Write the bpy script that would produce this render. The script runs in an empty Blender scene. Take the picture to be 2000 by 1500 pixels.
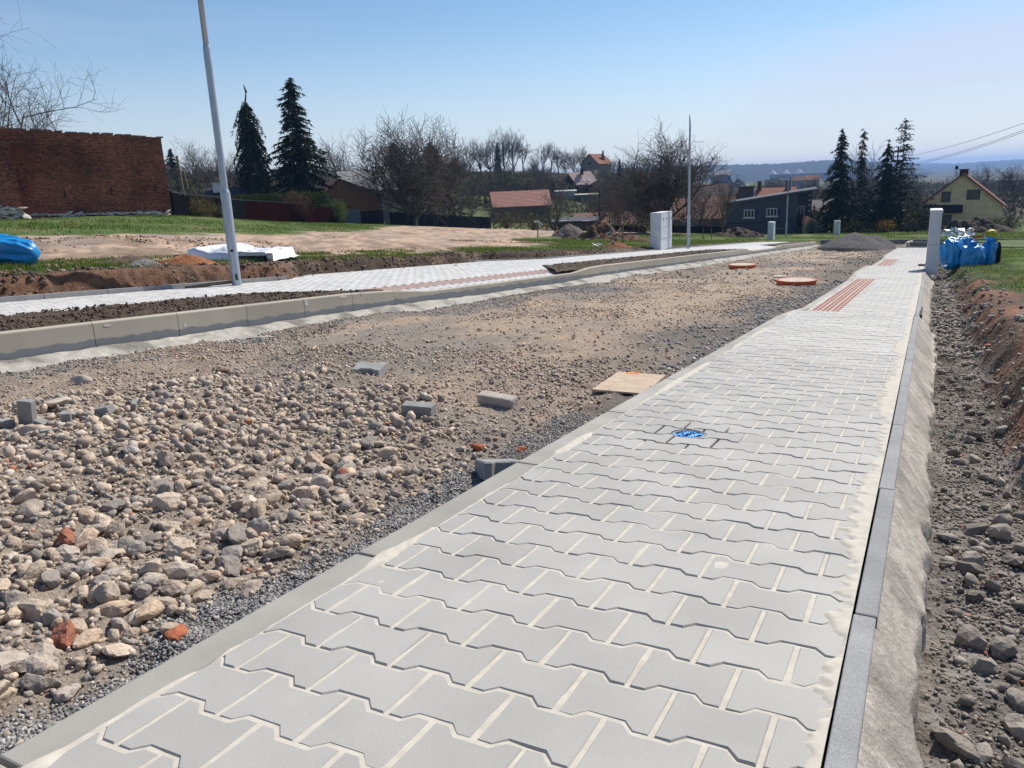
import bpy, bmesh, math, random
import numpy as np
from mathutils import Vector, Matrix, noise as mnoise

SC = bpy.context.scene
COL = SC.collection
random.seed(11)
RG = np.random.default_rng(11)

# ------------------------------------------------------------------ camera
F_PX = 1530.0
CAM_H = 0.92
SLOPE = -0.0681825            # the street falls away from the camera
R = np.array([[0.8851070372, 0.0806701329, -0.4583425164],
              [0.4636079719, -0.2388815975, 0.8532310536],
              [-0.0406593300, -0.9676920543, -0.2488350997]])
cam_d = bpy.data.cameras.new('camera')
cam_d.sensor_width = 36.0
cam_d.lens = F_PX / 2000 * 36
cam_d.clip_start = 0.05
cam_d.clip_end = 30000
cam = bpy.data.objects.new('camera', cam_d)
COL.objects.link(cam)
cam.matrix_world = Matrix([[R[0, 0], -R[0, 1], -R[0, 2], 0],
                           [R[1, 0], -R[1, 1], -R[1, 2], 0],
                           [R[2, 0], -R[2, 1], -R[2, 2], CAM_H],
                           [0, 0, 0, 1]])
SC.camera = cam

# ------------------------------------------------------------------ light
SUN_EL, SUN_AZ = math.radians(47), math.radians(15)
world = bpy.data.worlds.new('World')
SC.world = world
world.use_nodes = True
wn = world.node_tree
wn.nodes.clear()
w_out = wn.nodes.new('ShaderNodeOutputWorld')
w_bg = wn.nodes.new('ShaderNodeBackground')
sky = wn.nodes.new('ShaderNodeTexSky')
sky.sky_type = 'NISHITA'
sky.sun_disc = False
sky.sun_elevation = SUN_EL
sky.sun_rotation = SUN_AZ
sky.altitude = 300
sky.air_density = 1.0
sky.dust_density = 0.25
sky.ozone_density = 2.6
# thin high cloud: long veils low over the horizon
tc = wn.nodes.new('ShaderNodeTexCoord')
sep = wn.nodes.new('ShaderNodeSeparateXYZ')
wn.links.new(tc.outputs['Generated'], sep.inputs[0])
mp = wn.nodes.new('ShaderNodeMapping')
mp.inputs['Rotation'].default_value = (0.0, -0.18, 0.55)
mp.inputs['Scale'].default_value = (0.8, 1.1, 6.0)
wn.links.new(tc.outputs['Generated'], mp.inputs[0])
cn = wn.nodes.new('ShaderNodeTexNoise')
cn.inputs['Scale'].default_value = 1.6
cn.inputs['Detail'].default_value = 4
cn.inputs['Roughness'].default_value = 0.5
wn.links.new(mp.outputs[0], cn.inputs['Vector'])
def wmath(op, a, b, clamp=False):
    n = wn.nodes.new('ShaderNodeMath'); n.operation = op; n.use_clamp = clamp
    for i, v in enumerate((a, b)):
        if isinstance(v, (int, float)): n.inputs[i].default_value = v
        else: wn.links.new(v, n.inputs[i])
    return n.outputs[0]
# the veil lies over the eastern half of the sky, its edge rising to the right
edge = wmath('ADD', wmath('MULTIPLY', sep.outputs['X'], 0.26), wmath('ADD', wmath('MULTIPLY', cn.outputs['Fac'], 0.30), 0.03))
over = wmath('SUBTRACT', edge, sep.outputs['Z'])
cr = wn.nodes.new('ShaderNodeMapRange'); cr.interpolation_type = 'SMOOTHSTEP'
cr.inputs['From Min'].default_value = -0.02
cr.inputs['From Max'].default_value = 0.10
cr.inputs['To Max'].default_value = 0.62
wn.links.new(over, cr.inputs['Value'])
# second, streaky layer
mp2 = wn.nodes.new('ShaderNodeMapping'); mp2.inputs['Rotation'].default_value = (0.0, -0.35, 0.5); mp2.inputs['Scale'].default_value = (0.9, 1.0, 13.0)
wn.links.new(tc.outputs['Generated'], mp2.inputs[0])
cn2 = wn.nodes.new('ShaderNodeTexNoise'); cn2.inputs['Scale'].default_value = 1.3; cn2.inputs['Detail'].default_value = 5
wn.links.new(mp2.outputs[0], cn2.inputs['Vector'])
c2 = wn.nodes.new('ShaderNodeMapRange'); c2.inputs['From Min'].default_value = 0.50; c2.inputs['From Max'].default_value = 0.75; c2.inputs['To Max'].default_value = 0.30
wn.links.new(cn2.outputs['Fac'], c2.inputs['Value'])
el = wn.nodes.new('ShaderNodeMapRange')      # haze thickens towards the horizon all round
el.inputs['From Min'].default_value = 0.0
el.inputs['From Max'].default_value = 0.20
el.inputs['To Min'].default_value = 0.60
el.inputs['To Max'].default_value = 0.0
el.interpolation_type = 'SMOOTHSTEP'
wn.links.new(sep.outputs['Z'], el.inputs['Value'])
veil = wmath('MAXIMUM', wmath('ADD', cr.outputs[0], c2.outputs[0], True), el.outputs[0])
hs = wn.nodes.new('ShaderNodeHueSaturation'); hs.inputs['Saturation'].default_value = 1.12; hs.inputs['Value'].default_value = 1.0
wn.links.new(sky.outputs[0], hs.inputs['Color'])
mx = wn.nodes.new('ShaderNodeMix'); mx.data_type = 'RGBA'
wn.links.new(veil, mx.inputs[0])
wn.links.new(hs.outputs[0], mx.inputs[6])
mx.inputs[7].default_value = (5.7, 6.0, 7.5, 1)
wn.links.new(mx.outputs[2], w_bg.inputs[0])
w_bg.inputs[1].default_value = 0.10
wn.links.new(w_bg.outputs[0], w_out.inputs[0])

sun_d = bpy.data.lights.new('sun', 'SUN')
sun_d.energy = 5.0
sun_d.angle = math.radians(0.5)
sun_d.color = (1.0, 0.94, 0.84)
sun = bpy.data.objects.new('sun', sun_d)
COL.objects.link(sun)
to_sun = Vector((math.sin(SUN_AZ) * math.cos(SUN_EL), math.cos(SUN_AZ) * math.cos(SUN_EL), math.sin(SUN_EL)))
sun.rotation_euler = to_sun.to_track_quat('Z', 'Y').to_euler()
sun.location = (0, 0, 60)

SC.view_settings.view_transform = 'Standard'
SC.view_settings.look = 'None'
SC.view_settings.exposure = 0.22
SC.view_settings.gamma = 1.0
SC.view_settings.use_curve_mapping = False
SC.render.engine = 'CYCLES'
SC.cycles.volume_bounces = 0
SC.cycles.max_bounces = 6

# ------------------------------------------------------------------ helpers
def W(px, py, depth):
    """world point seen at a photo pixel, at a depth along the view axis"""
    return R @ np.array([(px - 1000) / F_PX, (py - 750) / F_PX, 1.0]) * depth + np.array([0, 0, CAM_H])

def tag(o, label=None, cat=None, group=None, kind=None):
    if label: o['label'] = label
    if cat: o['category'] = cat
    if group: o['group'] = group
    if kind: o['kind'] = kind
    return o

def empty(name, loc=(0, 0, 0), rz=0.0, label=None, cat=None, group=None, kind=None):
    o = bpy.data.objects.new(name, None)
    COL.objects.link(o)
    o.location = loc
    o.rotation_euler = (0, 0, rz)
    o.empty_display_size = 0.2
    return tag(o, label, cat, group, kind)

def link(name, me, mats, parent=None, smooth=False):
    if mats is not None:
        for m in (mats if isinstance(mats, (list, tuple)) else [mats]):
            me.materials.append(m)
    if smooth:
        me.polygons.foreach_set('use_smooth', np.ones(len(me.polygons), bool))
    o = bpy.data.objects.new(name, me)
    COL.objects.link(o)
    if parent is not None:
        o.parent = parent
    return o

def npmesh(name, V, Fc, mats=None, parent=None, smooth=False, col=None, attrs=None, mi=None):
    """V (n,3); Fc (m,k) int with k = 3 or 4"""
    V = np.asarray(V, np.float32); Fc = np.asarray(Fc, np.int32)
    me = bpy.data.meshes.new(name)
    me.vertices.add(len(V)); me.vertices.foreach_set('co', V.ravel())
    k = Fc.shape[1]
    me.loops.add(Fc.size); me.loops.foreach_set('vertex_index', Fc.ravel())
    me.polygons.add(len(Fc)); me.polygons.foreach_set('loop_start', np.arange(0, Fc.size, k, dtype=np.int32))
    if mi is not None: me.polygons.foreach_set('material_index', np.asarray(mi, np.int32))
    if col is not None:
        a = me.color_attributes.new('Col', 'FLOAT_COLOR', 'POINT')
        c4 = np.ones((len(V), 4), np.float32); c4[:, :3] = col
        a.data.foreach_set('color', c4.ravel())
    me.update(calc_edges=True)
    me.validate()
    return link(name, me, mats, parent, smooth)

def pymesh(name, V, Fc, mats=None, parent=None, smooth=False, mi=None):
    me = bpy.data.meshes.new(name)
    me.from_pydata([tuple(map(float, v)) for v in V], [], [tuple(map(int, f)) for f in Fc])
    if mi is not None: me.polygons.foreach_set('material_index', mi)
    me.update()
    return link(name, me, mats, parent, smooth)

class MB:
    """collects boxes, tubes and prisms into one mesh"""
    def __init__(s): s.v = []; s.f = []; s.m = []
    def add(s, V, Fc, mi=0):
        b = len(s.v)
        s.v += [tuple(map(float, v)) for v in V]
        s.f += [tuple(int(i) + b for i in f) for f in Fc]
        s.m += [mi] * len(Fc)
        return s
    def box(s, c, size, rz=0.0, mi=0, rx=0.0, ry=0.0):
        x, y, z = [a / 2 for a in size]
        P = [Vector(p) for p in ((-x, -y, -z), (x, -y, -z), (x, y, -z), (-x, y, -z), (-x, -y, z), (x, -y, z), (x, y, z), (-x, y, z))]
        M3 = Matrix.Rotation(rz, 3, 'Z') @ Matrix.Rotation(ry, 3, 'Y') @ Matrix.Rotation(rx, 3, 'X')
        V = [M3 @ p + Vector(c) for p in P]
        return s.add(V, [(0, 3, 2, 1), (4, 5, 6, 7), (0, 1, 5, 4), (1, 2, 6, 5), (2, 3, 7, 6), (3, 0, 4, 7)], mi)
    def tube(s, p0, p1, r0, r1, n=8, mi=0, caps=True):
        p0, p1 = Vector(p0), Vector(p1)
        d = (p1 - p0).normalized()
        a = d.orthogonal().normalized(); b = d.cross(a)
        V = []
        for p, r in ((p0, r0), (p1, r1)):
            for i in range(n):
                t = 2 * math.pi * i / n
                V.append(p + a * math.cos(t) * r + b * math.sin(t) * r)
        Fc = [(i, (i + 1) % n, n + (i + 1) % n, n + i) for i in range(n)]
        if caps: Fc += [tuple(range(n - 1, -1, -1)), tuple(range(n, 2 * n))]
        return s.add(V, Fc, mi)
    def lathe(s, prof, n=24, c=(0, 0, 0), mi=0, cap=True):
        V = []
        for r, z in prof:
            for i in range(n):
                t = 2 * math.pi * i / n
                V.append((c[0] + r * math.cos(t), c[1] + r * math.sin(t), c[2] + z))
        Fc = []
        for j in range(len(prof) - 1):
            for i in range(n):
                Fc.append((j * n + i, j * n + (i + 1) % n, (j + 1) * n + (i + 1) % n, (j + 1) * n + i))
        if cap:
            Fc.append(tuple(range(n - 1, -1, -1)))
            Fc.append(tuple((len(prof) - 1) * n + i for i in range(n)))
        return s.add(V, Fc, mi)
    def build(s, name, mats=None, parent=None, smooth=False, bevel=0):
        me = bpy.data.meshes.new(name)
        me.from_pydata(s.v, [], s.f)
        me.polygons.foreach_set('material_index', s.m)
        if bevel:
            bm = bmesh.new(); bm.from_mesh(me)
            eds = [e for e in bm.edges if len(e.link_faces) == 2 and e.calc_face_angle(0) > 0.6]
            bmesh.ops.bevel(bm, geom=eds, offset=bevel, segments=2, affect='EDGES', profile=0.6)
            bm.to_mesh(me); bm.free()
        me.update()
        return link(name, me, mats, parent, smooth)

# numpy noise -------------------------------------------------------
def _h(ix, iy, seed):
    n = (ix * 374761393 + iy * 668265263 + seed * 974634777) & 0xFFFFFFFF
    n = ((n ^ (n >> 13)) * 1274126177) & 0xFFFFFFFF
    n = n ^ (n >> 16)
    return (n & 0xFFFFFF) / float(0xFFFFFF)

def vn(x, y, seed=0):
    x = np.asarray(x, float); y = np.asarray(y, float)
    ix = np.floor(x).astype(np.int64); iy = np.floor(y).astype(np.int64)
    fx = x - ix; fy = y - iy
    fx = fx * fx * (3 - 2 * fx); fy = fy * fy * (3 - 2 * fy)
    a = _h(ix, iy, seed); b = _h(ix + 1, iy, seed); c = _h(ix, iy + 1, seed); d = _h(ix + 1, iy + 1, seed)
    return (a + (b - a) * fx) * (1 - fy) + (c + (d - c) * fx) * fy

def fbm(x, y, oct=4, seed=0, gain=0.5):
    s = 0; a = 1; t = 0
    for i in range(oct):
        s = s + a * vn(x * 2 ** i + 17.3 * i, y * 2 ** i - 9.1 * i, seed + i); t += a; a *= gain
    return s / t          # 0..1

def sstep(a, b, x):
    t = np.clip((np.asarray(x, float) - a) / (b - a), 0, 1)
    return t * t * (3 - 2 * t)

# ------------------------------------------------------------------ materials
def srgb(r, g, b):
    f = lambda c: (c / 255 / 12.92) if c / 255 <= 0.04045 else ((c / 255 + 0.055) / 1.055) ** 2.4
    return (f(r), f(g), f(b))

def mat(name, c1, c2=None, scale=4.0, rough=0.85, bump=0.0, bscale=40.0, spec=0.25, attr=False, rnd=0.0,
        metal=0.0, detail=5.0, coord='pos', stretch=(1, 1, 1), c3=None, lo=0.35, hi=0.65, speck=None, trans=0.0, bdist=0.01, sheen=0.0):
    m = bpy.data.materials.new(name); m.use_nodes = True
    nt = m.node_tree; N = nt.nodes; L = nt.links
    b = N['Principled BSDF']
    b.inputs['Roughness'].default_value = rough
    b.inputs['Specular IOR Level'].default_value = spec
    b.inputs['Metallic'].default_value = metal
    if coord == 'pos':
        g = N.new('ShaderNodeNewGeometry'); vec = g.outputs['Position']
    else:
        g = N.new('ShaderNodeTexCoord'); vec = g.outputs['Object']
    mp_ = N.new('ShaderNodeMapping'); mp_.inputs['Scale'].default_value = stretch
    L.new(vec, mp_.inputs[0]); vec = mp_.outputs[0]
    if c2 is None: c2 = tuple(x * 0.8 for x in c1)
    nz = N.new('ShaderNodeTexNoise'); nz.inputs['Scale'].default_value = scale; nz.inputs['Detail'].default_value = detail
    L.new(vec, nz.inputs['Vector'])
    rp = N.new('ShaderNodeValToRGB')
    rp.color_ramp.elements[0].position = lo; rp.color_ramp.elements[0].color = (*c1, 1)
    rp.color_ramp.elements[1].position = hi; rp.color_ramp.elements[1].color = (*c2, 1)
    if c3 is not None:
        e = rp.color_ramp.elements.new((lo + hi) / 2); e.color = (*c3, 1)
    L.new(nz.outputs['Fac'], rp.inputs[0])
    c = rp.outputs[0]
    def mulc(c, node_out, fac=1.0):
        x = N.new('ShaderNodeMix'); x.data_type = 'RGBA'; x.blend_type = 'MULTIPLY'; x.inputs[0].default_value = fac
        L.new(c, x.inputs[6]); L.new(node_out, x.inputs[7]); return x.outputs[2]
    if attr:
        at = N.new('ShaderNodeAttribute'); at.attribute_name = 'Col'
        c = mulc(c, at.outputs['Color'])
    if rnd:
        oi = N.new('ShaderNodeObjectInfo')
        mr = N.new('ShaderNodeMapRange'); mr.inputs['To Min'].default_value = 1 - rnd; mr.inputs['To Max'].default_value = 1 + rnd
        L.new(oi.outputs['Random'], mr.inputs['Value'])
        cc = N.new('ShaderNodeCombineColor')
        for i in range(3): L.new(mr.outputs[0], cc.inputs[i])
        c = mulc(c, cc.outputs[0])
    if speck:
        sc_, amt, dark = speck
        s2 = N.new('ShaderNodeTexNoise'); s2.inputs['Scale'].default_value = sc_; s2.inputs['Detail'].default_value = 2
        L.new(vec, s2.inputs['Vector'])
        r2 = N.new('ShaderNodeValToRGB')
        r2.color_ramp.elements[0].position = 0.5 - amt; r2.color_ramp.elements[0].color = (dark, dark, dark, 1)
        r2.color_ramp.elements[1].position = 0.5 + amt; r2.color_ramp.elements[1].color = (1, 1, 1, 1)
        L.new(s2.outputs['Fac'], r2.inputs[0])
        c = mulc(c, r2.outputs[0])
    L.new(c, b.inputs['Base Color'])
    if bump:
        bn = N.new('ShaderNodeTexNoise'); bn.inputs['Scale'].default_value = bscale; bn.inputs['Detail'].default_value = 6
        bn.inputs['Roughness'].default_value = 0.6
        L.new(vec, bn.inputs['Vector'])
        bp = N.new('ShaderNodeBump'); bp.inputs['Strength'].default_value = bump; bp.inputs['Distance'].default_value = bdist
        L.new(bn.outputs['Fac'], bp.inputs['Height']); L.new(bp.outputs[0], b.inputs['Normal'])
    if trans:
        b.inputs['Transmission Weight'].default_value = trans
    return m

m_paver = mat('paver_concrete', (0.40, 0.388, 0.36), (0.345, 0.334, 0.31), scale=3.0, rough=0.62, bump=0.25, bscale=260, rnd=0.055, attr=False, speck=(330, 0.16, 0.90), bdist=0.002, spec=0.35)
m_paver_j = mat('paver_concrete_run', (0.43, 0.418, 0.39), (0.38, 0.368, 0.345), scale=2.2, rough=0.6, attr=True, spec=0.35, bump=0.1, bscale=200, bdist=0.002)
m_paver_l = mat('paver_concrete_glare', (0.58, 0.56, 0.53), (0.50, 0.485, 0.46), scale=2.0, rough=0.55, attr=True, spec=0.45)  # glare on the far footpath, painted in as paler concrete
m_sand = mat('joint_sand', (0.56, 0.52, 0.45), (0.48, 0.44, 0.38), scale=30, rough=0.95, bump=0.5, bscale=500, bdist=0.002)
m_kerb = mat('kerb_concrete', (0.37, 0.355, 0.315), (0.29, 0.275, 0.245), scale=3.2, rough=0.75, bump=0.12, bscale=220, rnd=0.07, bdist=0.002, spec=0.35, speck=(300, 0.12, 0.9))
m_edging = mat('edging_concrete', (0.33, 0.33, 0.33), (0.27, 0.27, 0.272), scale=5, rough=0.8, bump=0.35, bscale=260, rnd=0.08, bdist=0.002, speck=(260, 0.10, 0.75))
m_skirt = mat('rough_mortar', (0.50, 0.485, 0.45), (0.36, 0.345, 0.315), scale=11, rough=0.95, bump=1.0, bscale=26, attr=True, bdist=0.012, speck=(120, .18, .78))
m_road = mat('rubble_fines', (0.42, 0.365, 0.31), (0.31, 0.27, 0.23), scale=14, rough=0.95, bump=1.0, bscale=90, attr=True, bdist=0.015, speck=(90, 0.15, 0.72))
m_rock = mat('rubble_stone', (1.12, 1.08, 1.02), (0.84, 0.80, 0.76), scale=28, rough=0.95, bump=1.0, bscale=55, attr=True, bdist=0.008, speck=(150, 0.15, 0.78))
m_chip = mat('gravel_chip', (1.1, 1.1, 1.1), (0.75, 0.75, 0.75), scale=60, rough=0.7, attr=True, spec=0.4)
m_soil = mat('dark_soil', (0.085, 0.060, 0.044), (0.15, 0.112, 0.085), scale=16, rough=0.97, bump=1.0, bscale=40, bdist=0.03, attr=False, speck=(60, 0.2, 0.65))
m_bank = mat('clay_bank', (1, 1, 1), (0.62, 0.58, 0.55), scale=9, rough=0.96, bump=1.0, bscale=28, bdist=0.04, attr=True, speck=(45, 0.18, 0.7))
m_ground = mat('field_ground', (1.05, 1.05, 1.05), (0.62, 0.60, 0.58), scale=3.2, rough=0.96, bump=1.0, bscale=9, bdist=0.08, attr=True, stretch=(1, 0.35, 1))
m_grass = mat('grass_blade', (1, 1, 1), (0.75, 0.8, 0.6), scale=2.5, rough=0.8, attr=True, spec=0.15)
def thin(m, f=.45):
    nt = m.node_tree; N = nt.nodes; L = nt.links; b = N['Principled BSDF']; o = [n for n in N if n.type == 'OUTPUT_MATERIAL'][0]
    t = N.new('ShaderNodeBsdfTranslucent'); x = N.new('ShaderNodeMixShader'); x.inputs[0].default_value = f
    L.new(b.inputs['Base Color'].links[0].from_socket, t.inputs['Color']); L.new(b.outputs[0], x.inputs[1]); L.new(t.outputs[0], x.inputs[2]); L.new(x.outputs[0], o.inputs['Surface'])
thin(m_grass, .5)
m_red = mat('tactile_red', (0.34, 0.15, 0.125), (0.27, 0.115, 0.10), scale=12, rough=0.8, rnd=0.08)
m_pole = mat('galvanised', (0.42, 0.47, 0.53), (0.33, 0.38, 0.44), scale=7, rough=0.42, metal=0.45, spec=0.5, stretch=(3, 3, 0.6))
m_dark = mat('dark_metal', (0.03, 0.03, 0.035), rough=0.6)
m_white = mat('cabinet_plastic', (0.62, 0.65, 0.68), (0.55, 0.58, 0.61), scale=3, rough=0.55, spec=0.4)
m_blue = mat('blue_sack', (0.016, 0.29, 0.66), (0.010, 0.21, 0.52), scale=7, rough=0.30, spec=0.5, bump=0.7, bscale=13, bdist=0.03, coord='obj', stretch=(1, 1, 0.45))
m_lid = mat('blue_lid', (0.12, 0.42, 0.85), (0.08, 0.32, 0.72), scale=25, rough=0.6)
m_lid_d = mat('blue_lid_dark', (0.01, 0.03, 0.16), rough=0.7)
m_orange = mat('orange_plastic', (0.62, 0.12, 0.03), (0.5, 0.09, 0.025), scale=8, rough=0.5, spec=0.4)
m_cover = mat('pale_cover', (0.55, 0.48, 0.40), (0.42, 0.34, 0.27), scale=6, rough=0.85)
m_wood = mat('weathered_wood', (0.26, 0.19, 0.13), (0.17, 0.125, 0.09), scale=8, rough=0.9, stretch=(4, 4, 0.6), bump=0.3)
m_ply = mat('plywood', (0.56, 0.44, 0.33), (0.47, 0.36, 0.27), scale=5, rough=0.85, bump=0.2, bscale=60, stretch=(1, 6, 1), speck=(22, 0.02, 0.8), spec=0.2, bdist=0.003)
m_orange_stain = mat('orange_spray', (0.75, 0.25, 0.05), rough=0.8)
m_bark = mat('bark', (0.075, 0.062, 0.052), (0.13, 0.11, 0.092), scale=6, rough=0.95)
m_bark2 = mat('pale_bark', (0.13, 0.11, 0.09), (0.20, 0.175, 0.15), scale=6, rough=0.95)
m_needle = mat('needles', (0.012, 0.022, 0.012), (0.03, 0.045, 0.02), scale=1.4, rough=0.8, spec=0.15)
m_needle2 = mat('thin_needles', (0.02, 0.032, 0.02), (0.04, 0.055, 0.03), scale=1.4, rough=0.8, spec=0.15)
m_bush = mat('bush_leaf', (1, 1, 1), (0.7, 0.7, 0.6), scale=3, rough=0.8, attr=True, spec=0.2)
thin(m_bush, .4)
m_fence = mat('dark_boards', (0.010, 0.0105, 0.013), (0.007, 0.0075, 0.009), scale=5, rough=0.85, spec=0.0, stretch=(3, 3, 0.5))
m_fence_r = mat('oxblood_boards', (0.022, 0.006, 0.005), (0.014, 0.005, 0.0045), scale=4, rough=0.85, spec=0.0)
m_black = mat('black_boards', (0.016, 0.017, 0.024), (0.010, 0.011, 0.016), scale=4, rough=0.8)
m_glass = mat('window_glass', (0.02, 0.022, 0.026), rough=0.12, spec=0.6)
m_rubber = mat('black_rubber', (0.02, 0.021, 0.024), rough=0.7)
m_block = mat('concrete_block', (0.30, 0.30, 0.285), (0.24, 0.24, 0.23), scale=14, rough=0.9, bump=0.5, bscale=120, bdist=0.003)
m_brickbit = mat('broken_brick', (0.34, 0.10, 0.05), (0.24, 0.075, 0.045), scale=20, rough=0.9, bump=0.6, bscale=90)
m_sheet = mat('white_polythene', (0.78, 0.79, 0.82), (0.70, 0.71, 0.75), scale=3, rough=0.35, spec=0.5, bump=0.5, bscale=9, bdist=0.03)
m_tapew = mat('tape_white', (0.75, 0.73, 0.70), rough=0.5)
m_taper = mat('tape_red', (0.62, 0.05, 0.03), rough=0.5)

def roofmat(name, c1, c2, lines=9.0, axis=1):
    m = mat(name, c1, c2, scale=3, rough=0.85, coord='obj')
    nt = m.node_tree; N = nt.nodes; L = nt.links; b = N['Principled BSDF']
    t = N.new('ShaderNodeTexCoord'); w = N.new('ShaderNodeTexWave')
    w.bands_direction = 'Z'; w.inputs['Scale'].default_value = lines / 6.28 * 1.0; w.inputs['Distortion'].default_value = 0.6
    L.new(t.outputs['Object'], w.inputs['Vector'])
    bp = N.new('ShaderNodeBump'); bp.inputs['Strength'].default_value = 0.6; bp.inputs['Distance'].default_value = 0.05
    L.new(w.outputs['Fac'], bp.inputs['Height']); L.new(bp.outputs[0], b.inputs['Normal'])
    return m

def brickmat():
    m = bpy.data.materials.new('old_brickwork'); m.use_nodes = True
    nt = m.node_tree; N = nt.nodes; L = nt.links; b = N['Principled BSDF']
    t = N.new('ShaderNodeTexCoord'); s = N.new('ShaderNodeSeparateXYZ'); c = N.new('ShaderNodeCombineXYZ')
    L.new(t.outputs['Object'], s.inputs[0]); L.new(s.outputs['X'], c.inputs['X']); L.new(s.outputs['Z'], c.inputs['Y'])
    br = N.new('ShaderNodeTexBrick')
    br.inputs['Scale'].default_value = 1.0; br.inputs['Brick Width'].default_value = 0.31; br.inputs['Row Height'].default_value = 0.088
    br.inputs['Mortar Size'].default_value = 0.012; br.inputs['Mortar Smooth'].default_value = 0.3; br.inputs['Bias'].default_value = 0.0
    br.inputs['Color1'].default_value = (0.46, 0.19, 0.13, 1); br.inputs['Color2'].default_value = (0.25, 0.115, 0.088, 1)
    br.inputs['Mortar'].default_value = (0.13, 0.10, 0.085, 1)
    L.new(c.outputs[0], br.inputs['Vector'])
    nz = N.new('ShaderNodeTexNoise'); nz.inputs['Scale'].default_value = 0.45; nz.inputs['Detail'].default_value = 6
    L.new(t.outputs['Object'], nz.inputs['Vector'])
    r = N.new('ShaderNodeValToRGB'); r.color_ramp.elements[0].position = 0.35; r.color_ramp.elements[0].color = (0.55, 0.54, 0.54, 1)
    r.color_ramp.elements[1].position = 0.6; r.color_ramp.elements[1].color = (1.1, 1.0, 0.95, 1)
    L.new(nz.outputs['Fac'], r.inputs[0])
    x = N.new('ShaderNodeMix'); x.data_type = 'RGBA'; x.blend_type = 'MULTIPLY'; x.inputs[0].default_value = 1
    L.new(br.outputs['Color'], x.inputs[6]); L.new(r.outputs[0], x.inputs[7])
    n2 = N.new('ShaderNodeTexNoise'); n2.inputs['Scale'].default_value = 5; n2.inputs['Detail'].default_value = 4
    m2 = N.new('ShaderNodeMapping'); m2.inputs['Scale'].default_value = (1.2, 1, 4)
    L.new(t.outputs['Object'], m2.inputs[0]); L.new(m2.outputs[0], n2.inputs['Vector'])
    r2 = N.new('ShaderNodeValToRGB'); r2.color_ramp.elements[0].position = 0.38; r2.color_ramp.elements[0].color = (0.45, 0.42, 0.42, 1)
    r2.color_ramp.elements[1].position = 0.62; r2.color_ramp.elements[1].color = (1.25, 1.15, 1.05, 1)
    L.new(n2.outputs['Fac'], r2.inputs[0])
    x2 = N.new('ShaderNodeMix'); x2.data_type = 'RGBA'; x2.blend_type = 'MULTIPLY'; x2.inputs[0].default_value = 0.9
    L.new(x.outputs[2], x2.inputs[6]); L.new(r2.outputs[0], x2.inputs[7])
    L.new(x2.outputs[2], b.inputs['Base Color']); b.inputs['Roughness'].default_value = 0.95
    b.inputs['Specular IOR Level'].default_value = 0.1
    bp = N.new('ShaderNodeBump'); bp.inputs['Strength'].default_value = 0.9; bp.inputs['Distance'].default_value = 0.03; bp.invert = True
    L.new(br.outputs['Fac'], bp.inputs['Height']); L.new(bp.outputs[0], b.inputs['Normal'])
    return m
m_brick = brickmat()

# ------------------------------------------------------------------ levels
DIP_Y = [-6, 9.5, 10.2, 17.2, 18.4, 22.0, 22.7, 30.0, 31.0, 80]
DIP_Z = [0, 0, -0.09, -0.09, 0, 0, -0.09, -0.09, 0, 0]
def dip(y): return np.interp(y, DIP_Y, DIP_Z)
def pl(y): return SLOPE * np.asarray(y, float)          # the street plane
LK_Y = [-8, 9.75, 10.7, 17.2, 18.5, 37, 38.2, 44.5, 46, 70]
LK_Z = [.06, .06, -.045, -.045, .06, .06, -.045, -.045, .06, .06]
def lk_top(y): return np.interp(y, LK_Y, LK_Z)

# terrain beyond the street: control points read off the view, then smoothed
_ctl = []
def ctl(px, py, d): _ctl.append(tuple(W(px, py, d)))
for a in [(165, 425, 44), (0, 430, 42), (330, 421, 46), (345, 430, 54), (500, 433, 68), (660, 436, 90), (700, 437, 100), (850, 443, 108), (950, 447, 115),
          (0, 465, 20), (200, 463, 20), (600, 460, 30), (760, 456, 45), (1040, 462, 60), (1240, 466, 62), (1100, 452, 100), (1250, 455, 100),
          (1500, 459, 90), (1590, 458, 95), (1420, 458, 90), (1640, 457, 85), (1720, 459, 75), (1880, 448, 100), (1960, 450, 98),
          (1290, 456, 75), (960, 420, 150), (1100, 420, 165), (900, 405, 170), (960, 386, 185), (1040, 384, 190), (1090, 382, 192), (1150, 395, 185),
          (940, 350, 240), (1060, 350, 250), (1150, 342, 275), (1240, 385, 260), (1040, 336, 300), (940, 334, 300), (780, 345, 280),
          (600, 370, 230), (450, 380, 200), (380, 385, 180), (700, 338, 400), (1050, 334, 420), (1200, 350, 400), (300, 370, 400), (0, 380, 300), (-400, 400, 200),
          (1330, 425, 160), (1400, 412, 180), (1450, 390, 300), (1550, 382, 330), (1700, 380, 300), (1880, 378, 300), (2050, 375, 300),
          (1400, 372, 600), (1600, 366, 600), (1900, 360, 600), (2200, 350, 600), (1400, 357, 1500), (1700, 350, 1500), (2000, 340, 1500),
          (1000, 352, 1500), (500, 372, 1500), (0, 392, 1500), (1500, 340, 6000), (500, 380, 6000), (2300, 315, 6000)]:
    ctl(*a)
for y, o in [(-12, .42), (-4, .42), (3, .40), (9, .38), (15, .30), (22, .28), (30, .18), (40, .12), (52, .05), (64, 0.0), (75, 0.0)]:
    _ctl.append((-12.6, y, SLOPE * y + o))
for y, o in [(-12, .40), (-5, .42), (3, .42), (9, .40), (14, .36), (20, .36)]:
    _ctl.append((-15.5, y, SLOPE * y + o))
for y in (-12, -4, 3, 8, 14, 20, 28, 38, 50, 64, 75):
    _ctl.append((1.5, y, SLOPE * y + (0.12 if y < 10 else .05))); _ctl.append((6, y, SLOPE * y + 0.10)); _ctl.append((20, y, SLOPE * y + 0.3))
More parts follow.
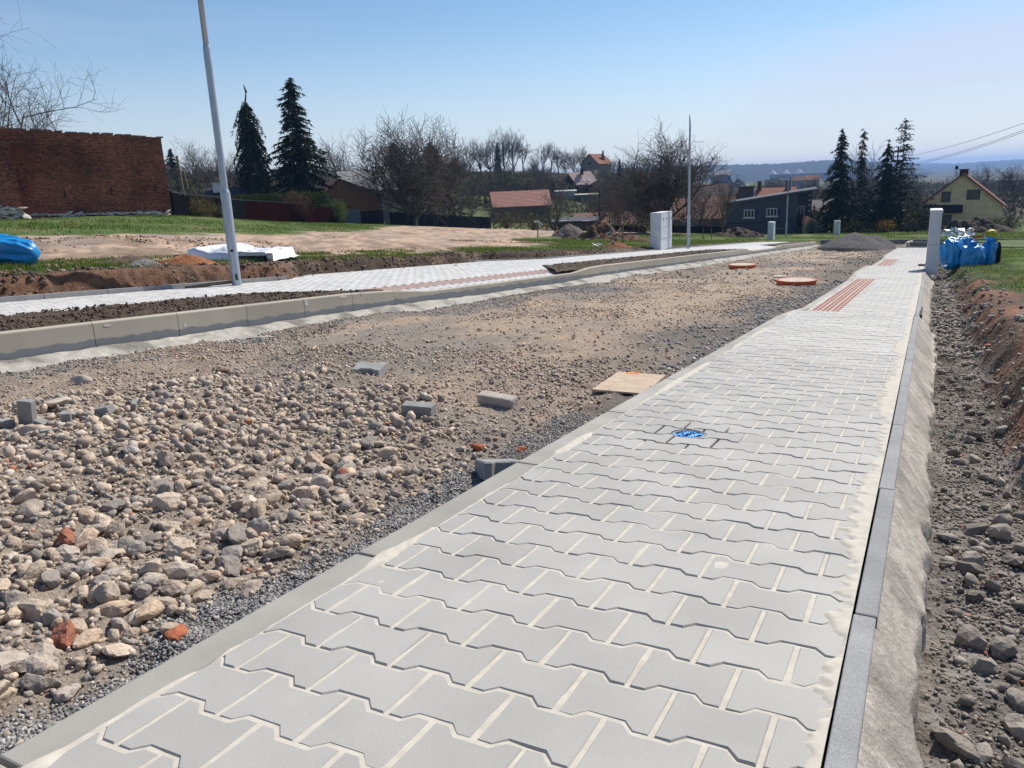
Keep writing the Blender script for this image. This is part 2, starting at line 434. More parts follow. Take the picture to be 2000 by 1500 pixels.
for x, y, z in [(-60, -40, 3), (30, -40, 3), (-20, -60, 4), (60, 20, -.5), (90, 90, -5), (200, 200, -10), (-300, -300, 10), (300, -300, 5), (-5000, -5000, 10), (5000, -5000, 0), (5000, 5000, -20)]:
    _ctl.append((x, y, z))
_ctl = np.array(_ctl)
_k = lambda r: np.sqrt(r * r + 4.0)
_n = len(_ctl)
_A = np.zeros((_n + 3, _n + 3))
_r = np.hypot(_ctl[:, None, 0] - _ctl[None, :, 0], _ctl[:, None, 1] - _ctl[None, :, 1])
_A[:_n, :_n] = -_k(_r) + np.eye(_n) * 0.3
_P = np.c_[np.ones(_n), _ctl[:, :2] / 1000.0]
_A[:_n, _n:] = _P; _A[_n:, :_n] = _P.T
_w = np.linalg.solve(_A, np.r_[_ctl[:, 2], 0, 0, 0])
def Fz(x, y):
    x = np.asarray(x, float); y = np.asarray(y, float)
    sh = np.broadcast(x, y).shape
    xf = np.broadcast_to(x, sh).ravel(); yf = np.broadcast_to(y, sh).ravel()
    out = np.empty(xf.size)
    for i in range(0, xf.size, 20000):
        a = xf[i:i + 20000]; b = yf[i:i + 20000]
        r = np.hypot(a[:, None] - _ctl[None, :, 0], b[:, None] - _ctl[None, :, 1])
        out[i:i + 20000] = -_k(r) @ _w[:_n] + _w[_n] + _w[_n + 1] * a / 1000 + _w[_n + 2] * b / 1000
    return out.reshape(sh)

PAVE_L_Y = [-8, 11.6, 13.2, 21.6, 24, 64]
PAVE_L_X = [-11.2, -11.2, -12.1, -12.3, -11.3, -11.3]
def pave_left_edge(y): return np.interp(y, PAVE_L_Y, PAVE_L_X)

END_Y = 63.0
def corridor(x, y):
    """1 inside the dug street, 0 outside"""
    return sstep(-13.3, -12.9, x) * (1 - sstep(1.25, 1.6, x)) * (1 - sstep(END_Y, END_Y + 0.8, y))

def gz(x, y):
    """ground level for anything standing outside the dug street"""
    return float(Fz(np.array([x]), np.array([y]))[0])

def G(px, depth, dz=0.0):
    p = W(px, 356.6 - 0.042 * (px - 1000), depth)
    return Vector((p[0], p[1], gz(p[0], p[1]) + dz))

def face_cam(p): return -math.atan2(p[0], p[1])

# ================================================================== GROUND
def ramp_cols(x, y, base):
    return base

def ground_sheet():
    rad = [0.0, 1.2]
    while rad[-1] < 7600:
        r = rad[-1]
        rad.append(r + max(0.28, r * 0.030) if r < 60 else r * 1.045)
    rad = np.array(rad[1:])
    # camera looks towards -28 deg from +Y (towards -X); finer angles there
    fine = np.radians(np.linspace(-72, 22, 520)); coarse = np.radians(np.linspace(22, 288, 90)[1:-1])
    ang = np.r_[fine, coarse]
    A, Rr = np.meshgrid(ang, rad)
    X = np.sin(A) * Rr; Y = np.cos(A) * Rr
    Z = Fz(X, Y)
    d = np.hypot(X, Y)
    lump = (fbm(X * 1.3, Y * 1.3, 4, 5) - .5) * 0.10 + (fbm(X * .25, Y * .25, 3, 9) - .5) * 0.25 * sstep(14, 40, d)
    # wheel ruts along the haul road
    Z = Z + lump * (1 - sstep(80, 300, d) * .5)
    far = sstep(500, 1500, d)
    Z = Z + (fbm(X / 300, Y / 300, 3, 31) - .5) * 10 * far
    Z = Z - 1.1 * corridor(X, Y)
    na, nr = len(ang), len(rad)
    i = np.arange(nr - 1)[:, None] * na; j = np.arange(na)[None, :]
    jn = (j + 1) % na
    Fq = np.stack([i + j, i + na + j, i + na + jn, i + jn], -1).reshape(-1, 4)
    V = np.stack([X, Y, Z], -1).reshape(-1, 3)
    # cap the middle
    V = np.vstack([V, [0, 0, float(Z[0].mean())]])
    # surface kinds
    grass = np.array([0.085, 0.135, 0.030]); dry = np.array([0.20, 0.17, 0.08]); dirt = np.array([0.52, 0.375, 0.275]); dirt2 = np.array([0.36, 0.26, 0.19]); grit = np.array([.30, .27, .25])
    far_c = np.array([0.055, 0.060, 0.035]); brown = np.array([0.085, 0.070, 0.048])
    fx = np.interp(Y, [-60, -10, 12, 23, 32, 45, 54, 75, 100, 120], [-21, -21, -21, -22, -26.5, -34, -41, -52, -60, -62])
    nx = np.interp(Y, [-60, 0, 8, 11, 15, 25, 32, 36, 40, 60, 80, 100], [-15.6, -15.6, -15.2, -14.4, -13.9, -14.2, -15.2, -17, -22, -27, -24, -21])
    wob = (fbm(X * .5, Y * .5, 4, 3) - .5) * 3.2
    wob2 = (fbm(X * .9, Y * .9, 4, 13) - .5) * 1.3
    m = sstep(-.35, .35, X - (fx + wob)) * (1 - sstep(-.3, .3, X - (nx + wob2))) * (1 - sstep(98, 108, Y))
    n1 = fbm(X * 1.1, Y * .22, 4, 77)[..., None]; n2 = fbm(X * .6, Y * .6, 4, 78)[..., None]
    n1b = fbm(X * 1.4 + Y * 1.9, (Y - X) * .35, 5, 79)[..., None]; n1 = n1 * .45 + n1b * .6
    dcol = dirt * sstep(.40, .58, n1) + dirt2 * .85 * (1 - sstep(.40, .58, n1))
    dcol = dcol * (1 - .6 * sstep(.58, .72, n2)) + grit * .6 * sstep(.58, .72, n2)
    gcol = grass * (1 - .75 * sstep(.55, .7, n2)) + dry * .75 * sstep(.55, .7, n2)
    C = gcol * (1 - m[..., None]) + dcol * m[..., None]
    f = sstep(120, 200, d)[..., None]
    n3 = fbm(X / 35, Y / 35, 3, 55)[..., None]
    fc = far_c * (1 - sstep(.45, .6, n3)) + brown * sstep(.45, .6, n3)
    C = C * (1 - f) + fc * f
    # meadows on the hillside
    for (px, py, dp, w) in [(1000, 387, 185, 16), (905, 395, 178, 12), (1140, 333, 290, 14), (1560, 352, 900, 120), (1450, 352, 800, 70)]:
        p = W(px, py, dp); g = np.exp(-((X - p[0]) ** 2 + (Y - p[1]) ** 2) / (w * w))[..., None]
        C = C * (1 - g) + np.array([.10, .17, .035]) * g
    Cv = np.vstack([C.reshape(-1, 3), [[.1, .1, .05]]])
    o = npmesh('ground', V, Fq, m_ground, smooth=True, col=Cv)
    tag(o, 'grassy ground with a pale trodden dirt track running alongside the street', 'ground', kind='structure')
    return X, Y, m
ground_sheet()

def ygrid(y0, y1, d0, k):
    ys = [y0]
    while ys[-1] < y1:
        ys.append(ys[-1] + max(d0, k * abs(ys[-1])))
    ys[-1] = y1
    return np.array(ys)

def gridmesh(name, xs, ys, zf, cf, m, parent=None, smooth=True, xf=None):
    Y, X = np.meshgrid(ys, xs, indexing='ij')
    if xf is not None: X = xf(X, Y)
    Z = zf(X, Y)
    nx_, ny_ = len(xs), len(ys)
    i = np.arange(ny_ - 1)[:, None] * nx_; j = np.arange(nx_ - 1)[None, :]
    Fq = np.stack([i + j, i + j + 1, i + nx_ + j + 1, i + nx_ + j], -1).reshape(-1, 4)
    return npmesh(name, np.stack([X, Y, Z], -1).reshape(-1, 3), Fq, m, parent, smooth, col=None if cf is None else cf(X, Y).reshape(-1, 3))

# ------------------------------------------------------------------ road bed
def road_off(X, Y):
    """surface of the rubble in the road, relative to the street plane"""
    base = -0.20 - 0.06 * sstep(-3, -7, X)
    base = base + 0.10 * (1 - sstep(0.0, 0.30, -1.42 - X)) * (1 - sstep(7, 10, Y))      # fine gravel banked against the near kerb
    base = base - 0.04 * sstep(9, 11, Y)
    hum = (fbm(X * .55, Y * .45, 4, 21) - .5) * 0.16 + (np.abs(fbm(X * 2.2, Y * .30, 3, 24) - .5) - .1) * .10 * sstep(3.5, 6, Y)
    fine = (fbm(X * 4, Y * 4, 4, 22) - .5) * 0.085 + (fbm(X * 17, Y * 17, 3, 23) - .5) * 0.022
    edge = sstep(0.0, 0.6, X + 7.3) * sstep(0.0, 0.4, -1.43 - X)
    return base + hum * edge + fine * (0.35 + 0.65 * edge)

def road_z(x, y):
    return pl(y) + road_off(np.asarray(x, float), np.asarray(y, float))

def coarse_mask(x, y):
    """where the coarse pale rubble lies"""
    c = sstep(0.1, 0.9, -1.72 - 0.10 * y - x + .5) * (1 - sstep(2.9, 4.6, y + 0.25 * (x + 3) + (fbm(x, y, 3, 41) - .5) * 2.5)) * sstep(-5.8, -4.6, x)
    return c
def dark_mask(x, y):
    """dark crushed gravel: beside the near kerb and in loose patches"""
    a = (1 - sstep(0.30, 0.50, -1.42 - x + (fbm(x * 2, y * 2, 3, 42) - .5) * .25))
    a2 = (1 - sstep(.5, 1.5, -1.42 - x + (fbm(x, y * .8, 3, 43) - .5) * 1.6)) * sstep(5, 8, y)
    b = sstep(.56, .63, fbm(x * .45, y * .38, 4, 44)) * sstep(4, 7, y) * .8
    c = (1 - sstep(.5, 1.1, x + 7.4 - (fbm(x, y, 3, 45) - .5) * .9)) * .55
    return np.clip(np.maximum.reduce([a, a2, b, c]), 0, 1)

def road_col(X, Y):
    tan = np.array([1.16, 1.02, .89]); grey = np.array([.78, .77, .77]); dk = np.array([.42, .42, .44]); pale = np.array([1.12, 1.02, .93])
    n = fbm(X * .8, Y * .6, 4, 51)[..., None]
    c = tan * (1 - sstep(.45, .62, n)) + pale * .9 * sstep(.45, .62, n)
    n2 = fbm(X * .5 + 7, Y * .35, 4, 52)[..., None]
    c = c * (1 - sstep(.52, .66, n2)) + grey * sstep(.52, .66, n2)
    k = coarse_mask(X, Y)[..., None] * .7; c = c * (1 - k) + np.array([1.12, 1.04, .95]) * k
    d = dark_mask(X, Y)[..., None]
    c = c * (1 - d * .85) + dk * d * .85
    return c

xs = np.r_[np.linspace(-7.36, -5.2, 64), np.linspace(-5.15, -1.40, 190)]
gridmesh('road_bed', xs, ygrid(-1.5, 6, .022, .0), road_z, road_col, m_road)
rb = bpy.data.objects['road_bed']
tag(rb, 'unpaved road bed of rubble and fines between the two kerbs', 'road', kind='structure')
xs2 = np.linspace(-7.36, -1.40, 130)
def far_road_z(X, Y):
    return road_z(X, Y)
gridmesh('road_bed_far', xs2, ygrid(6, END_Y + 1, .05, .012), far_road_z, road_col, m_road, parent=rb)

# ------------------------------------------------------------------ paving stones
PL_, PP, PA = 0.193, 0.1443, 0.0125        # length across, row pitch, half amplitude of the zigzag
PX0, PY0, PSK = -1.06, 1.030, 0.04
def zig(u):
    """u in paver lengths from a low flat's centre -> -1..1"""
    u = np.abs((u + .5) % 1.0 - .5)          # 0 at low flat centre, .5 at high flat centre
    return np.clip((u - 0.19) / (0.31 - 0.19), 0, 1) * 2 - 1
def zline(j, x):
    return PY0 + j * PP + PSK * (x + 1.25) + PA * zig((x - PX0 - (j % 2) * PL_ / 2) / PL_)
KX = [0.0, 0.19, 0.31, 0.69, 0.81, 1.0]
def paver_poly(j, k, x0, x1, gap=0.0044):
    """outline of paver k in row j, clipped to x0..x1"""
    a = PX0 + (j % 2) * PL_ / 2 + k * PL_
    b = a + PL_
    lo = max(a + gap * 1.2, x0); hi = min(b - gap * 1.2, x1)
    if hi - lo < 0.02: return None
    xs_ = sorted({lo, hi} | {a + t * PL_ for t in KX if lo < a + t * PL_ < hi})
    bot = [(x, zline(j, x) + gap) for x in xs_]
    top = [(x, zline(j + 1, x) - gap) for x in reversed(xs_)]
    return bot + top
def inset(poly, d):
    n = len(poly); out = []
    for i in range(n):
        p0, p1, p2 = np.array(poly[i - 1]), np.array(poly[i]), np.array(poly[(i + 1) % n])
        e1 = p1 - p0; e2 = p2 - p1
        e1 /= np.linalg.norm(e1) + 1e-9; e2 /= np.linalg.norm(e2) + 1e-9
        n1 = np.array([-e1[1], e1[0]]); n2 = np.array([-e2[1], e2[0]])
        nn = n1 + n2; L_ = np.dot(nn, n1)
        out.append(tuple(p1 + nn / max(L_, .35) * d))
    return out
def paver_geom(poly, cx, cy, depth=0.05, ch=0.0028):
    n = len(poly)
    ins = inset(poly, ch)
    V = [(p[0] - cx, p[1] - cy, 0.0) for p in ins] + [(p[0] - cx, p[1] - cy, -ch * 1.15) for p in poly]
    Fc = [tuple(range(n))] + [(n + i, n + (i + 1) % n, (i + 1) % n, i) for i in range(n)]
    if depth:
        V += [(p[0] - cx, p[1] - cy, -depth) for p in poly]
        Fc += [(2 * n + i, 2 * n + (i + 1) % n, n + (i + 1) % n, n + i) for i in range(n)]
    return V, Fc

LID = (-0.915, 3.40); LID_R = 0.080
X_IN, X_OUT = -1.318, -0.0985
pave_z = lambda y: pl(y) + dip(y)
tilt = math.atan(SLOPE)

# sand bed (the parent of the near pavement)
def sand_off(X, Y):
    o = -0.0030 + (fbm(X * 9, Y * 9, 3, 61) - .5) * 0.0066
    # brushed sand left lying along the edging
    wv = fbm(X * 0 + 3.3, Y * 1.6, 3, 62)
    fing = (fbm(X * 2, Y * 42, 2, 63) - .5) * .085
    wdt = 0.022 + 0.045 * sstep(.45, .7, wv) + fing + .025 * sstep(2.5, 5, Y)
    lift = 0.0075 * sstep(-0.006, 0.012, wdt - (X_OUT + .004 - X))
    o = o + lift
    # thin spills onto the joint at the kerb
    wk = sstep(.50, .68, fbm(X * 0 + 8.8, Y * 2.3, 3, 64)) * .022 + (fbm(X * 4, Y * 26, 2, 65) - .5) * .012
    o = o + 0.0085 * sstep(-0.004, 0.006, wk - np.abs(X - (X_IN - .004)))
    # joints round the relaid stones at the lid are empty
    dd = np.hypot(X - LID[0], (Y - LID[1]))
    o = o - 0.02 * (1 - sstep(.20, .26, dd))
    return o
xs = np.r_[np.linspace(-1.352, -1.29, 16), np.linspace(-1.28, -0.27, 80), np.linspace(-0.262, X_OUT + .003, 44)]
pav = gridmesh('pavement', xs, ygrid(0.2, 8, .0105, 0.0), lambda X, Y: pave_z(Y) + sand_off(X, Y), None, m_sand)
tag(pav, 'footpath of grey interlocking paving stones on brushed sand', 'pavement', kind='structure')
xs = np.linspace(-1.345, X_OUT + .004, 36)
gridmesh('sand_bed', xs, ygrid(8, 43.4, .03, .004), lambda X, Y: pave_z(Y) + np.maximum(sand_off(X, Y), -.004 - .0 * X) - .001, None, m_sand, parent=pav)

cands = []
TACT = [(-1.275, -0.935, 9.9, 17.4), (-1.275, -0.935, 24.0, 29.6)]
for j in range(-6, int((43.3 - PY0) / PP)):
    for k in range(-3, 8):
        cxm = PX0 + (j % 2) * PL_ / 2 + (k + .5) * PL_
        cym = PY0 + (j + .5) * PP
        if cxm < X_IN - PL_ / 2 or cxm > X_OUT + PL_ / 2: continue
        if cym < 0.15: continue
        if any(t[0] - .02 < cxm < t[1] + .02 and t[2] < cym < t[3] for t in TACT): continue
        cands.append((cym, j, k, cxm))
cands.sort()
cache = {}
def hole(poly):
    """cut the round opening for the lid out of a paver outline"""
    P0 = [np.array(p) for p in poly]
    out = []; n = len(P0)
    ins_ = [np.hypot(*(p - np.array(LID))) < LID_R for p in P0]
    return ins_
run = MB(); nrun_col = []
near_n = 0
for cym, j, k, cxm in cands:
    poly = paver_poly(j, k, X_IN, X_OUT)
    if poly is None: continue
    near = near_n < 300 and cym < 8
    dd = min(np.hypot(LID[0] - x, LID[1] - y) for x in np.linspace(poly[0][0], max(p[0] for p in poly), 9) for y in np.linspace(min(p[1] for p in poly), max(p[1] for p in poly), 7))
    if dd < LID_R + .002:
        # the four stones round the lid are cut to a curve: rebuild them from a fine raster of the outline
        bm = bmesh.new()
        V, Fc = paver_geom(poly, 0, 0)
        vs = [bm.verts.new(v) for v in V]
        for f_ in Fc: bm.faces.new([vs[i] for i in f_])
        me = bpy.data.meshes.new('paver'); 
        bm.faces.new([vs[i] for i in range(len(poly) * 3 - 1, len(poly) * 2 - 1, -1)])
        bmesh.ops.recalc_face_normals(bm, faces=bm.faces)
        bm.to_mesh(me); bm.free()
        o = link('paver', me, m_paver, pav)
        cb = MB().tube((LID[0], LID[1], -.2), (LID[0], LID[1], .2), LID_R, LID_R, 40)
        cme = bpy.data.meshes.new('cut'); cme.from_pydata(cb.v, [], cb.f)
        co = bpy.data.objects.new('cut', cme); COL.objects.link(co)
        md = o.modifiers.new('b', 'BOOLEAN'); md.operation = 'DIFFERENCE'; md.object = co; md.solver = 'EXACT'
        dg = bpy.context.evaluated_depsgraph_get()
        nm = bpy.data.meshes.new_from_object(o.evaluated_get(dg))
        o.modifiers.clear(); o.data = nm
        bpy.data.objects.remove(co)
        zc = float(pave_z(LID[1]))
        me2 = o.data
        for v in me2.vertices: v.co.z += float(pave_z(v.co.y))
        near_n += 1
        continue
    if near:
        full = (poly[0][0] > X_IN + 1e-6) and (max(p[0] for p in poly) < X_OUT - 1e-6)
        key = (full, j % 2, None if full else k)
        rel_cx, rel_cy = cxm, PY0 + j * PP + PSK * (cxm + 1.25)
        if key not in cache:
            V, Fc = paver_geom(poly, rel_cx, rel_cy)
            me = bpy.data.meshes.new('paver'); me.from_pydata(V, [], Fc); me.update(); me.materials.append(m_paver)
            cache[key] = me
        o = bpy.data.objects.new('paver', cache[key]); COL.objects.link(o); o.parent = pav
        o.location = (rel_cx + random.uniform(-.0006, .0006), rel_cy + random.uniform(-.0008, .0008), float(pave_z(rel_cy)) + random.uniform(-.0012, .0010))
        o.rotation_euler = (tilt + random.uniform(-.004, .004), random.uniform(-.004, .004), random.uniform(-.004, .004))
        near_n += 1
    else:
        V, Fc = paver_geom(poly, 0, 0, depth=0.012)
        dz = random.uniform(-.001, .001)
        V = [(x, y, float(pave_z(y)) + z + dz) for x, y, z in V]
        run.add(V, Fc)
        nrun_col += [random.uniform(.93, 1.06)] * len(V)
def add_col(o, vals):
    a = o.data.color_attributes.new('Col', 'FLOAT_COLOR', 'POINT')
    v = np.repeat(np.asarray(vals, np.float32)[:, None], 4, 1); v[:, 3] = 1
    a.data.foreach_set('color', v.ravel())
o = run.build('paver_run', m_paver_j, pav)
add_col(o, nrun_col); tag(o, kind='stuff')

# red tactile strips
def tact_mesh(w, l, nr):
    b = MB()
    b.box((0, 0, -.032), (w, l - .004, .046))
    for i in range(nr):
        b.box((-w / 2 + (i + .5) * w / nr, 0, -.0025), (w / nr * .58, l - .012, .013))
    me = bpy.data.meshes.new('tactile_slab'); me.from_pydata(b.v, [], b.f); me.materials.append(m_red); me.update()
    return me
tm = tact_mesh(.105, .2, 2)
for (x0, x1, y0, y1) in TACT:
    y = y0 + .1
    while y < y1 - .05:
        for i in range(3):
            o = bpy.data.objects.new('tactile_slab', tm); COL.objects.link(o); o.parent = pav
            o.location = (x0 + .055 + i * .114, y, float(pave_z(y)) + .001)
            o.rotation_euler = (math.atan2(float(pave_z(y + .1) - pave_z(y - .1)), .2), 0, 0)
        y += .202

# near kerb: one stone after another on a concrete haunch
def kerb_mesh(L_, w, h, r, name, chip=False):
    """upright stone, length along Y, rounded edge on the -X side"""
    prof = [(-w / 2, -h)] + [(-w / 2 + r - r * math.cos(t), -r + r * math.sin(t)) for t in np.linspace(0, math.pi / 2, 5)] + [(w / 2 - .003, 0), (w / 2, -.003), (w / 2, -h)]
    n = len(prof); V = []; Fc = []
    ys = [-L_ / 2, -L_ / 2 + .003, L_ / 2 - .003, L_ / 2]
    for q, y in enumerate(ys):
        s = 0.002 if q in (0, 3) else 0
        V += [(x, y, z - (s if z > -h else 0)) for x, z in prof]
    for q in range(3):
        Fc += [(q * n + i, q * n + (i + 1) % n, (q + 1) * n + (i + 1) % n, (q + 1) * n + i) for i in range(n)]
    Fc += [tuple(range(n - 1, -1, -1)), tuple(3 * n + i for i in range(n))]
    me = bpy.data.meshes.new(name); me.from_pydata(V, [], Fc); me.update()
    bm = bmesh.new(); bm.from_mesh(me); bmesh.ops.recalc_face_normals(bm, faces=bm.faces); bm.to_mesh(me); bm.free()
    return me
kerb = gridmesh('kerb', np.linspace(-1.50, -1.37, 8), ygrid(.2, 43.4, .08, .01), lambda X, Y: pave_z(Y) - .13 - .06 * sstep(-1.40, -1.49, X) - .01 * fbm(X * 9, Y * 9, 3, 71), lambda X, Y: np.ones(X.shape + (3,)), m_skirt)
tag(kerb, 'flush concrete kerb along the rubble side of the footpath', 'kerb', kind='structure')
km = kerb_mesh(1.0, .098, .25, .014, 'kerb_stone'); km.materials.append(m_kerb)
y = 0.61 - 1.02 + .51
KY = []
while y < 43.3:
    o = bpy.data.objects.new('kerb_stone', km); COL.objects.link(o); o.parent = kerb
    z0, z1 = float(pave_z(y - .5)), float(pave_z(y + .5))
    o.location = (-1.3725 + random.uniform(-.002, .002), y, (z0 + z1) / 2 + .001)
    o.rotation_euler = (math.atan2(z1 - z0, 1.0), 0, random.uniform(-.002, .002))
    o.scale = (1, .994 * math.hypot(1, z1 - z0) if 0 else 1.01, 1)
    y += 1.02
# thin edging on the garden side
skx = np.linspace(-.045, .17, 52)
def skirt_z(X, Y):
    t = sstep(-.045, .15, X)
    n = fbm(X * 6, Y * 2.2, 4, 72)
    u = X + .045
    wE = .122 + .05 * (fbm(X * 0 + 3, Y * 1.3, 3, 75) - .5) + .07 * (fbm(X * 0 + 9, Y * 9, 4, 76) - .5) + .05 * sstep(4, 9, Y)
    drop = -.018 - .185 * np.clip(u / .14, 0, 1) - .02 * np.clip((u - .14) / .1, 0, 1) - .16 * sstep(0, .012, u - wE)
    drag = (fbm(X * 16 + Y * 3, Y * 9 + X * 6, 5, 74, .6) - .5) * .020
    toe = (fbm(X * 7, Y * 5, 4, 79) - .5) * .018
    return pave_z(Y) + drop + drag * sstep(-.03, .03, X) + toe + (n - .5) * .008 * sstep(-.02, .05, X) 
def skirt_x(X, Y):
    s = (X + .045) / .215
    return -.045 + s * (.27 + .03 * sstep(4, 9, Y))
def skirt_c(X, Y):
    n = fbm(X * 5 - Y * 3, Y * 3 + X * 6, 4, 77)[..., None]
    return np.array([1.08, 1.02, .98]) * (1 - sstep(.5, .62, n) * .22)
edg = gridmesh('edging', skx, ygrid(.4, 43.4, .018, .004), skirt_z, skirt_c, m_skirt, xf=skirt_x)
tag(edg, 'narrow grey concrete edging bedded in a sloping mortar haunch', 'edging', kind='structure')
em = kerb_mesh(1.0, .05, .22, .004, 'edging_stone'); em.materials.append(m_edging)
y = 1.87 - 1.05 * 1.5 + 1.05 * 1 - .0
k = 0
while y < 43.3:
    o = bpy.data.objects.new('edging_stone', em); COL.objects.link(o); o.parent = edg
    z0, z1 = float(pave_z(y - .5)), float(pave_z(y + .5))
    o.location = (-.0665 + random.uniform(-.0015, .0015) + .0015 * math.sin(y * .7), y, (z0 + z1) / 2 + .006)
    o.rotation_euler = (math.atan2(z1 - z0, 1.0), 0, random.uniform(-.004, .004))
    o.scale = (1, 1.045, 1)
    y += 1.05
# black rubber strips stuffed beside the edging
tag(MB().box((-.028, 10.4, float(pave_z(10.4)) + .0), (.022, 1.1, .10), rx=tilt).build('rubber_strip', m_rubber), 'long black rubber strip standing against the outside of the edging', 'rubber strip')
rb2 = MB(); rb2.box((-.13, 23.0, float(pl(23)) - .02), (.22, .16, .06)); rb2.box((-.01, 23.6, float(pl(23.6)) + .0), (.07, .9, .11), rx=tilt)
tag(rb2.build('rubber_offcut', m_rubber), 'black angled offcut lying over the edging by the tall white cabinet', 'rubber offcut')
# dark packer and concrete at the far end of the footpath
tag(MB().box((-.73, 43.55, float(pl(43.5)) - .06), (1.35, .22, .16)).build('timber_packer', m_dark), 'dark timber packer across the far end of the footpath', 'timber')

# manhole lid
lidz = float(pave_z(LID[1])) - .0025
lid = empty('manhole_cover', (LID[0], LID[1], lidz), 0.3, 'round bright blue valve cover set in the grey paving', 'cover')
lid.rotation_euler = (tilt, 0, .3)
MB().lathe([(0.0765, -.05), (0.0765, .0), (0.070, .002), (0.066, -.001)], 40, cap=False).build('rim', mat('lid_rim', (.28, .28, .30), rough=.6), lid)
MB().lathe([(0.066, -.03), (0.066, -.002)], 40).build('plate', m_lid, lid)
rb_ = MB()
for i in range(24):
    a = 2 * math.pi * i / 24
    if i % 12 > 1: rb_.box((math.cos(a) * .054, math.sin(a) * .054, -.0005), (.015, .0028, .004), rz=a)
tag(rb_.build('rib', m_lid_d, lid), kind='stuff')
dk = MB(); dk.lathe([(.013, -.001), (.013, .0015)], 16)
for a0, a1, r_ in ((.4, 1.2, .03), (2.4, 3.0, .032), (3.7, 4.5, .029)):
    for t in np.linspace(a0, a1, 9): dk.box((math.cos(t) * r_, math.sin(t) * r_, -.0005), (.005, .006, .004), rz=t)
dk.build('keyhole', m_lid_d, lid)
MB().lathe([(.15, -.051), (.15, -.05)], 20).build('chamber', m_dark, lid)

# ================================================================== FAR SIDE OF THE STREET
LKX = -7.44
def lkx(y): return LKX + 0.035 * sstep(4, 10, y) * 0 + .0 * y
lk = gridmesh('kerb', np.linspace(-7.42, -6.85, 26), ygrid(-2, 62, .05, .01),
              lambda X, Y: pl(Y) - .195 + .0 * X - .085 * sstep(-7.39, -7.05 + .0, X) - .03 * sstep(10, 12, Y) * (1 - sstep(17, 18, Y)) - .02 * sstep(-7.1, -6.9, X) + (fbm(X * 5 + Y * 2, Y * 4, 4, 81) - .5) * .045,
              lambda X, Y: np.array([.98, .96, .93]) * (1 - .5 * sstep(.5, .7, fbm(X * 3, Y * 3, 3, 83)))[..., None], m_skirt,
              xf=lambda X, Y: -7.42 + (X + 7.42) * (.35 + .55 * fbm(Y * .9, Y * 0, 3, 82) + .25 * sstep(9, 14, Y) + .16 * fbm(Y * 7, Y * 0, 3, 84)))
lk.name = 'kerb_across'
tag(lk, 'tall concrete kerb across the road, lowered at the driveway crossings', 'kerb', kind='structure')
ym = 4.82 - 6 + .5
def lk_stone(y0, y1):
    """one stone whose top follows the kerb line, foot fixed"""
    w, r = .10, .018
    V = []; prof_n = 0
    for y in (y0 + .004, y1 - .004):
        zt = float(pl(y) + lk_top(y)); zb = float(pl(y)) - .36
        prof = [(w / 2, zb - zt)] + [(w / 2 - r + r * math.cos(t), -r + r * math.sin(t)) for t in np.linspace(0, math.pi / 2, 4)] + [(-w / 2, 0), (-w / 2, zb - zt)]
        prof_n = len(prof)
        V += [(x, y, z + zt) for x, z in prof]
    n = prof_n
    Fc = [(i, (i + 1) % n, n + (i + 1) % n, n + i) for i in range(n)] + [tuple(range(n - 1, -1, -1)), tuple(n + i for i in range(n))]
    me = bpy.data.meshes.new('kerb_stone'); me.from_pydata([(x + LKX - w / 2 + .0, yy, z) for x, yy, z in V], [], Fc)
    bm = bmesh.new(); bm.from_mesh(me); bmesh.ops.recalc_face_normals(bm, faces=bm.faces); bm.to_mesh(me); bm.free()
    return me
m_lkerb = mat('pale_kerb', (0.42, 0.385, 0.315), (0.36, 0.33, 0.27), scale=1.3, rough=.8, rnd=.07, spec=.3, bump=.1, bscale=150, bdist=.002)
# foot of the kerb mixed to darker grey below a ragged line
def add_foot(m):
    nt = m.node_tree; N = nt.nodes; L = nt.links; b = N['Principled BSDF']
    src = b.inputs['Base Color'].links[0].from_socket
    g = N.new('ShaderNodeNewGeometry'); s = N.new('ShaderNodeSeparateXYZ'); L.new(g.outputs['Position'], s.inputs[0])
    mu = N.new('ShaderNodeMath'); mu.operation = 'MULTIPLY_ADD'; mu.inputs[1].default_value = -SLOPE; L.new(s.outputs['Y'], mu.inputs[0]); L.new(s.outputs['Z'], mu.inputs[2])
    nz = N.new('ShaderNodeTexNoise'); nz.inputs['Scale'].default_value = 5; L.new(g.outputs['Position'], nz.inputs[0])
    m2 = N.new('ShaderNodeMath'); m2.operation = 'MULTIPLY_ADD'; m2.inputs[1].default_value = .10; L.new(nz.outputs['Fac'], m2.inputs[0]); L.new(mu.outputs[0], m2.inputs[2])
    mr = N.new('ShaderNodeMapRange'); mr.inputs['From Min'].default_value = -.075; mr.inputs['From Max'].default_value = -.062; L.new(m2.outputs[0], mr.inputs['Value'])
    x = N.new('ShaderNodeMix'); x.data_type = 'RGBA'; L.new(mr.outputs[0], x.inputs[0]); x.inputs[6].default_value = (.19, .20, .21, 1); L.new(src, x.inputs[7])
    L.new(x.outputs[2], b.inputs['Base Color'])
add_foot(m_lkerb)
while ym < 62:
    me = lk_stone(ym - .5, ym + .52); me.materials.append(m_lkerb)
    o = bpy.data.objects.new('kerb_stone', me); COL.objects.link(o); o.parent = lk
    ym += 1.02

m_paver_n = mat('paver_concrete_near_glare', (0.56, 0.54, 0.51), (0.49, 0.475, 0.45), scale=2.0, rough=0.55, rnd=.05, spec=0.45)  # same glare put into the colour of the single far pavers
m_joint_bed = mat('joint_bed', (.44, .41, .37), (.52, .49, .45), scale=20, rough=.95)  # bed under the far pavers, showing in their joints
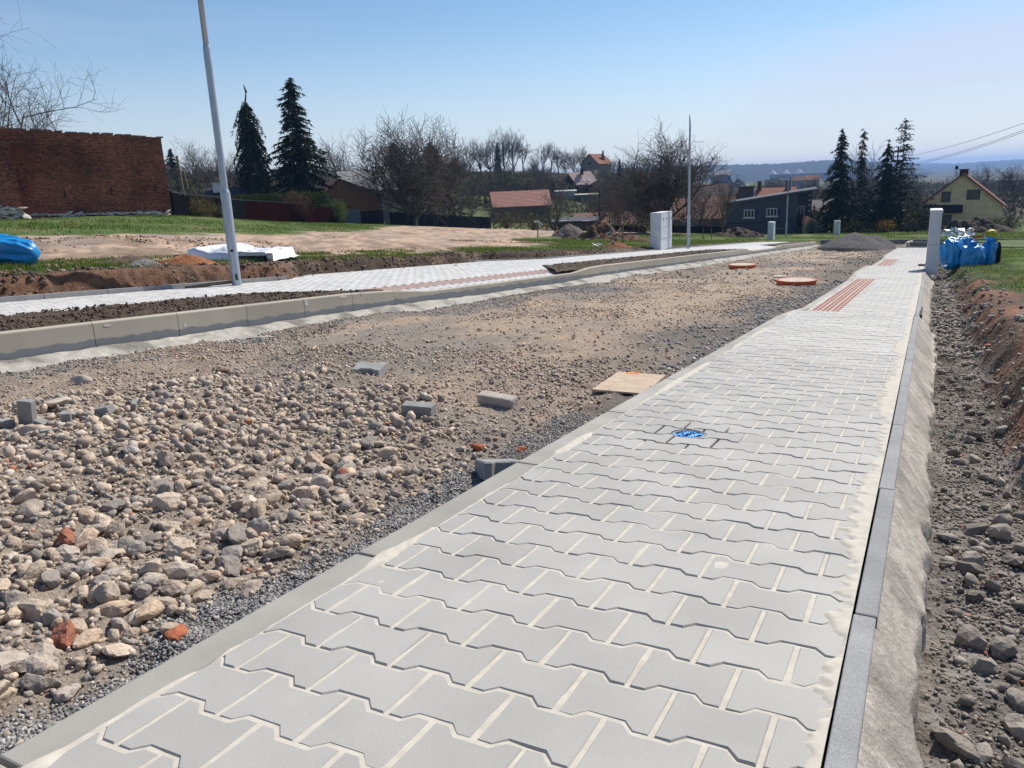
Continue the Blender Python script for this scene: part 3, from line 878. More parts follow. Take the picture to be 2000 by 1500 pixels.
# paved footpath over there
def lpz(X, Y):
    """surface of the far footpath: it dips to the lowered kerb at the crossings"""
    t = sstep(-9.3, -7.5, X)
    low = np.minimum(lk_top(Y), .0) - .01
    return pl(Y) + .03 * (1 - t) + np.where(lk_top(Y) < .05, t * np.interp(lk_top(Y), [-.045, .06], [-.055, .0]), 0)
lp = gridmesh('pavement', np.linspace(-12.45, -7.53, 60), ygrid(-2, 62, .1, .01), lambda X, Y: lpz(X, Y) - .012, None, m_joint_bed, xf=lambda X, Y: np.maximum(X, pave_left_edge(Y) - .06))
lp.name = 'pavement_across'
tag(lp, 'paved footpath on the far side of the road, coloured pale for glare', 'pavement', kind='structure')
SOIL = [(-9.22, -7.53, -3, 9.9), (-9.15, -7.53, 16.4, 37.9), (-9.0, -7.53, 46.0, 62)]
def in_soil(x, y):
    for x0, x1, y0, y1 in SOIL:
        if x0 <= x <= x1:
            s = (x - x0) / (x1 - x0)
            a = y0 + (2.6 * (1 - s) if y0 > 0 else 0); b_ = y1 - (1.6 * (1 - s) if y1 < 60 else 0)
            if a < y < b_: return True
    return False
TL = (-8.42, -8.0, 10.6, 17.6)
run = MB(); rc = []; near_n = 0; cache2 = {}
for j in range(-24, int((61.5 - PY0) / PP)):
    y = PY0 + j * PP
    for k in range(-62, -31):
        x = PX0 + (j % 2) * PL_ / 2 + (k + .5) * PL_
        if not (float(pave_left_edge(y)) + PL_ / 2 < x < -7.53 - PL_ / 2): 
            if not (float(pave_left_edge(y)) < x < -7.53): continue
        yy = y + PSK * (x + 10)
        if in_soil(x, yy) or (TL[0] - .05 < x < TL[1] + .05 and TL[2] < yy < TL[3]): continue
        if yy > 30 and (j % 1): continue
        poly = paver_poly(j, k, float(pave_left_edge(y)), -7.53, gap=.0038)
        if poly is None: continue
        poly = [(p[0], p[1] - PSK * (p[0] + 1.25) + PSK * (p[0] + 10)) for p in poly]
        zc = float(lpz(np.array(x), np.array(yy)))
        vis = (yy > 3.9 and yy < 8.4)
        if vis and near_n < 300 and -11.2 < x:
            full = abs(max(p[0] for p in poly) - min(p[0] for p in poly) - PL_) < .02
            if full:
                key = j % 2
                if key not in cache2:
                    V, Fc = paver_geom(poly, x, yy, depth=.03, ch=.0035)
                    me = bpy.data.meshes.new('paver'); me.from_pydata(V, [], Fc); me.update(); me.materials.append(m_paver_n); cache2[key] = me
                o = bpy.data.objects.new('paver', cache2[key]); COL.objects.link(o); o.parent = lp
                o.location = (x, yy, zc + .0055 + random.uniform(-.001, .001)); o.rotation_euler = (tilt + random.uniform(-.005, .005), random.uniform(-.004, .004), 0)
                near_n += 1
                continue
        V, Fc = paver_geom(poly, 0, 0, depth=0, ch=.0035)
        zs = lpz(np.array([v[0] for v in V]), np.array([v[1] for v in V]))
        dz = random.uniform(-.001, .001) + .0055
        run.add([(v[0], v[1], float(z) + v[2] + dz) for v, z in zip(V, zs)], Fc)
        rc += [random.uniform(.93, 1.06)] * len(V)
o = run.build('paver_run', m_paver_l, lp); add_col(o, rc); tag(o, kind='stuff')
_m = m_red; m_red = mat('dusty_tactile', (.50, .30, .26), (.56, .50, .46), scale=22, rough=.85); tm2 = tact_mesh(.10, .2, 2); m_red = _m
y = TL[2] + .1
while y < TL[3]:
    for i in range(4):
        o = bpy.data.objects.new('tactile_slab', tm2); COL.objects.link(o); o.parent = lp
        x = TL[0] + .055 + i * .105
        o.location = (x, y, float(lpz(np.array(x), np.array(y))) + .006); o.rotation_euler = (tilt, 0, 0)
    y += .202
# its low edging
le = MB(); 
ledg = empty('edging', (0, 0, 0), 0, 'low grey edging stones at the back of the far footpath', 'edging', kind='structure'); ledg.name = 'edging_across'
y = -1.7
while y < 60:
    if not (11.7 < y < 21.0):
        x0, x1 = float(pave_left_edge(y - .5)), float(pave_left_edge(y + .5))
        hgt = .075 if y < 12 else .045
        b = MB().box((0, 0, 0), (.06, .995, .25)); 
        o = b.build('edging_stone', m_edging, ledg, bevel=.004)
        o.location = ((x0 + x1) / 2 - .07, y, float(pl(y)) + .03 + hgt - .125); o.rotation_euler = (tilt, 0, -math.atan2(x1 - x0, 1))
    y += 1.0

m_smear = mat('mortar_smear', (.62, .60, .56), (.52, .50, .46), scale=40, rough=.95)
for (y_, z_, w_, h_) in ((8.05, -.06, .035, .11), (8.8, -.035, .10, .05), (6.05, -.15, .02, .05), (5.1, -.05, .05, .03), (9.25, -.02, .06, .06)):
    a_ = np.linspace(0, 6.28, 11)[:-1]; q_ = np.array([random.uniform(.6, 1.1) for _ in a_])
    yy_ = y_ + np.cos(a_) * w_ * q_; zz_ = np.sin(a_) * h_ * q_ * .5 + z_
    pymesh('mortar_smear', [(LKX + .003, a, float(pl(a)) + b + .06) for a, b in zip(yy_, zz_)] + [(LKX - .002, a, float(pl(a)) + b + .06) for a, b in zip(yy_, zz_)], [tuple(range(10))] + [(i, 10 + i, 10 + (i + 1) % 10, (i + 1) % 10) for i in range(10)], m_smear, lk)
# planting strips of dark soil
def soil_strip(x0, x1, y0, y1, nm, lab):
    def zf(X, Y):
        e = sstep(0, .16, X - x0) * sstep(0, .04, x1 - X + .01)
        h = .0 + .045 * e + (fbm(X * 6, Y * 6, 4, 91) - .5) * .07 * (.3 + .7 * e) + (fbm(X * 20, Y * 20, 3, 92) - .5) * .03
        return pl(Y) + .005 + h
    def xf(X, Y):
        return X
    ys = ygrid(y0, y1, .035, .006)
    xs_ = np.linspace(x0, x1, 46)
    Y, X = np.meshgrid(ys, xs_, indexing='ij')
    s = (X - x0) / (x1 - x0)
    a = y0 + (2.6 * (1 - s) if y0 > 0 else 0 * s); b_ = y1 - (1.6 * (1 - s) if y1 < 60 else 0 * s)
    t = (Y - y0) / (y1 - y0)
    Y = a + (b_ - a) * t
    Z = zf(X, Y)
    nx_, ny_ = len(xs_), len(ys)
    i = np.arange(ny_ - 1)[:, None] * nx_; j = np.arange(nx_ - 1)[None, :]
    Fq = np.stack([i + j, i + j + 1, i + nx_ + j + 1, i + nx_ + j], -1).reshape(-1, 4)
    o = npmesh(nm, np.stack([X, Y, Z], -1).reshape(-1, 3), Fq, m_soil, smooth=True)
    tag(o, lab, 'soil', kind='stuff')
soil_strip(-9.24, -7.545, -2, 9.95, 'soil', 'strip of dark crumbly topsoil behind the nearest stretch of high kerb')
soil_strip(-9.15, -7.545, 16.4, 37.9, 'soil', 'long strip of dark topsoil beyond the first driveway crossing')
soil_strip(-9.0, -7.545, 46.0, 62, 'soil', 'farthest strip of dark topsoil near the end of the street')

# ------------------------------------------------------------------ banks
def bankL_z(X, Y):
    e = pave_left_edge(Y) - .10
    wd = .26 + .40 * (fbm(X * 0 + 1, Y * .7, 3, 101) - .4)
    t = (e - X) / wd
    top = Fz(X, Y) + .012
    foot = pl(Y) + .0
    n = (fbm(X * 1.6, Y * 1.6, 4, 102) - .5) * .34 + (np.abs(fbm(X * 5, Y * 5, 4, 103) - .5) - .12) * -.42
    s = sstep(.05, 1.0, t + (fbm(X * 3, Y * 3, 3, 104) - .5) * .5)
    fade = 1 - sstep(-13.7, -14.1, X)
    return foot * (1 - s) + top * s + n * (0.25 + .75 * (1 - np.abs(2 * s - 1))) * sstep(0, .15, t) * (1 - sstep(-13.2, -14.0, X)) * (1 - .5 * sstep(30, 50, Y)) - .10 * sstep(-13.75, -14.0, X)
def bankL_c(X, Y):
    brown = np.array([.095, .070, .055]); tan = np.array([.22, .16, .118]); rust = np.array([.22, .125, .08]); green = np.array([.055, .09, .024]); pink = np.array([.36, .255, .185])
    n = fbm(X * 1.3, Y * 1.1, 4, 111)[..., None]
    c = brown * (1 - sstep(.45, .6, n)) + tan * sstep(.45, .6, n)
    r = (sstep(.56, .64, fbm(X * .7, Y * .5, 3, 112)) * (1 - sstep(12, 16, Y)))[..., None]
    r = np.maximum(r, (1 - sstep(7.3, 7.9, Y + .3 * (X + 12)))[..., None] * .8)
    c = c * (1 - r) + rust * r
    t = (pave_left_edge(Y) - .65 - X)[..., None]
    g = sstep(.0, .35, t + (fbm(X * 2, Y * 2, 4, 113)[..., None] - .5) * 1.0) * sstep(.36, .46, fbm(X * .9, Y * .5, 4, 114)[..., None])
    c = c * (1 - g) + green * g
    return c
bl = gridmesh('bank', np.r_[np.linspace(-14.1, -12.9, 28), np.linspace(-12.86, -11.2, 60)], ygrid(-3, 62, .045, .006), bankL_z, bankL_c, m_bank,
              xf=lambda X, Y: np.minimum(X + (pave_left_edge(Y) + 11.2) * sstep(-14.0, -12.8, X), pave_left_edge(Y) - .085))
tag(bl, 'crumbling excavated earth bank behind the far footpath', 'bank', kind='structure')

def ditch_z(X, Y):
    nr = 1 - sstep(2.2, 3.9, Y)
    bx0 = .37 + .26 * nr + .08 * (fbm(X * 0, Y * .8, 3, 121) - .5)
    bw = .30 + .2 * fbm(X * 0 + 4, Y * .6, 3, 122)
    t = (X - bx0) / bw
    top = pl(Y) + .09 + .02 * X - .05 * sstep(10, 14, Y)
    bot = pl(Y) - .26 + .02 * (fbm(X * 3, Y * 2, 3, 123) - .5)
    s = sstep(0, 1, t + (fbm(X * 3.5, Y * 3.5, 3, 124) - .5) * .45)
    n = (fbm(X * 3, Y * 3, 4, 125) - .5) * .12 + (fbm(X * 13, Y * 13, 4, 126) - .5) * .07
    z = bot * (1 - s) + top * s + n * (.45 + .55 * (1 - np.abs(2 * s - 1)))
    z = z + .10 * np.exp(-((Y - 20.6) / .8) ** 2) * 0
    o = Fz(X, Y)
    f = sstep(1.55, 1.95, X)
    return z * (1 - f) + (o - .03) * f - .05 * (1 - sstep(.0, .1, X + .02))
def ditch_c(X, Y):
    grey = np.array([.32, .29, .265]); gd = np.array([.21, .19, .17]); red = np.array([.33, .165, .105]); br = np.array([.20, .13, .09]); green = np.array([.06, .10, .024]); dry = np.array([.27, .20, .13])
    n = fbm(X * 2, Y * 2, 4, 131)[..., None]
    c = grey * (1 - sstep(.42, .6, n)) + gd * sstep(.42, .6, n)
    nr = 1 - sstep(2.2, 3.9, Y)
    t = ((X - (.40 + .28 * nr)) + (fbm(X * 3, Y * 3, 3, 132) - .5) * .28)[..., None]
    rr = red * (1 - sstep(.42, .6, fbm(X * 1.6, Y * 1.2, 4, 133)[..., None])) + br * sstep(.42, .6, fbm(X * 1.6, Y * 1.2, 4, 133)[..., None])
    c = c * (1 - sstep(0, .12, t)) + rr * sstep(0, .12, t)
    gx = np.interp(Y, [0, 8, 11.5, 13, 17, 21, 30, 43], [3.0, 1.7, 1.05, .85, .62, .35, .3, .3])
    g = sstep(-.12, .14, X - gx + (fbm(X * 2.2, Y * 1.6, 4, 134) - .5) * .9)[..., None]
    c = c * (1 - g) + (green * (1 - .5 * sstep(.5, .65, n)) + dry * .5 * sstep(.5, .65, n)) * g
    return c
dt = gridmesh('ditch', np.r_[np.linspace(-.04, 1.2, 80), np.linspace(1.25, 2.0, 18)], ygrid(.3, 44, .022, .006), ditch_z, ditch_c, m_bank)
tag(dt, 'stony ditch with a red earth bank beside the edging', 'ditch', kind='structure')
# ground between the end of the footpath and the cross street
def endz(X, Y): return pl(Y) - .16 + (fbm(X * .8, Y * .8, 4, 141) - .5) * .12 + .16 * sstep(60, 63, Y)
eb = gridmesh('cross_street', np.linspace(-1.55, 1.62, 30), np.linspace(43.3, 63.6, 90), endz, lambda X, Y: np.array([.30, .265, .235]) * (.8 + .4 * fbm(X * 2, Y * 2, 3, 142))[..., None], m_bank)
tag(eb, 'bare gravel where the cross street will run', 'street', kind='structure')

# ================================================================== STONES
def ico(sub):
    bm = bmesh.new(); bmesh.ops.create_icosphere(bm, subdivisions=sub, radius=1)
    V = np.array([v.co[:] for v in bm.verts]); Fc = np.array([[v.index for v in f.verts] for f in bm.faces]); bm.free()
    return V, Fc
ICO = {s: ico(s) for s in (1, 2, 3)}
def rand_rot(n, rg):
    q = rg.normal(size=(n, 4)); q /= np.linalg.norm(q, axis=1)[:, None]
    w, x, y, z = q.T
    return np.stack([np.stack([1 - 2 * (y * y + z * z), 2 * (x * y - w * z), 2 * (x * z + w * y)], -1),
                     np.stack([2 * (x * y + w * z), 1 - 2 * (x * x + z * z), 2 * (y * z - w * x)], -1),
                     np.stack([2 * (x * z - w * y), 2 * (y * z + w * x), 1 - 2 * (x * x + y * y)], -1)], 1)
def rock_shapes(n, sub, rg, planes=9, rough=.06):
    """n broken-stone shapes about unit size"""
    D, Fc = ICO[sub]
    out = []
    for i in range(n):
        N_ = rg.normal(size=(planes, 3)); N_ /= np.linalg.norm(N_, axis=1)[:, None]
        dd = rg.uniform(.55, 1.0, planes)
        dot = D @ N_.T
        r = np.where(dot > .05, dd / np.maximum(dot, .05), 9).min(1)
        r = np.minimum(r, 1.25) * (1 + rg.normal(size=len(D)) * rough)
        out.append(D * r[:, None] * np.array([1, rg.uniform(.55, .95), rg.uniform(.38, .75)]))
    return out, Fc
def hull_shapes(n, npts, rg):
    """n angular broken stones, each the hull of npts points: always 2*npts-4 triangles"""
    S, Fs = [], []
    while len(S) < n:
        P = []
        while len(P) < npts:
            v = rg.normal(size=3); v /= np.linalg.norm(v)
            if all(np.linalg.norm(v - q) > 1.9 / math.sqrt(npts) for q in P) or rg.random() < .02: P.append(v)
        bm = bmesh.new(); vs = [bm.verts.new(v) for v in P]; bm.verts.index_update()
        bmesh.ops.convex_hull(bm, input=vs); bmesh.ops.recalc_face_normals(bm, faces=bm.faces)
        bm.verts.index_update(); bm.verts.ensure_lookup_table()
        if len(bm.verts) == npts and len(bm.faces) == 2 * npts - 4 and all(len(f.verts) == 3 for f in bm.faces):
            V = np.array([v.co[:] for v in bm.verts]) * np.array([1, rg.uniform(.55, .95), rg.uniform(.38, .78)])
            S.append(V); Fs.append([[v.index for v in f.verts] for f in bm.faces])
        bm.free()
    return np.array(S), np.array(Fs)
PAL = np.array([[.50, .44, .375], [.45, .40, .35], [.58, .52, .455], [.39, .36, .335], [.46, .43, .40], [.31, .30, .295], [.52, .43, .35], [.52, .485, .445], [.56, .50, .43], [.36, .355, .35]]) * np.array([1.07, 1.01, .955])
def scatter_rocks(name, pts, size, rg, sub=1, shapes=24, mats=None, parent=None, pal=PAL, bricks=.01, flat=.35, sink=.25, label=None, zfun=None, planes=9, rough=.06):
    n = len(pts)
    S, Fs = hull_shapes(shapes, 14 if sub == 2 else 9, rg)
    nv = S.shape[1]
    idx = rg.integers(0, shapes, n)
    Rm = rand_rot(n, rg)
    # most stones lie on a flat side: blend towards turning about Z only
    a = rg.uniform(0, 2 * np.pi, n); Rz = np.zeros((n, 3, 3)); Rz[:, 0, 0] = np.cos(a); Rz[:, 0, 1] = -np.sin(a); Rz[:, 1, 0] = np.sin(a); Rz[:, 1, 1] = np.cos(a); Rz[:, 2, 2] = 1
    lie = rg.random(n) > flat
    Rm = np.where(lie[:, None, None], Rz, Rm)
    V = np.einsum('nij,nvj->nvi', Rm, S[idx]) * size[:, None, None] * .5
    z = zfun(pts[:, 0], pts[:, 1]) if pts.shape[1] == 2 else pts[:, 2]
    zmin = V[..., 2].min(1)
    V[..., 2] -= zmin[:, None] * (1 - sink * 2)
    V[..., 0] += pts[:, 0][:, None]; V[..., 1] += pts[:, 1][:, None]; V[..., 2] += z[:, None]
    c = pal[rg.integers(0, len(pal), n)] * rg.uniform(.8, 1.15, n)[:, None]
    br = rg.random(n) < bricks
    c[br] = np.array([.38, .17, .11]) * rg.uniform(.8, 1.3, br.sum())[:, None]
    cc = np.repeat(c[:, None, :], nv, 1).reshape(-1, 3)
    FF = (Fs[idx] + (np.arange(n) * nv)[:, None, None]).reshape(-1, 3)
    o = npmesh(name, V.reshape(-1, 3), FF, mats or m_rock, parent, smooth=False, col=cc)
    tag(o, label, kind='stuff')
    return o
def ptsin(n, x0, x1, y0, y1, rg, dens=None, ypow=1.0):
    x = rg.uniform(x0, x1, n); y = y0 + (y1 - y0) * rg.random(n) ** ypow
    if dens is not None:
        k = rg.random(n) < dens(x, y); x, y = x[k], y[k]
    return np.stack([x, y], 1)

rg = np.random.default_rng(5)
# every stone that can be picked out singly: 300 parts of the road bed
def big_dens(x, y): return np.clip(.10 + 1.0 * coarse_mask(x, y), 0, 1) * (1 - dark_mask(x, y) * .93)
P_ = ptsin(8000, -6.6, -1.62, .35, 5.2, rg, big_dens)
sz = .032 + .064 * rg.random(len(P_)) ** 2.3
sz *= (.45 + .55 * sstep(0, .5, coarse_mask(P_[:, 0], P_[:, 1])))
o_ = np.argsort(-sz / np.hypot(P_[:, 0], P_[:, 1] + .6)); P_, sz = P_[o_], sz[o_]
D3, F3 = ICO[2]
S3, _ = rock_shapes(40, 3, rg, 7, .014)
Fc3 = ICO[3][1]
smesh = []
for i, Sx in enumerate(S3):
    c = PAL[rg.integers(0, len(PAL))] * rg.uniform(.85, 1.12)
    if i in (7, 23): c = np.array([.36, .15, .10])
    me = bpy.data.meshes.new('stone')
    Sx = Sx * .5
    # lumpy faces
    d = np.array([mnoise.noise(Vector(v * 5 + i * 3)) for v in Sx]); d2 = np.array([mnoise.noise(Vector(v * 14 + i)) for v in Sx]); Sx = Sx * (1 + .13 * d[:, None] + .05 * d2[:, None])
    me.from_pydata([tuple(v) for v in Sx], [], [tuple(int(a) for a in f) for f in Fc3]); me.update()
    a = me.color_attributes.new('Col', 'FLOAT_COLOR', 'POINT'); v4 = np.ones((len(Sx), 4), np.float32); v4[:, :3] = c; a.data.foreach_set('color', v4.ravel())
    me.materials.append(m_rock); smesh.append((me, Sx[:, 2].min()))
for i in range(300):
    q = 7 if (i % 61 == 5) else 23 if i % 97 == 9 else int(rg.integers(0, 40))
    if q in (7, 23) and i % 61 != 5 and i % 97 != 9: q = 3
    me, zm = smesh[q]
    o = bpy.data.objects.new('stone', me); COL.objects.link(o); o.parent = rb
    s = sz[i] * 1.08
    x, y = P_[i]
    o.location = (x, y, float(road_z(x, y)) - zm * s * (.25 + .65 * rg.random()))
    o.scale = (s, s, s); o.rotation_euler = (rg.uniform(-.35, .35), rg.uniform(-.35, .35), rg.uniform(0, 6.28))
scatter_rocks('rubble', P_[300:], sz[300:], rg, 2, parent=rb, zfun=road_z, sink=.18, shapes=60, planes=6, rough=.045, flat=.5)
# the smaller stones among them
P2 = ptsin(34000, -6.9, -1.55, .3, 6.2, rg, lambda x, y: np.clip(.22 + .6 * sstep(.5, .62, fbm(x * 1.4, y * 1.2, 3, 46)) + .5 * coarse_mask(x, y), 0, 1) * (1 - dark_mask(x, y) * .85))
scatter_rocks('rubble_small', P2, .014 + .030 * rg.random(len(P2)) ** 2, rg, 1, parent=rb, zfun=road_z, sink=.25, planes=6, rough=.10, shapes=50, flat=.6)
P3 = ptsin(26000, -6.9, -1.5, .3, 5.5, rg, lambda x, y: (1 - dark_mask(x, y) * .8), ypow=1.3)
scatter_rocks('grit', P3, .007 + .010 * rg.random(len(P3)), rg, 1, parent=rb, zfun=road_z, shapes=10)
# crushed dark gravel beside the near kerb
DPAL = 1.12 * np.array([[.17, .175, .185], [.22, .225, .235], [.13, .13, .14], [.28, .28, .285], [.20, .195, .19], [.36, .355, .35]])
P4 = ptsin(85000, -2.35, -1.425, .25, 4.2, rg, lambda x, y: np.clip(dark_mask(x, y) * (1 - .3 * sstep(2.6, 3.4, y)), 0, 1), ypow=1.5)
scatter_rocks('gravel', P4, .010 + .009 * rg.random(len(P4)), rg, 1, parent=rb, zfun=lambda x, y: road_z(x, y) - .001, shapes=24, pal=DPAL * np.array([1.06, 1.02, .97]), mats=m_chip, bricks=.001, flat=.9, planes=5, rough=.14)
# farther along the road
P5 = ptsin(48000, -7.1, -1.55, 5.0, 18, rg, lambda x, y: np.clip(.18 + .75 * sstep(.47, .60, fbm(x * .8, y * .6, 3, 47)) + .35 * dark_mask(x, y), 0, 1), ypow=1.25)
z5 = .016 + .055 * rg.random(len(P5)) ** 3.2
dk5 = dark_mask(P5[:, 0], P5[:, 1]) > .6
scatter_rocks('rubble_far', P5[~dk5], z5[~dk5] * .8, rg, 1, parent=rb, zfun=road_z, bricks=.004, planes=6, rough=.10, sink=.3, pal=PAL * np.array([1.02, .98, .94]))
scatter_rocks('gravel_far', P5[dk5], z5[dk5] * .8, rg, 1, parent=rb, zfun=road_z, pal=DPAL * 1.45 + .05, bricks=.002, planes=6, rough=.10, sink=.3)
P6 = ptsin(13000, -7.1, -1.5, 18, 60, rg, lambda x, y: np.clip(.25 + .7 * sstep(.46, .6, fbm(x * .5, y * .3, 3, 48)), 0, 1), ypow=1.3)
scatter_rocks('rubble_distant', P6, .03 + .08 * rg.random(len(P6)) ** 3, rg, 1, parent=rb, zfun=road_z, shapes=14, pal=PAL * .85, sink=.3)
# dark loose gravel low in front of the far kerb
P7 = ptsin(9000, -7.2, -6.4, 3.2, 16, rg, lambda x, y: sstep(.42, .6, fbm(x * 1.5, y * .9, 3, 49)))
scatter_rocks('gravel_kerb_side', P7, .012 + .03 * rg.random(len(P7)) ** 2, rg, 1, parent=rb, zfun=road_z, pal=DPAL * 1.15, shapes=10)
# ditch stones
GP = np.array([[.31, .285, .26], [.25, .23, .21], [.37, .34, .31], [.22, .20, .185], [.41, .38, .35]])
def ditch_dens(x, y): return np.clip(1.1 - sstep(.38, .75, x - .3 * (1 - sstep(4, 6.5, y))), .03, 1) * sstep(.04, .12, x - .02)
Pd = ptsin(3800, .14, 1.5, .9, 9, rg, ditch_dens, ypow=1.5)
sd = .020 + .080 * rg.random(len(Pd)) ** 5
o_ = np.argsort(-sd / (.5 + Pd[:, 1])); Pd, sd = Pd[o_], sd[o_]
dmesh = []
S4, _ = rock_shapes(16, 2, rg, 11, .05)
for i, Sx in enumerate(S4):
    me = bpy.data.meshes.new('stone'); me.from_pydata([tuple(v * .5) for v in Sx], [], [tuple(int(a) for a in f) for f in ICO[2][1]]); me.update()
    a = me.color_attributes.new('Col', 'FLOAT_COLOR', 'POINT'); v4 = np.ones((len(Sx), 4), np.float32); v4[:, :3] = GP[i % 5]; a.data.foreach_set('color', v4.ravel())
    me.materials.append(m_rock); dmesh.append(me)
dzf = lambda x, y: ditch_z(np.asarray(x, float), np.asarray(y, float))
for i in range(150):
    o = bpy.data.objects.new('stone', dmesh[i % 16]); COL.objects.link(o); o.parent = dt
    s = sd[i]; x, y = Pd[i]
    o.location = (x, y, float(dzf([x], [y])[0]) + s * .12); o.scale = (s, s, s); o.rotation_euler = (rg.uniform(-.5, .5), rg.uniform(-.5, .5), rg.uniform(0, 6.28))
scatter_rocks('rubble', Pd[150:], sd[150:], rg, 1, parent=dt, zfun=dzf, pal=GP)
Pe = ptsin(70000, .08, 1.2, .7, 8, rg, lambda x, y: ditch_dens(x, y) * (.4 + .6 * sstep(.45, .6, fbm(x * 4, y * 2.5, 3, 50))), ypow=1.8)
scatter_rocks('grit', Pe, .007 + .016 * rg.random(len(Pe)) ** 2, rg, 1, parent=dt, zfun=dzf, pal=GP, shapes=10)
Pf = ptsin(4500, .1, 1.0, 8, 42, rg, ditch_dens, ypow=1.4)
scatter_rocks('rubble_far', Pf, .03 + .07 * rg.random(len(Pf)) ** 2, rg, 1, parent=dt, zfun=dzf, pal=GP, shapes=10)
# clods on the banks and soil strips
def soilz(x, y): return pl(y) + .055 + 0 * x
CP = np.array([[.10, .072, .054], [.14, .105, .08], [.075, .055, .042]])
for (x0, x1, y0, y1, n) in ((-9.2, -7.6, 2, 9.9, 5000), (-9.1, -7.6, 17, 37, 3500)):
    Pc = ptsin(n, x0, x1, y0, y1, rg, lambda x, y: np.array([in_soil(a, b) for a, b in zip(x, y)], float))
    scatter_rocks('clods', Pc, .014 + .05 * rg.random(len(Pc)) ** 5, rg, 1, label='small crumbs of topsoil lying on the %s planting strip' % ('nearer' if y0 < 5 else 'longer'), zfun=soilz, pal=CP, bricks=0, shapes=10)
BP = np.array([[.15, .11, .085], [.22, .16, .12], [.10, .075, .058], [.28, .22, .17]])
Pb2 = ptsin(14000, -12.3, -11.3, 2.5, 30, rg, lambda x, y: sstep(.40, .56, fbm(x * 2, y * 1.5, 3, 402)), ypow=1.25)
Pb2[:, 0] += (pave_left_edge(Pb2[:, 1]) + 11.2)
scatter_rocks('crumbs', Pb2, .02 + .10 * rg.random(len(Pb2)) ** 3.5, rg, 1, parent=bl, zfun=lambda x, y: bankL_z(x, y) - .01, pal=np.array([[.11, .08, .062], [.16, .118, .09], [.08, .06, .047], [.24, .18, .135]]), bricks=.003, shapes=30, planes=6, rough=.1)
Pb = ptsin(3200, -13.4, -11.3, 3, 40, rg, None, ypow=1.3)
scatter_rocks('clods', Pb, .025 + .11 * rg.random(len(Pb)) ** 4, rg, 1, parent=bl, zfun=lambda x, y: bankL_z(x + (pave_left_edge(y) + 11.2) * 0, y) - .01, pal=BP, bricks=.004, shapes=14)

TP = np.array([[.36, .26, .19], [.30, .215, .155], [.42, .32, .25], [.24, .18, .135]])
def track_dens(x, y): return sstep(-20.6, -19.8, x) * sstep(.38, .56, fbm(x * 1.2 + y * .3, y * .4, 4, 401))
Pt = ptsin(16000, -21, -13.8, 5, 40, rg, track_dens, ypow=1.1)
scatter_rocks('clods', Pt, .03 + .10 * rg.random(len(Pt)) ** 3, rg, 1, label='loose crumbs of dry earth scattered over the dirt track', zfun=Fz, pal=TP, bricks=.002, shapes=14, sink=.35)
# ------------------------------------------------------------------ odd pieces lying in the road
def rz_(x, y): return float(road_z(x, y))
def block(name, label, cat, loc, size, rot, m=m_block, bev=.006, lift=None):
    b = MB().box((0, 0, 0), size)
    o = b.build(name, m, None, bevel=bev)
    z = rz_(loc[0], loc[1]) + (lift if lift is not None else size[2] * .42)
    o.location = (loc[0], loc[1], z); o.rotation_euler = rot
    return tag(o, label, cat)
# whole interlocking paver lying on the rubble
def loose_paver(label, loc, rot, s=1.0, cut=None, h=.08, name='paving_block'):
    poly = [(x * PL_, -.085 + (.0125 * zig(x)) ) for x in KX] + [(x * PL_, .085 + .0125 * -zig(x)) for x in reversed(KX)]
    poly = [(x - PL_ / 2, y) for x, y in poly]
    if cut: poly = [p for p in poly if p[0] < cut] + [(cut, .05), (cut * .6, 0), (cut * .9, -.05)][:2] if 0 else poly
    V, Fc = paver_geom(poly, 0, 0, depth=h, ch=.006)
    V = [(x * s, y * s, z + h / 2) for x, y, z in V]
    n = len(poly); Fc.append(tuple(range(3 * n - 1, 2 * n - 1, -1)))
    o = pymesh(name, V, Fc, m_block)
    o.location = (loc[0], loc[1], rz_(loc[0], loc[1]) + loc[2]); o.rotation_euler = rot
    return tag(o, label, 'paving block')
loose_paver('grey interlocking paving block lying alone on the tan rubble in the middle of the road', (-3.76, 4.68, .05), (.06, .04, .35), 1.15)
b_ = block('concrete_block', 'plain grey concrete block lying on its side in front of the pale stones', 'concrete block', (-2.71, 3.82), (.20, .09, .075), (.05, .03, -.18 + .35))
loose_paver('grey paving block tipped against the near kerb beside red brick bits', (-1.66, 2.93, .045), (-.25, .12, .75), .95)
def rock_thing(label, loc, s, scale, seed, col, rot=(0, 0, 0), cat='stone', name='stone_slab', lift=.3):
    r_ = np.random.default_rng(seed)
    S, _ = rock_shapes(1, 3, r_, 9, .02)
    Sx = S[0] * .5 * np.array(scale)
    d = np.array([mnoise.noise(Vector(v * 6 + seed)) for v in Sx]); Sx = Sx * (1 + .08 * d[:, None])
    o = npmesh(name, Sx, Fc3, m_rock, smooth=True, col=np.tile(col, (len(Sx), 1)))
    o.location = (loc[0], loc[1], rz_(loc[0], loc[1]) + s * lift * .5 * scale[2]); o.scale = (s, s, s); o.rotation_euler = rot
    return tag(o, label, cat)
PALE = (.55, .49, .43)
b_ = block('broken_kerb', 'long broken piece of pale kerb stone lying across the rubble', 'kerb piece', (-2.40, 4.26), (.27, .09, .07), (.10, .05, -.05), m=mat('dusty_stone', (.50, .44, .38), (.40, .35, .31), scale=20, rough=.95, bump=.8, bscale=60), bev=.016)
rock_thing('large flat pale boulder at the left edge above the broken blocks', (-5.10, 3.05), .27, (1, .8, .55), 3, PALE, (0, .1, 2.4))
rock_thing('dark brown lump of stone on the rubble left of the middle', (-5.06, 4.42), .13, (1, .8, .9), 4, (.19, .13, .10), (0, .2, 1))
rock_thing('upright pale grey stone near the far kerb at left', (-5.85, 3.70), .17, (1, .7, .9), 5, (.50, .45, .40), (.3, .2, .4))
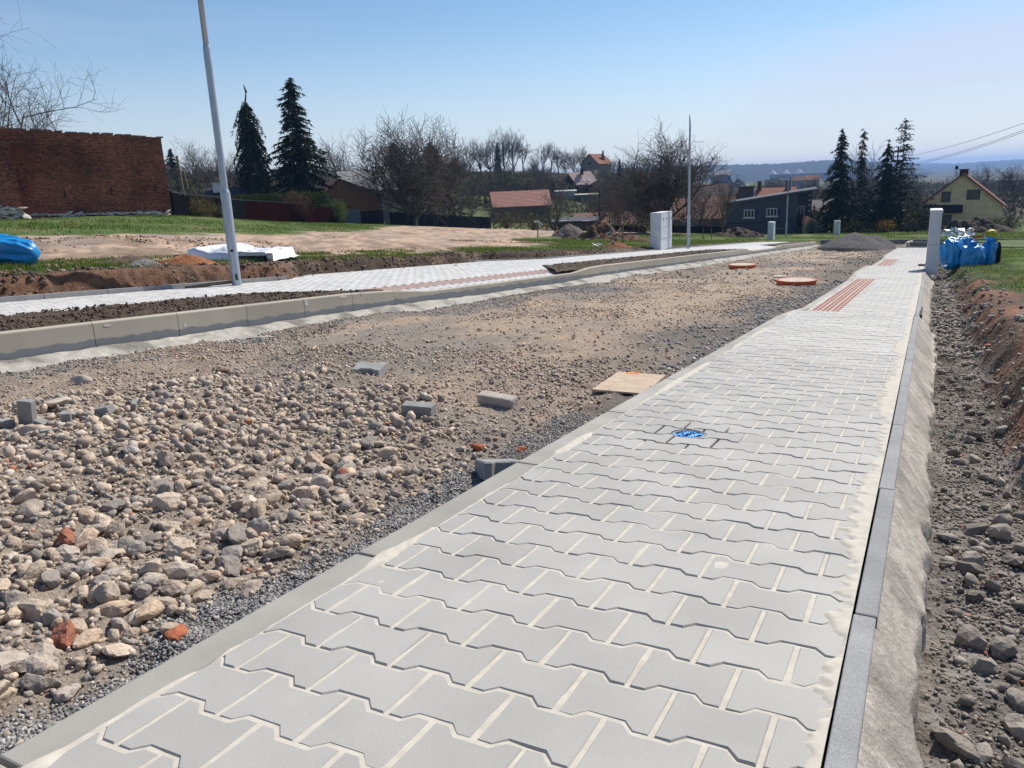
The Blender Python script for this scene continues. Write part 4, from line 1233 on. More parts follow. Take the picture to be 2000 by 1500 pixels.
rock_thing('rounded pale stone beside the dark footprints of gravel', (-4.5, 2.5), .17, (1, .8, .7), 6, (.55, .47, .40), (0, 0, 1))
rock_thing('dark grey angular stone left of the broken blocks', (-4.45, 3.35), .14, (1, .8, .9), 8, (.16, .16, .17), (0, .3, 2))
for i, (x, y, s, lab) in enumerate([(-1.96, 3.26, .10, 'broken red brick bit just behind the tipped paving block'), (-1.74, 3.30, .075, 'smaller piece of red brick touching the near kerb'),
                                    (-1.80, 1.28, .10, 'dark red brick chunk at the edge of the fine grey gravel'), (-2.55, 1.18, .10, 'squarish orange brick half at the left edge of the photo')]):
    rock_thing(lab, (x, y), s, (1, .75, .7), 20 + i, (.44, .15, .08), (.1, .1, i * 1.3), 'brick', 'brick_piece')
# slab and smashed pavers by the left edge
sl = MB(); sl.box((0, 0, 0), (.30, .34, .05)); o = sl.build('concrete_slab', m_kerb, None, bevel=.015)
o.location = (-4.98, 2.40, rz_(-4.98, 2.40) + .10); o.rotation_euler = (.05, .06, .75); tag(o, 'pale concrete slab propped on brick at the left edge', 'slab')
BR = [(-4.68, 2.60, .09, (.085, .05, .17), (.1, .15, .5), 'tall broken grey block standing up beside the slab'),
      (-4.60, 2.80, .035, (.07, .045, .04), (.2, .3, 1.0), 'small dark-faced block fragment behind the standing one'),
      (-4.44, 2.92, .045, (.11, .06, .05), (.1, -.2, .3), 'broken paver with a pale top in the heap of fragments'),
      (-4.34, 3.06, .05, (.03, .055, .07), (.5, .3, .8), 'narrow white-topped fragment at the back of the heap'),
      (-4.50, 2.72, .04, (.05, .05, .06), (.2, .1, .9), 'square block fragment in the middle of the heap'),
      (-4.58, 2.62, .03, (.08, .05, .03), (.1, .3, .2), 'flat grey fragment at the front of the heap'),
      (-4.76, 2.50, .03, (.11, .05, .04), (.05, .1, .4), 'long low fragment under the corner of the slab'),
      (-4.32, 2.50, .02, (.09, .03, .02), (.1, .05, 1.15), 'slim grey splinter lying by itself below the heap')]
for x, y, lf, s, r_, lab in BR:
    block('block_fragment', lab, 'block fragment', (x, y), s, r_, lift=lf, bev=.004)
# plywood sheet against the kerb
ply = MB().box((0, 0, 0), (.36, .72, .014)).build('plywood_board', m_ply, None, bevel=.002)
ply.location = (-1.80, 5.12, float(pl(5.12)) - .135); ply.rotation_euler = (tilt, .02, .10)
tag(ply, 'square of pale plywood lying against the near kerb', 'board')
MB().box((-.06, .33, .0085), (.10, .05, .002)).build('paint_stain', m_orange_stain, ply)
for i in range(26):
    pass

# manhole shaft rings in the road
def shaft(loc, rad, label):
    t = empty('manhole_ring', (loc[0], loc[1], float(pl(loc[1])) + loc[2]), random.random() * 6, label, 'manhole', 'orange manhole shafts in the road')
    MB().lathe([(rad * .97, -.2), (rad * .97, .05), (rad, .055), (rad, .115), (rad * .93, .115), (rad * .92, -.2)], 40, cap=False).build('ring', m_orange, t)
    MB().lathe([(rad * .915, .070), (rad * .915, .105), (rad * .88, .113)], 40).build('lid', m_cover, t)
    return t
shaft((-2.47, 17.6, -.24), .41, 'orange plastic manhole ring nearer the footpath')
shaft((-5.05, 24.6, -.22), .41, 'orange plastic manhole ring nearer the far kerb')
o = MB().lathe([(.16, 0), (.16, .03), (.15, .035)], 24).build('small_cover', m_cover); o.location = (-3.02, 18.9, float(pl(18.9)) - .16)
tag(o, 'small pale round cover lying behind the nearer orange ring', 'cover')

# ------------------------------------------------------------------ mounds
def mound(name, label, cx, cy, rx, ry, h, base, colf, m=m_bank, n=70, pw=1.3, seed=0, rough=.12, rz=0, peaks=None, zf=None):
    t = np.linspace(0, 2 * np.pi, n, endpoint=False); r = np.linspace(0, 1, n // 2)
    T, Q = np.meshgrid(t, r); lx = np.cos(T) * Q * rx; ly = np.sin(T) * Q * ry
    X = cx + lx * math.cos(rz) - ly * math.sin(rz); Y = cy + lx * math.sin(rz) + ly * math.cos(rz)
    if peaks is None: hh = (1 - Q) ** pw if pw < 1 else (1 - Q ** pw) * (1 - Q * .15)
    else:
        hh = 0
        for (ax, ay, w, k) in peaks: hh = np.maximum(hh, k * np.clip(1 - np.hypot(lx / rx - ax, ly / ry - ay) / w, 0, 1))
        hh = hh * (1 - .25 * hh)
    nse = (fbm(X * 2 / max(h, .3), Y * 2 / max(h, .3), 5, seed) - .5) * rough * 2
    Z = (zf(X, Y) if zf else Fz(X, Y)) + base + h * hh + nse * h * np.clip(1 - Q, 0, .3) * 3
    Z = Z - .12 * (Q > .97)
    na = n; i = np.arange(len(r) - 1)[:, None] * na; j = np.arange(na)[None, :]; jn = (j + 1) % na
    Fq = np.stack([i + j, i + na + j, i + na + jn, i + jn], -1).reshape(-1, 4)
    o = npmesh(name, np.stack([X, Y, Z], -1).reshape(-1, 3), Fq, m, smooth=True, col=colf(X, Y).reshape(-1, 3))
    return tag(o, label, 'heap', kind='thing')
cc_ = lambda c, c2=None, s=3: (lambda X, Y: np.array(c) * (1 - sstep(.4, .6, fbm(X * s, Y * s, 4, 7))[..., None]) + np.array(c2 or c) * sstep(.4, .6, fbm(X * s, Y * s, 4, 7))[..., None])
mound('gravel_heap', 'big heap of dark grey gravel at the end of the road', -3.75, 49.5, 2.1, 4.2, 1.36, .02, cc_((.105, .10, .105), (.13, .125, .125)), seed=2, n=110, rough=.05, zf=lambda X, Y: pl(Y) - .28,
      peaks=[(-.05, -.1, 1.0, 1.0), (.42, .25, .7, .80)])
mound('clay_heap', 'low spread of orange clay on the bank between blue bag and lamp post', -12.55, 10.45, .78, .42, .24, -.02, cc_((.46, .20, .09), (.34, .14, .07)), seed=3, rz=.9, zf=lambda X, Y: bankL_z(np.maximum(X, -13.6), Y) * 0 + Fz(X, Y))
mound('gravel_spill', 'small spill of grey gravel left of the orange clay', -12.65, 9.6, .5, .4, .18, -.02, cc_((.30, .29, .28), (.22, .21, .20)), seed=4)
mound('soil_heap', 'dark brown heap of soil behind the grey gravel spill', -13.25, 9.75, .8, .45, .22, -.02, cc_((.15, .11, .085), (.22, .16, .12)), seed=5, rz=.9)
mound('grey_mound', 'rounded grey heap beside the taped excavation', -24.3, 55.5, 1.6, 1.6, 1.3, -.1, cc_((.16, .14, .125), (.20, .18, .16)), seed=6, rough=.2)
mound('brown_mound', 'ragged heap of brown earth inside the taped excavation', -21.6, 54.5, 1.7, 1.6, 1.6, -.1, cc_((.20, .115, .07), (.13, .08, .055)), seed=7, rough=.5)
mound('low_mound', 'low ridge of dug brown earth beside the ragged heap', -18.6, 51.5, 2.2, 1.2, .65, -.05, cc_((.24, .13, .085), (.15, .09, .06)), seed=8, rough=.5, rz=.5)
mound('clay_mound', 'small orange clay heap at the lip of the far bank', -12.8, 34.6, .9, .7, .30, -.03, cc_((.38, .17, .09), (.28, .13, .08)), seed=9, rough=.3)
mound('branch_heap', 'low brown heap of cut branches and earth on the grass by the dark house', -16.4, 78, 3.0, 2.0, .95, -.1, cc_((.13, .10, .08), (.09, .07, .055)), seed=10, rough=.6)
mound('rubble_heap', 'dark brown earth heap in front of the yellow house', 4.2, 99, 4.6, 2.5, 1.9, -.2, cc_((.085, .065, .055), (.12, .095, .075)), seed=12, rough=.4)

# ================================================================== TREES
def seg_mesh(P0, P1, R0, R1, n):
    """many tapered prisms at once"""
    P0 = np.asarray(P0); P1 = np.asarray(P1); R0 = np.asarray(R0)[:, None, None]; R1 = np.asarray(R1)[:, None, None]
    d = P1 - P0; d = d / (np.linalg.norm(d, axis=1)[:, None] + 1e-9)
    up = np.where(np.abs(d[:, 2:3]) > .9, np.array([[1., 0, 0]]), np.array([[0., 0, 1.]]))
    a = np.cross(d, up); a /= np.linalg.norm(a, axis=1)[:, None]; b = np.cross(d, a)
    t = np.arange(n) * 2 * np.pi / n
    ring = a[:, None, :] * np.cos(t)[None, :, None] + b[:, None, :] * np.sin(t)[None, :, None]
    V = np.concatenate([P0[:, None, :] + ring * R0, P1[:, None, :] + ring * R1], 1).reshape(-1, 3)
    i = np.arange(n); base = np.array([[k, (k + 1) % n, n + (k + 1) % n, n + k] for k in i])
    Fq = (base[None] + (np.arange(len(P0)) * 2 * n)[:, None, None]).reshape(-1, 4)
    return V, Fq

def bare_tree(rg, H=9.0, spread=.9, trunk_h=.18, trunk_r=.022, limbs=7, kids=(6, 5, 5), upw=.35, twig_r=.018, wig=.25, lean=.15, droop=0.0):
    """winter tree: thick = (p0,p1,r0,r1) list, thin = list"""
    thick, thin = [], []
    def grow(p, d, L_, r, lvl):
        ns = 4 if lvl == 0 else 3 if lvl < 3 else 2
        pts = [p]; dd = d
        for s in range(ns):
            dd = dd + rg.normal(size=3) * wig * (.6 if lvl == 0 else 1) + np.array([0, 0, upw * .35 - droop * (lvl > 1)])
            dd = dd / np.linalg.norm(dd)
            p2 = pts[-1] + dd * L_ / ns
            ra = r * (1 - .6 * s / ns); rb_ = r * (1 - .6 * (s + 1) / ns)
            (thick if lvl < 2 else thin).append((pts[-1], p2, max(ra, twig_r * .6), max(rb_, twig_r * .5)))
            pts.append(p2)
        if lvl >= len(kids): return
        nk = kids[lvl]
        for k in range(nk):
            t = .25 + .75 * (k + rg.random() * .8) / nk
            i = min(int(t * ns), ns - 1); q = pts[i] + (pts[i + 1] - pts[i]) * (t * ns - i if t * ns - i < 1 else 1)
            side = rg.normal(size=3); side -= side.dot(dd) * dd; side /= np.linalg.norm(side)
            nd = dd * rg.uniform(.35, .8) + side * rg.uniform(.6, 1.0) + np.array([0, 0, upw * rg.uniform(0, .8)])
            grow(q, nd / np.linalg.norm(nd), L_ * rg.uniform(.42, .68), r * rg.uniform(.38, .5), lvl + 1)
    th = H * trunk_h; tr = H * trunk_r
    base = np.array([0., 0, -.3]); top = np.array([rg.normal() * lean * th, rg.normal() * lean * th, th])
    thick.append((base, top * .5 + base * .5, tr * 1.25, tr)); thick.append((top * .5 + base * .5, top, tr, tr * .9))
    for k in range(limbs):
        a = 2 * math.pi * (k + rg.random() * .6) / limbs
        tilt_ = spread * rg.uniform(.25, 1.0) if k else .12
        d = np.array([math.cos(a) * math.sin(tilt_), math.sin(a) * math.sin(tilt_), math.cos(tilt_)])
        grow(top - np.array([0, 0, rg.random() * th * .25]), d, (H - th) * rg.uniform(.55, .72), tr * rg.uniform(.42, .6), 0)
    return thick, thin

def tree_meshes(rg, **kw):
    tk, tn = bare_tree(rg, **kw)
    def mk(nm, L_, n):
        V, Fq = seg_mesh([a[0] for a in L_], [a[1] for a in L_], [a[2] for a in L_], [a[3] for a in L_], n)
        o = npmesh(nm, V, Fq, None); me = o.data; bpy.data.objects.remove(o); return me
    return mk('trunk', tk, 6), mk('crown', tn, 3)

def add_tree(meshes, loc, s, rz, label, name='bare_tree', cat='tree', group=None, mt=None, sz=None):
    t = empty(name, loc, rz, label, cat, group)
    t.scale = (s, s, sz or s)
    for me, nm in zip(meshes, ('trunk', 'crown')):
        if me is None: continue
        if not me.materials: me.materials.append(mt or m_bark)
        o = bpy.data.objects.new(nm, me); COL.objects.link(o); o.parent = t
    return t

tg = np.random.default_rng(21)
# the two big bare trees and the one behind the brick wall
A_ = tree_meshes(tg, H=13.6, spread=1.38, trunk_h=.09, limbs=15, kids=(8, 7, 6), twig_r=.034, wig=.22, upw=.34, trunk_r=.022)
add_tree(A_, G(805, 104), 1.0, .3, 'big broad bare tree behind the black board fence')
B_ = tree_meshes(tg, H=9.6, spread=1.30, trunk_h=.13, limbs=15, kids=(8, 7, 6), twig_r=.023, wig=.24, upw=.30, trunk_r=.026)
t_ = add_tree(B_, G(1292, 76), 1.0, 1.1, 'wide spreading bare tree behind the white meter cabinets')
C_ = tree_meshes(tg, H=17.0, spread=1.2, trunk_h=.2, limbs=14, kids=(8, 7, 6), twig_r=.015, wig=.24, upw=.34, trunk_r=.015)
add_tree(C_, G(-60, 62, -2.0), .98, .2, 'bare tree rising behind the brick wall at the left edge')
# background kinds
K_ = [tree_meshes(tg, H=10, spread=(.55, 1.05, .8, .65, 1.2, .9, .5)[i], trunk_h=(.12, .25, .18, .3, .15, .2, .1)[i], limbs=(5, 8, 7, 6, 9, 6, 5)[i], kids=((5, 5, 4), (6, 4, 4), (5, 5, 4), (4, 5, 5), (5, 5, 4), (6, 5, 3), (7, 4, 4))[i], twig_r=.028, wig=(.16, .28, .22, .3, .25, .2, .18)[i], upw=(.6, .25, .42, .3, .2, .5, .7)[i]) for i in range(7)]
KL = [bare_tree(tg, H=10, spread=.9, trunk_h=.2, limbs=6, kids=(5, 4), twig_r=.06, wig=.22, upw=.4) for i in range(4)]
def bg(px, py, d, i, s, label, group=None, dz=0.0, rz=None, mt=None):
    p = G(px, d, dz)
    return add_tree(K_[(i * 3 + int(px)) % 7], p, s, rz if rz is not None else tg.random() * 6, label, group=group, sz=s * (.85 + .35 * tg.random()))
near_small = [(1085, 103, .62, 'bare fruit tree in front of the red-roofed shed'), (960, 112, .40, 'small bare tree just right of the end of the black fence'),
              (1015, 108, .36, 'thin bare shrubby tree left of the fruit tree'), (915, 116, .42, 'pale twiggy tree over the middle of the black fence'),
              (1415, 84, .48, 'low brown bare tree at the left corner of the dark grey house'), (1210, 86, .52, 'bare tree left of the white meter cabinets'),
              (1740, 118, .85, 'bare tree between the last two tall spruces'), (1690, 112, .7, 'bare tree seen through the gap in the spruces'),
              (1790, 110, .60, 'bare tree beside the left eave of the yellow house')]
for i, (px, d, s, lab) in enumerate(near_small): bg(px, 0, d, i, s, lab)
# skyline trees: (px, depth, size, kind)
SK = [(290, 150, 1.25), (318, 140, 1.0), (352, 150, 1.15), (385, 165, 1.35), (412, 150, 1.1), (442, 150, 1.15), (468, 160, 1.1), (640, 170, 1.5), (668, 150, 1.45), (695, 160, 1.2),
      (918, 250, 1.35), (940, 262, 1.65), (962, 262, 1.75), (985, 262, 1.65), (1003, 258, 1.5), (1022, 262, 1.3), (1044, 270, .9), (1062, 275, 1.35), (1076, 278, 1.3), (1092, 275, 1.1), (1106, 285, 1.0), (1122, 290, 1.25), (1138, 296, 1.35),
      (1150, 300, 1.1), (1186, 290, 1.0), (1203, 280, 1.0), (1222, 270, 1.0), (1240, 260, .95), (900, 230, 1.0), (878, 220, 1.1), (860, 230, 1.2)]
spots = ['above the brick wall', 'right of the brick wall top', 'left of the near lamp post', 'behind the near lamp post', 'right of the near lamp post', 'left of the drooping spruce', 'touching the drooping spruce', 'right of the big spruce', 'between spruce and big bare tree', 'against the big bare tree',
         'left end of the hilltop row', 'second on the hilltop row', 'tallest cluster of the hilltop row', 'over the small dark conifer', 'right shoulder of the tall hilltop cluster', 'where the tall cluster steps down', 'low one in the dip of the ridge', 'twin crowns left', 'twin crowns right', 'right of the twin crowns', 'thin one on the ridge', 'left of the orange-roofed hill house', 'behind the orange-roofed hill house',
         'hidden behind the gable of the hill house', 'right of the hilltop conifer', 'left fringe of the wide tree', 'just left of the wide tree', 'behind the wide tree', 'right of the big bare tree', 'behind the right side of the big bare tree', 'behind the middle of the big bare tree']
for i, ((px, d, s), sp) in enumerate(zip(SK, spots)):
    bg(px, 0, d, i, s * .80, 'distant bare tree on the skyline, ' + sp, group='bare trees on the skyline')
# slope wood: bare trees one can tell apart only here and there
hg = np.random.default_rng(33)
def woodland(n, pxr, dr, sr, label, skip=None):
    """bare trees that read as one mass: a single object"""
    P0, P1, R0, R1 = [], [], [], []
    for i in range(n):
        px = hg.uniform(*pxr); d = hg.uniform(*dr)
        if skip and skip(px, d): continue
        g_ = np.array(G(px, d)); s_ = hg.uniform(*sr); a = hg.uniform(0, 6.28); c_, n_ = math.cos(a) * s_, math.sin(a) * s_
        M = np.array([[c_, -n_, 0], [n_, c_, 0], [0, 0, s_]])
        for L_ in KL[i % 4]:
            P0.append(np.array([q[0] for q in L_]) @ M.T + g_); P1.append(np.array([q[1] for q in L_]) @ M.T + g_)
            R0.append(np.array([q[2] for q in L_]) * s_); R1.append(np.array([q[3] for q in L_]) * s_)
    V, Fq = seg_mesh(np.vstack(P0), np.vstack(P1), np.concatenate(R0), np.concatenate(R1), 3)
    tag(npmesh('woodland', V, Fq, m_bark), label, 'woodland', kind='stuff')
woodland(95, (905, 1250), (165, 262), (.35, .75), 'mass of bare trees on the wooded slope below the skyline', lambda px, d: 1085 < px < 1185 and d > 175 and d < 225)
woodland(36, (270, 700), (125, 175), (.55, .95), 'bare wood behind the left-hand gardens')
woodland(62, (1370, 1840), (170, 420), (.45, .85), 'bare trees scattered between the valley houses')
woodland(24, (1185, 1395), (100, 190), (.4, .75), 'bare garden trees behind the wide spreading tree')
for px, d, s, lab in [(1700, 130, 1.0, 'tall bare tree beyond the four spruces'), (1865, 190, .85, 'bare tree over the left roof slope of the yellow house'), (1925, 190, .95, 'round bare tree behind the ridge of the yellow house'), (1960, 220, .9, 'smaller bare tree right of the yellow house roof'), (1990, 170, .95, 'dark bare tree at the right edge above the valley')]:
    bg(px, 0, d, int(px) % 4, s, lab)

def spruce(rg, H, Rb, whorls=26, per=8, sprays=10, droop=.5, size=.38, prof=None, dens=1.0, trunk=.012, start=.08, lift=.25):
    P0, P1, R0, R1 = [], [], [], []
    zs = np.linspace(-.4, H, 9)
    for a, b in zip(zs[:-1], zs[1:]):
        P0.append((0, 0, a)); P1.append((0, 0, b)); R0.append(max(H * trunk * (1 - a / H), .02)); R1.append(max(H * trunk * (1 - b / H), .012))
    T = []
    for w_ in range(whorls):
        f = start + (1 - start) * (w_ + rg.random() * .5) / whorls
        z0_ = H * f; R_ = Rb * (prof(f) if prof else (1 - f) ** .85) * rg.uniform(.75, 1.1)
        n = per if rg.random() < .9 else per // 2
        for k in range(n):
            if rg.random() > dens + .25: continue
            a = 2 * math.pi * (k + rg.random()) / n; z = z0_ + rg.normal() * H / whorls * .55
            L_ = max(R_ * rg.uniform(.42, 1.22) * (1 + .18 * math.sin(a * 2 + f * 9)), .12)
            pts = []
            for s in range(4):
                u = s / 3
                pts.append(np.array([math.cos(a) * L_ * u, math.sin(a) * L_ * u, z + lift * L_ * u * .6 - droop * L_ * u * u + (.18 * L_ * max(0, u - .7))]))
            for q in range(3):
                P0.append(pts[q]); P1.append(pts[q + 1]); R0.append(.035 * (1 - q * .3) * H / 12); R1.append(.025 * (1 - q * .3) * H / 12)
            ns = max(3, int(sprays * (L_ / Rb) * dens + 2))
            for s in range(ns):
                u = (s + rg.random()) / ns
                i = min(int(u * 3), 2); p = pts[i] + (pts[i + 1] - pts[i]) * (u * 3 - i)
                for _ in range(3):
                    sz_ = size * rg.uniform(.5, 1.15) * (.6 + .4 * (1 - f))
                    d1 = np.array([math.cos(a + rg.normal() * .9), math.sin(a + rg.normal() * .9), -abs(rg.normal()) * .9 * (droop + .4)]); d1 /= np.linalg.norm(d1)
                    sd = np.cross(d1, rg.normal(size=3)); sd /= np.linalg.norm(sd) + 1e-9
                    q0 = p + rg.normal(size=3) * .06
                    T.append([q0 - sd * sz_ * .16, q0 + sd * sz_ * .16, q0 + d1 * sz_])
    V, Fq = seg_mesh(P0, P1, R0, R1, 5)
    o = npmesh('trunk', V, Fq, m_bark); tm_ = o.data; bpy.data.objects.remove(o)
    T = np.array(T); V = T.reshape(-1, 3); Ft = np.arange(len(V)).reshape(-1, 3)
    o = npmesh('crown', V, Ft, None); cm_ = o.data; bpy.data.objects.remove(o)
    return tm_, cm_
def add_spruce(meshes, loc, s, rz, label, m, group=None, name='spruce'):
    t = empty(name, loc, rz, label, 'conifer', group); t.scale = (s, s, s)
    for me, nm in zip(meshes, ('trunk', 'crown')):
        if nm == 'crown' and not me.materials: me.materials.append(m)
        o = bpy.data.objects.new(nm, me); COL.objects.link(o); o.parent = t
    return t
sg = np.random.default_rng(8)
# column with hanging shoots (weeping), and the tall dense one
wp = spruce(sg, 14.0, 3.1, whorls=54, per=11, sprays=24, droop=1.6, size=.70, prof=lambda f: .36 + .70 * (1 - f) ** .9 if f < .95 else .22, start=.0, lift=.6)
t = add_spruce(wp, G(500, 92), .95, .5, 'dark columnar spruce with drooping branches and a bent tip', m_needle, name='weeping_spruce')
MB().tube((0, 0, 14.0), (.25, 0, 15.2), .12, .07, 6).tube((.25, 0, 15.1), (.05, 0, 16.0), .16, .04, 6).build('leader', m_needle, t)
dn = spruce(sg, 16.8, 5.0, whorls=38, per=12, sprays=28, droop=.44, size=.85, start=.0, lift=.28, prof=lambda f: (1 - f) ** .68)
add_spruce(dn, G(588, 96), 1.0, 1.5, 'tall dense dark spruce right of the drooping one', m_needle)
sp1 = spruce(sg, 15, 5.0, whorls=26, per=9, sprays=26, droop=.75, size=.85, dens=.95, lift=.4)
sp2 = spruce(sg, 15, 4.4, whorls=24, per=8, sprays=20, droop=.6, size=.75, dens=.8, lift=.35, prof=lambda f: (1 - f) ** .7 * (.35 if .45 < f < .95 else 1) + .12)
sp3 = spruce(sg, 13, 4.6, whorls=24, per=9, sprays=26, droop=.7, size=.82, dens=.9, lift=.4)
sp4 = spruce(sg, 15, 4.4, whorls=32, per=8, sprays=16, droop=.35, size=.62, dens=.7, lift=.55, prof=lambda f: (1 - f) ** .6)
for i, (me, px, d, s, lab) in enumerate([(sp1, 1642, 96, .82, 'first of the tall thin spruces, left with layered drooping boughs'), (sp2, 1683, 98, .84, 'second tall spruce with a nearly bare upper trunk'),
                                          (sp3, 1733, 99, .85, 'shorter spruce third in the row, leaning against the tallest'), (sp4, 1762, 100, .92, 'tallest spruce of the row with a wispy thin top')]):
    t_ = add_spruce(me, G(px, d), s, i * 1.3, lab, m_needle2 if i in (1, 3) else m_needle, group='tall thin spruces beyond the street end')
    t_.scale = (s * (1, .72, .95, .85)[i], s * (1, .72, .95, .85)[i], s)
for i, (px, d, s, lab) in enumerate([(974, 262, .62, 'small dark conifer among the tallest hilltop trees'), (1178, 285, .60, 'small conifer right of the orange-roofed hill house'), (890, 200, .80, 'dark pine right of the big bare tree'),
                                     (345, 150, .62, 'small pointed conifer behind the brick wall corner'), (775, 150, 1.05, 'dark evergreen behind the left half of the big bare tree'), (845, 150, 1.0, 'dark evergreen behind the right half of the big bare tree'),
                                     (1210, 230, .6, 'dark conifer on the slope right of the hill house'), (1892, 210, .5, 'small conifer behind the yellow house roof')]):
    t_ = add_spruce(dn, G(px, d), s, i, lab, m_needle)
    if i in (0, 1, 6, 7): t_.scale = (s * .62, s * .62, s)
    if i in (2, 4, 5): t_.scale = (s * 1.25, s * 1.35, s * (.62 + .05 * i - .1))

# ------------------------------------------------------------------ bushes and undergrowth
def leafy(name, pts, size, col, rg, label=None, cat=None, kind=None, group=None, parent=None, aspect=.5, up=.6, var=.3):
    n = len(pts)
    d = rg.normal(size=(n, 3)); d[:, 2] = np.abs(d[:, 2]) + up; d /= np.linalg.norm(d, axis=1)[:, None]
    s = np.cross(d, rg.normal(size=(n, 3))); s /= np.linalg.norm(s, axis=1)[:, None]
    sz = (size * rg.uniform(.6, 1.3, n))[:, None]
    V = np.stack([pts - s * sz * aspect * .5, pts + s * sz * aspect * .5, pts + d * sz], 1).reshape(-1, 3)
    c = np.asarray(col)[rg.integers(0, len(col), n)] * rg.uniform(1 - var, 1 + var, n)[:, None]
    o = npmesh(name, V, np.arange(3 * n).reshape(-1, 3), m_bush, parent, col=np.repeat(c, 3, 0))
    tag(o, label, cat, group, kind)
    return o
def bush(px, d, w, h, cols, label, n=2600, leaf=.14, name='bush', stemcol=m_bark):
    p = G(px, d); t = empty(name, p, 0, label, 'bush')
    r_ = np.random.default_rng(int(px * 7 + d))
    u = r_.normal(size=(n, 3)); u /= np.linalg.norm(u, axis=1)[:, None]; q = r_.random(n) ** .4
    lob = 1 + .28 * np.sin(u[:, 0] * 5 + u[:, 2] * 4) * np.cos(u[:, 1] * 6)
    P = u * (q * lob)[:, None] * np.array([w / 2, w / 2, h / 2]) + np.array([0, 0, h / 2])
    leafy('foliage', P, leaf, cols, r_, parent=t)
    S0, S1 = [], []
    for i in range(60):
        a = r_.random() * 6.28; k = r_.random() * .9
        S0.append((math.cos(a) * .1, math.sin(a) * .1, -.1)); S1.append((math.cos(a) * k * w / 2, math.sin(a) * k * w / 2, h * r_.uniform(.6, 1.12)))
    V, Fq = seg_mesh(S0, S1, [.03] * 60, [.012] * 60, 3)
    npmesh('stems', V, Fq, stemcol, t)
    return t
YEL = [(.30, .22, .04), (.16, .15, .04), (.10, .08, .04)]
RED = [(.16, .075, .045), (.11, .06, .04), (.20, .12, .06)]
GRN = [(.13, .20, .03), (.08, .13, .025), (.18, .24, .04)]
DGR = [(.02, .03, .012), (.035, .05, .018)]
bush(385, 56, 2.2, 1.7, YEL, 'yellow flowering bush against the dark fence near the brick wall', n=1500, leaf=.09)
bush(425, 60, 1.9, 1.3, [(.07, .065, .03), (.10, .09, .04)], 'dull olive shrub right of the yellow flowering bush', n=1200, leaf=.09)
bush(578, 84, 3.6, 3.3, RED, 'reddish brown twiggy bush in front of the oxblood fence', n=3800, leaf=.13)
bush(536, 82, 2.4, 1.6, RED, 'low russet shrub left of the reddish brown bush', n=1300, leaf=.12)
bush(655, 91, 2.6, 2.7, GRN, 'bright yellow green bush left of the grey gate wall', n=2200, leaf=.13)
bush(628, 90, 2.4, 2.3, RED + DGR, 'dark brown shrub at the end of the oxblood fence', n=1600, leaf=.13)
bush(1040, 108, 2.8, 1.8, [(.12, .14, .03), (.08, .09, .03)], 'pale green budding bush behind the wire fence posts', n=1300, leaf=.13)
bush(1080, 106, 3.0, 2.2, [(.10, .10, .04), (.07, .06, .03)], 'greenish shrub at the foot of the fruit tree', n=1300, leaf=.13)
bush(985, 110, 2.4, 2.0, [(.09, .07, .05), (.12, .10, .07)], 'brown scrub beside the end of the black fence', n=1200, leaf=.13)
bush(1590, 92, 2.4, 1.7, [(.16, .19, .13), (.22, .25, .18)], 'pale silvery bush beside the orange tiled lean-to', n=1300, leaf=.13)
bush(1738, 93, 2.2, 1.6, [(.42, .24, .02), (.30, .18, .02)], 'golden yellow bush under the spruces', n=900, leaf=.12)
bush(1715, 94, 2.0, 1.2, [(.16, .12, .03), (.10, .08, .03)], 'dull yellow shrub left of the golden bush', n=800, leaf=.12)
bush(1935, 92, 4.2, 1.5, [(.07, .085, .035), (.11, .10, .06)], 'grey green shrub growing on the dark earth heap', n=1800, leaf=.14)
bush(1985, 90, 4.5, 1.7, [(.06, .075, .03), (.10, .10, .05)], 'green scrub at the right edge below the yellow house', n=1800, leaf=.14)
bush(1800, 98, 3.4, 2.6, DGR + [(.06, .05, .03)], 'dark overgrown shrub behind the tall white cabinet', n=2600, leaf=.15)
# clipped hedge on the fence top
p = G(530, 84); hd = np.random.default_rng(4)
Pn = np.stack([hd.uniform(-7.5, 6, 7000), hd.uniform(-.6, .6, 7000), hd.uniform(1.2, 2.95, 7000)], 1)
rz = face_cam(p); c_, s_ = math.cos(rz), math.sin(rz)
Pn = np.stack([p[0] + Pn[:, 0] * c_ - Pn[:, 1] * s_, p[1] + Pn[:, 0] * s_ + Pn[:, 1] * c_, p[2] + Pn[:, 2]], 1)
leafy('hedge', Pn, .22, [(.035, .055, .018), (.05, .075, .02)], hd, 'clipped dark green hedge rising over the oxblood fence', 'hedge')
# hillside and valley undergrowth
def ug(n, pxa, pxb, da, db, hmax, cols, label, size, seed, clump=18):
    r_ = np.random.default_rng(seed)
    px = r_.uniform(pxa, pxb, n); d = r_.uniform(da, db, n)
    P = np.stack([(px - 1000) / F_PX, (356.6 - .042 * (px - 1000) - 750) / F_PX, np.ones(n)], 1) * d[:, None] @ R.T
    cx, cy = P[:, 0], P[:, 1]
    hh = sstep(.40, .62, fbm(cx / clump, cy / clump, 4, seed)) 
    keep = r_.random(n) < (.12 + .88 * hh); cx, cy, hh = cx[keep], cy[keep], hh[keep]
    z = Fz(cx, cy) + r_.random(len(cx)) * hmax * (.15 + .85 * hh)
    leafy('undergrowth', np.stack([cx, cy, z], 1), size, cols, r_, label, 'undergrowth', 'stuff', aspect=.45, up=.3, var=.4)
BR_ = [(.075, .060, .045), (.10, .085, .06), (.055, .055, .035), (.085, .11, .04)]
ug(52000, 890, 1300, 165, 245, 3.4, BR_, 'brown and green scrub covering the slope below the skyline', 1.0, 71)
ug(26000, 200, 900, 130, 260, 5.0, BR_, 'brown scrub filling the wood behind the left-hand gardens', 1.0, 72)
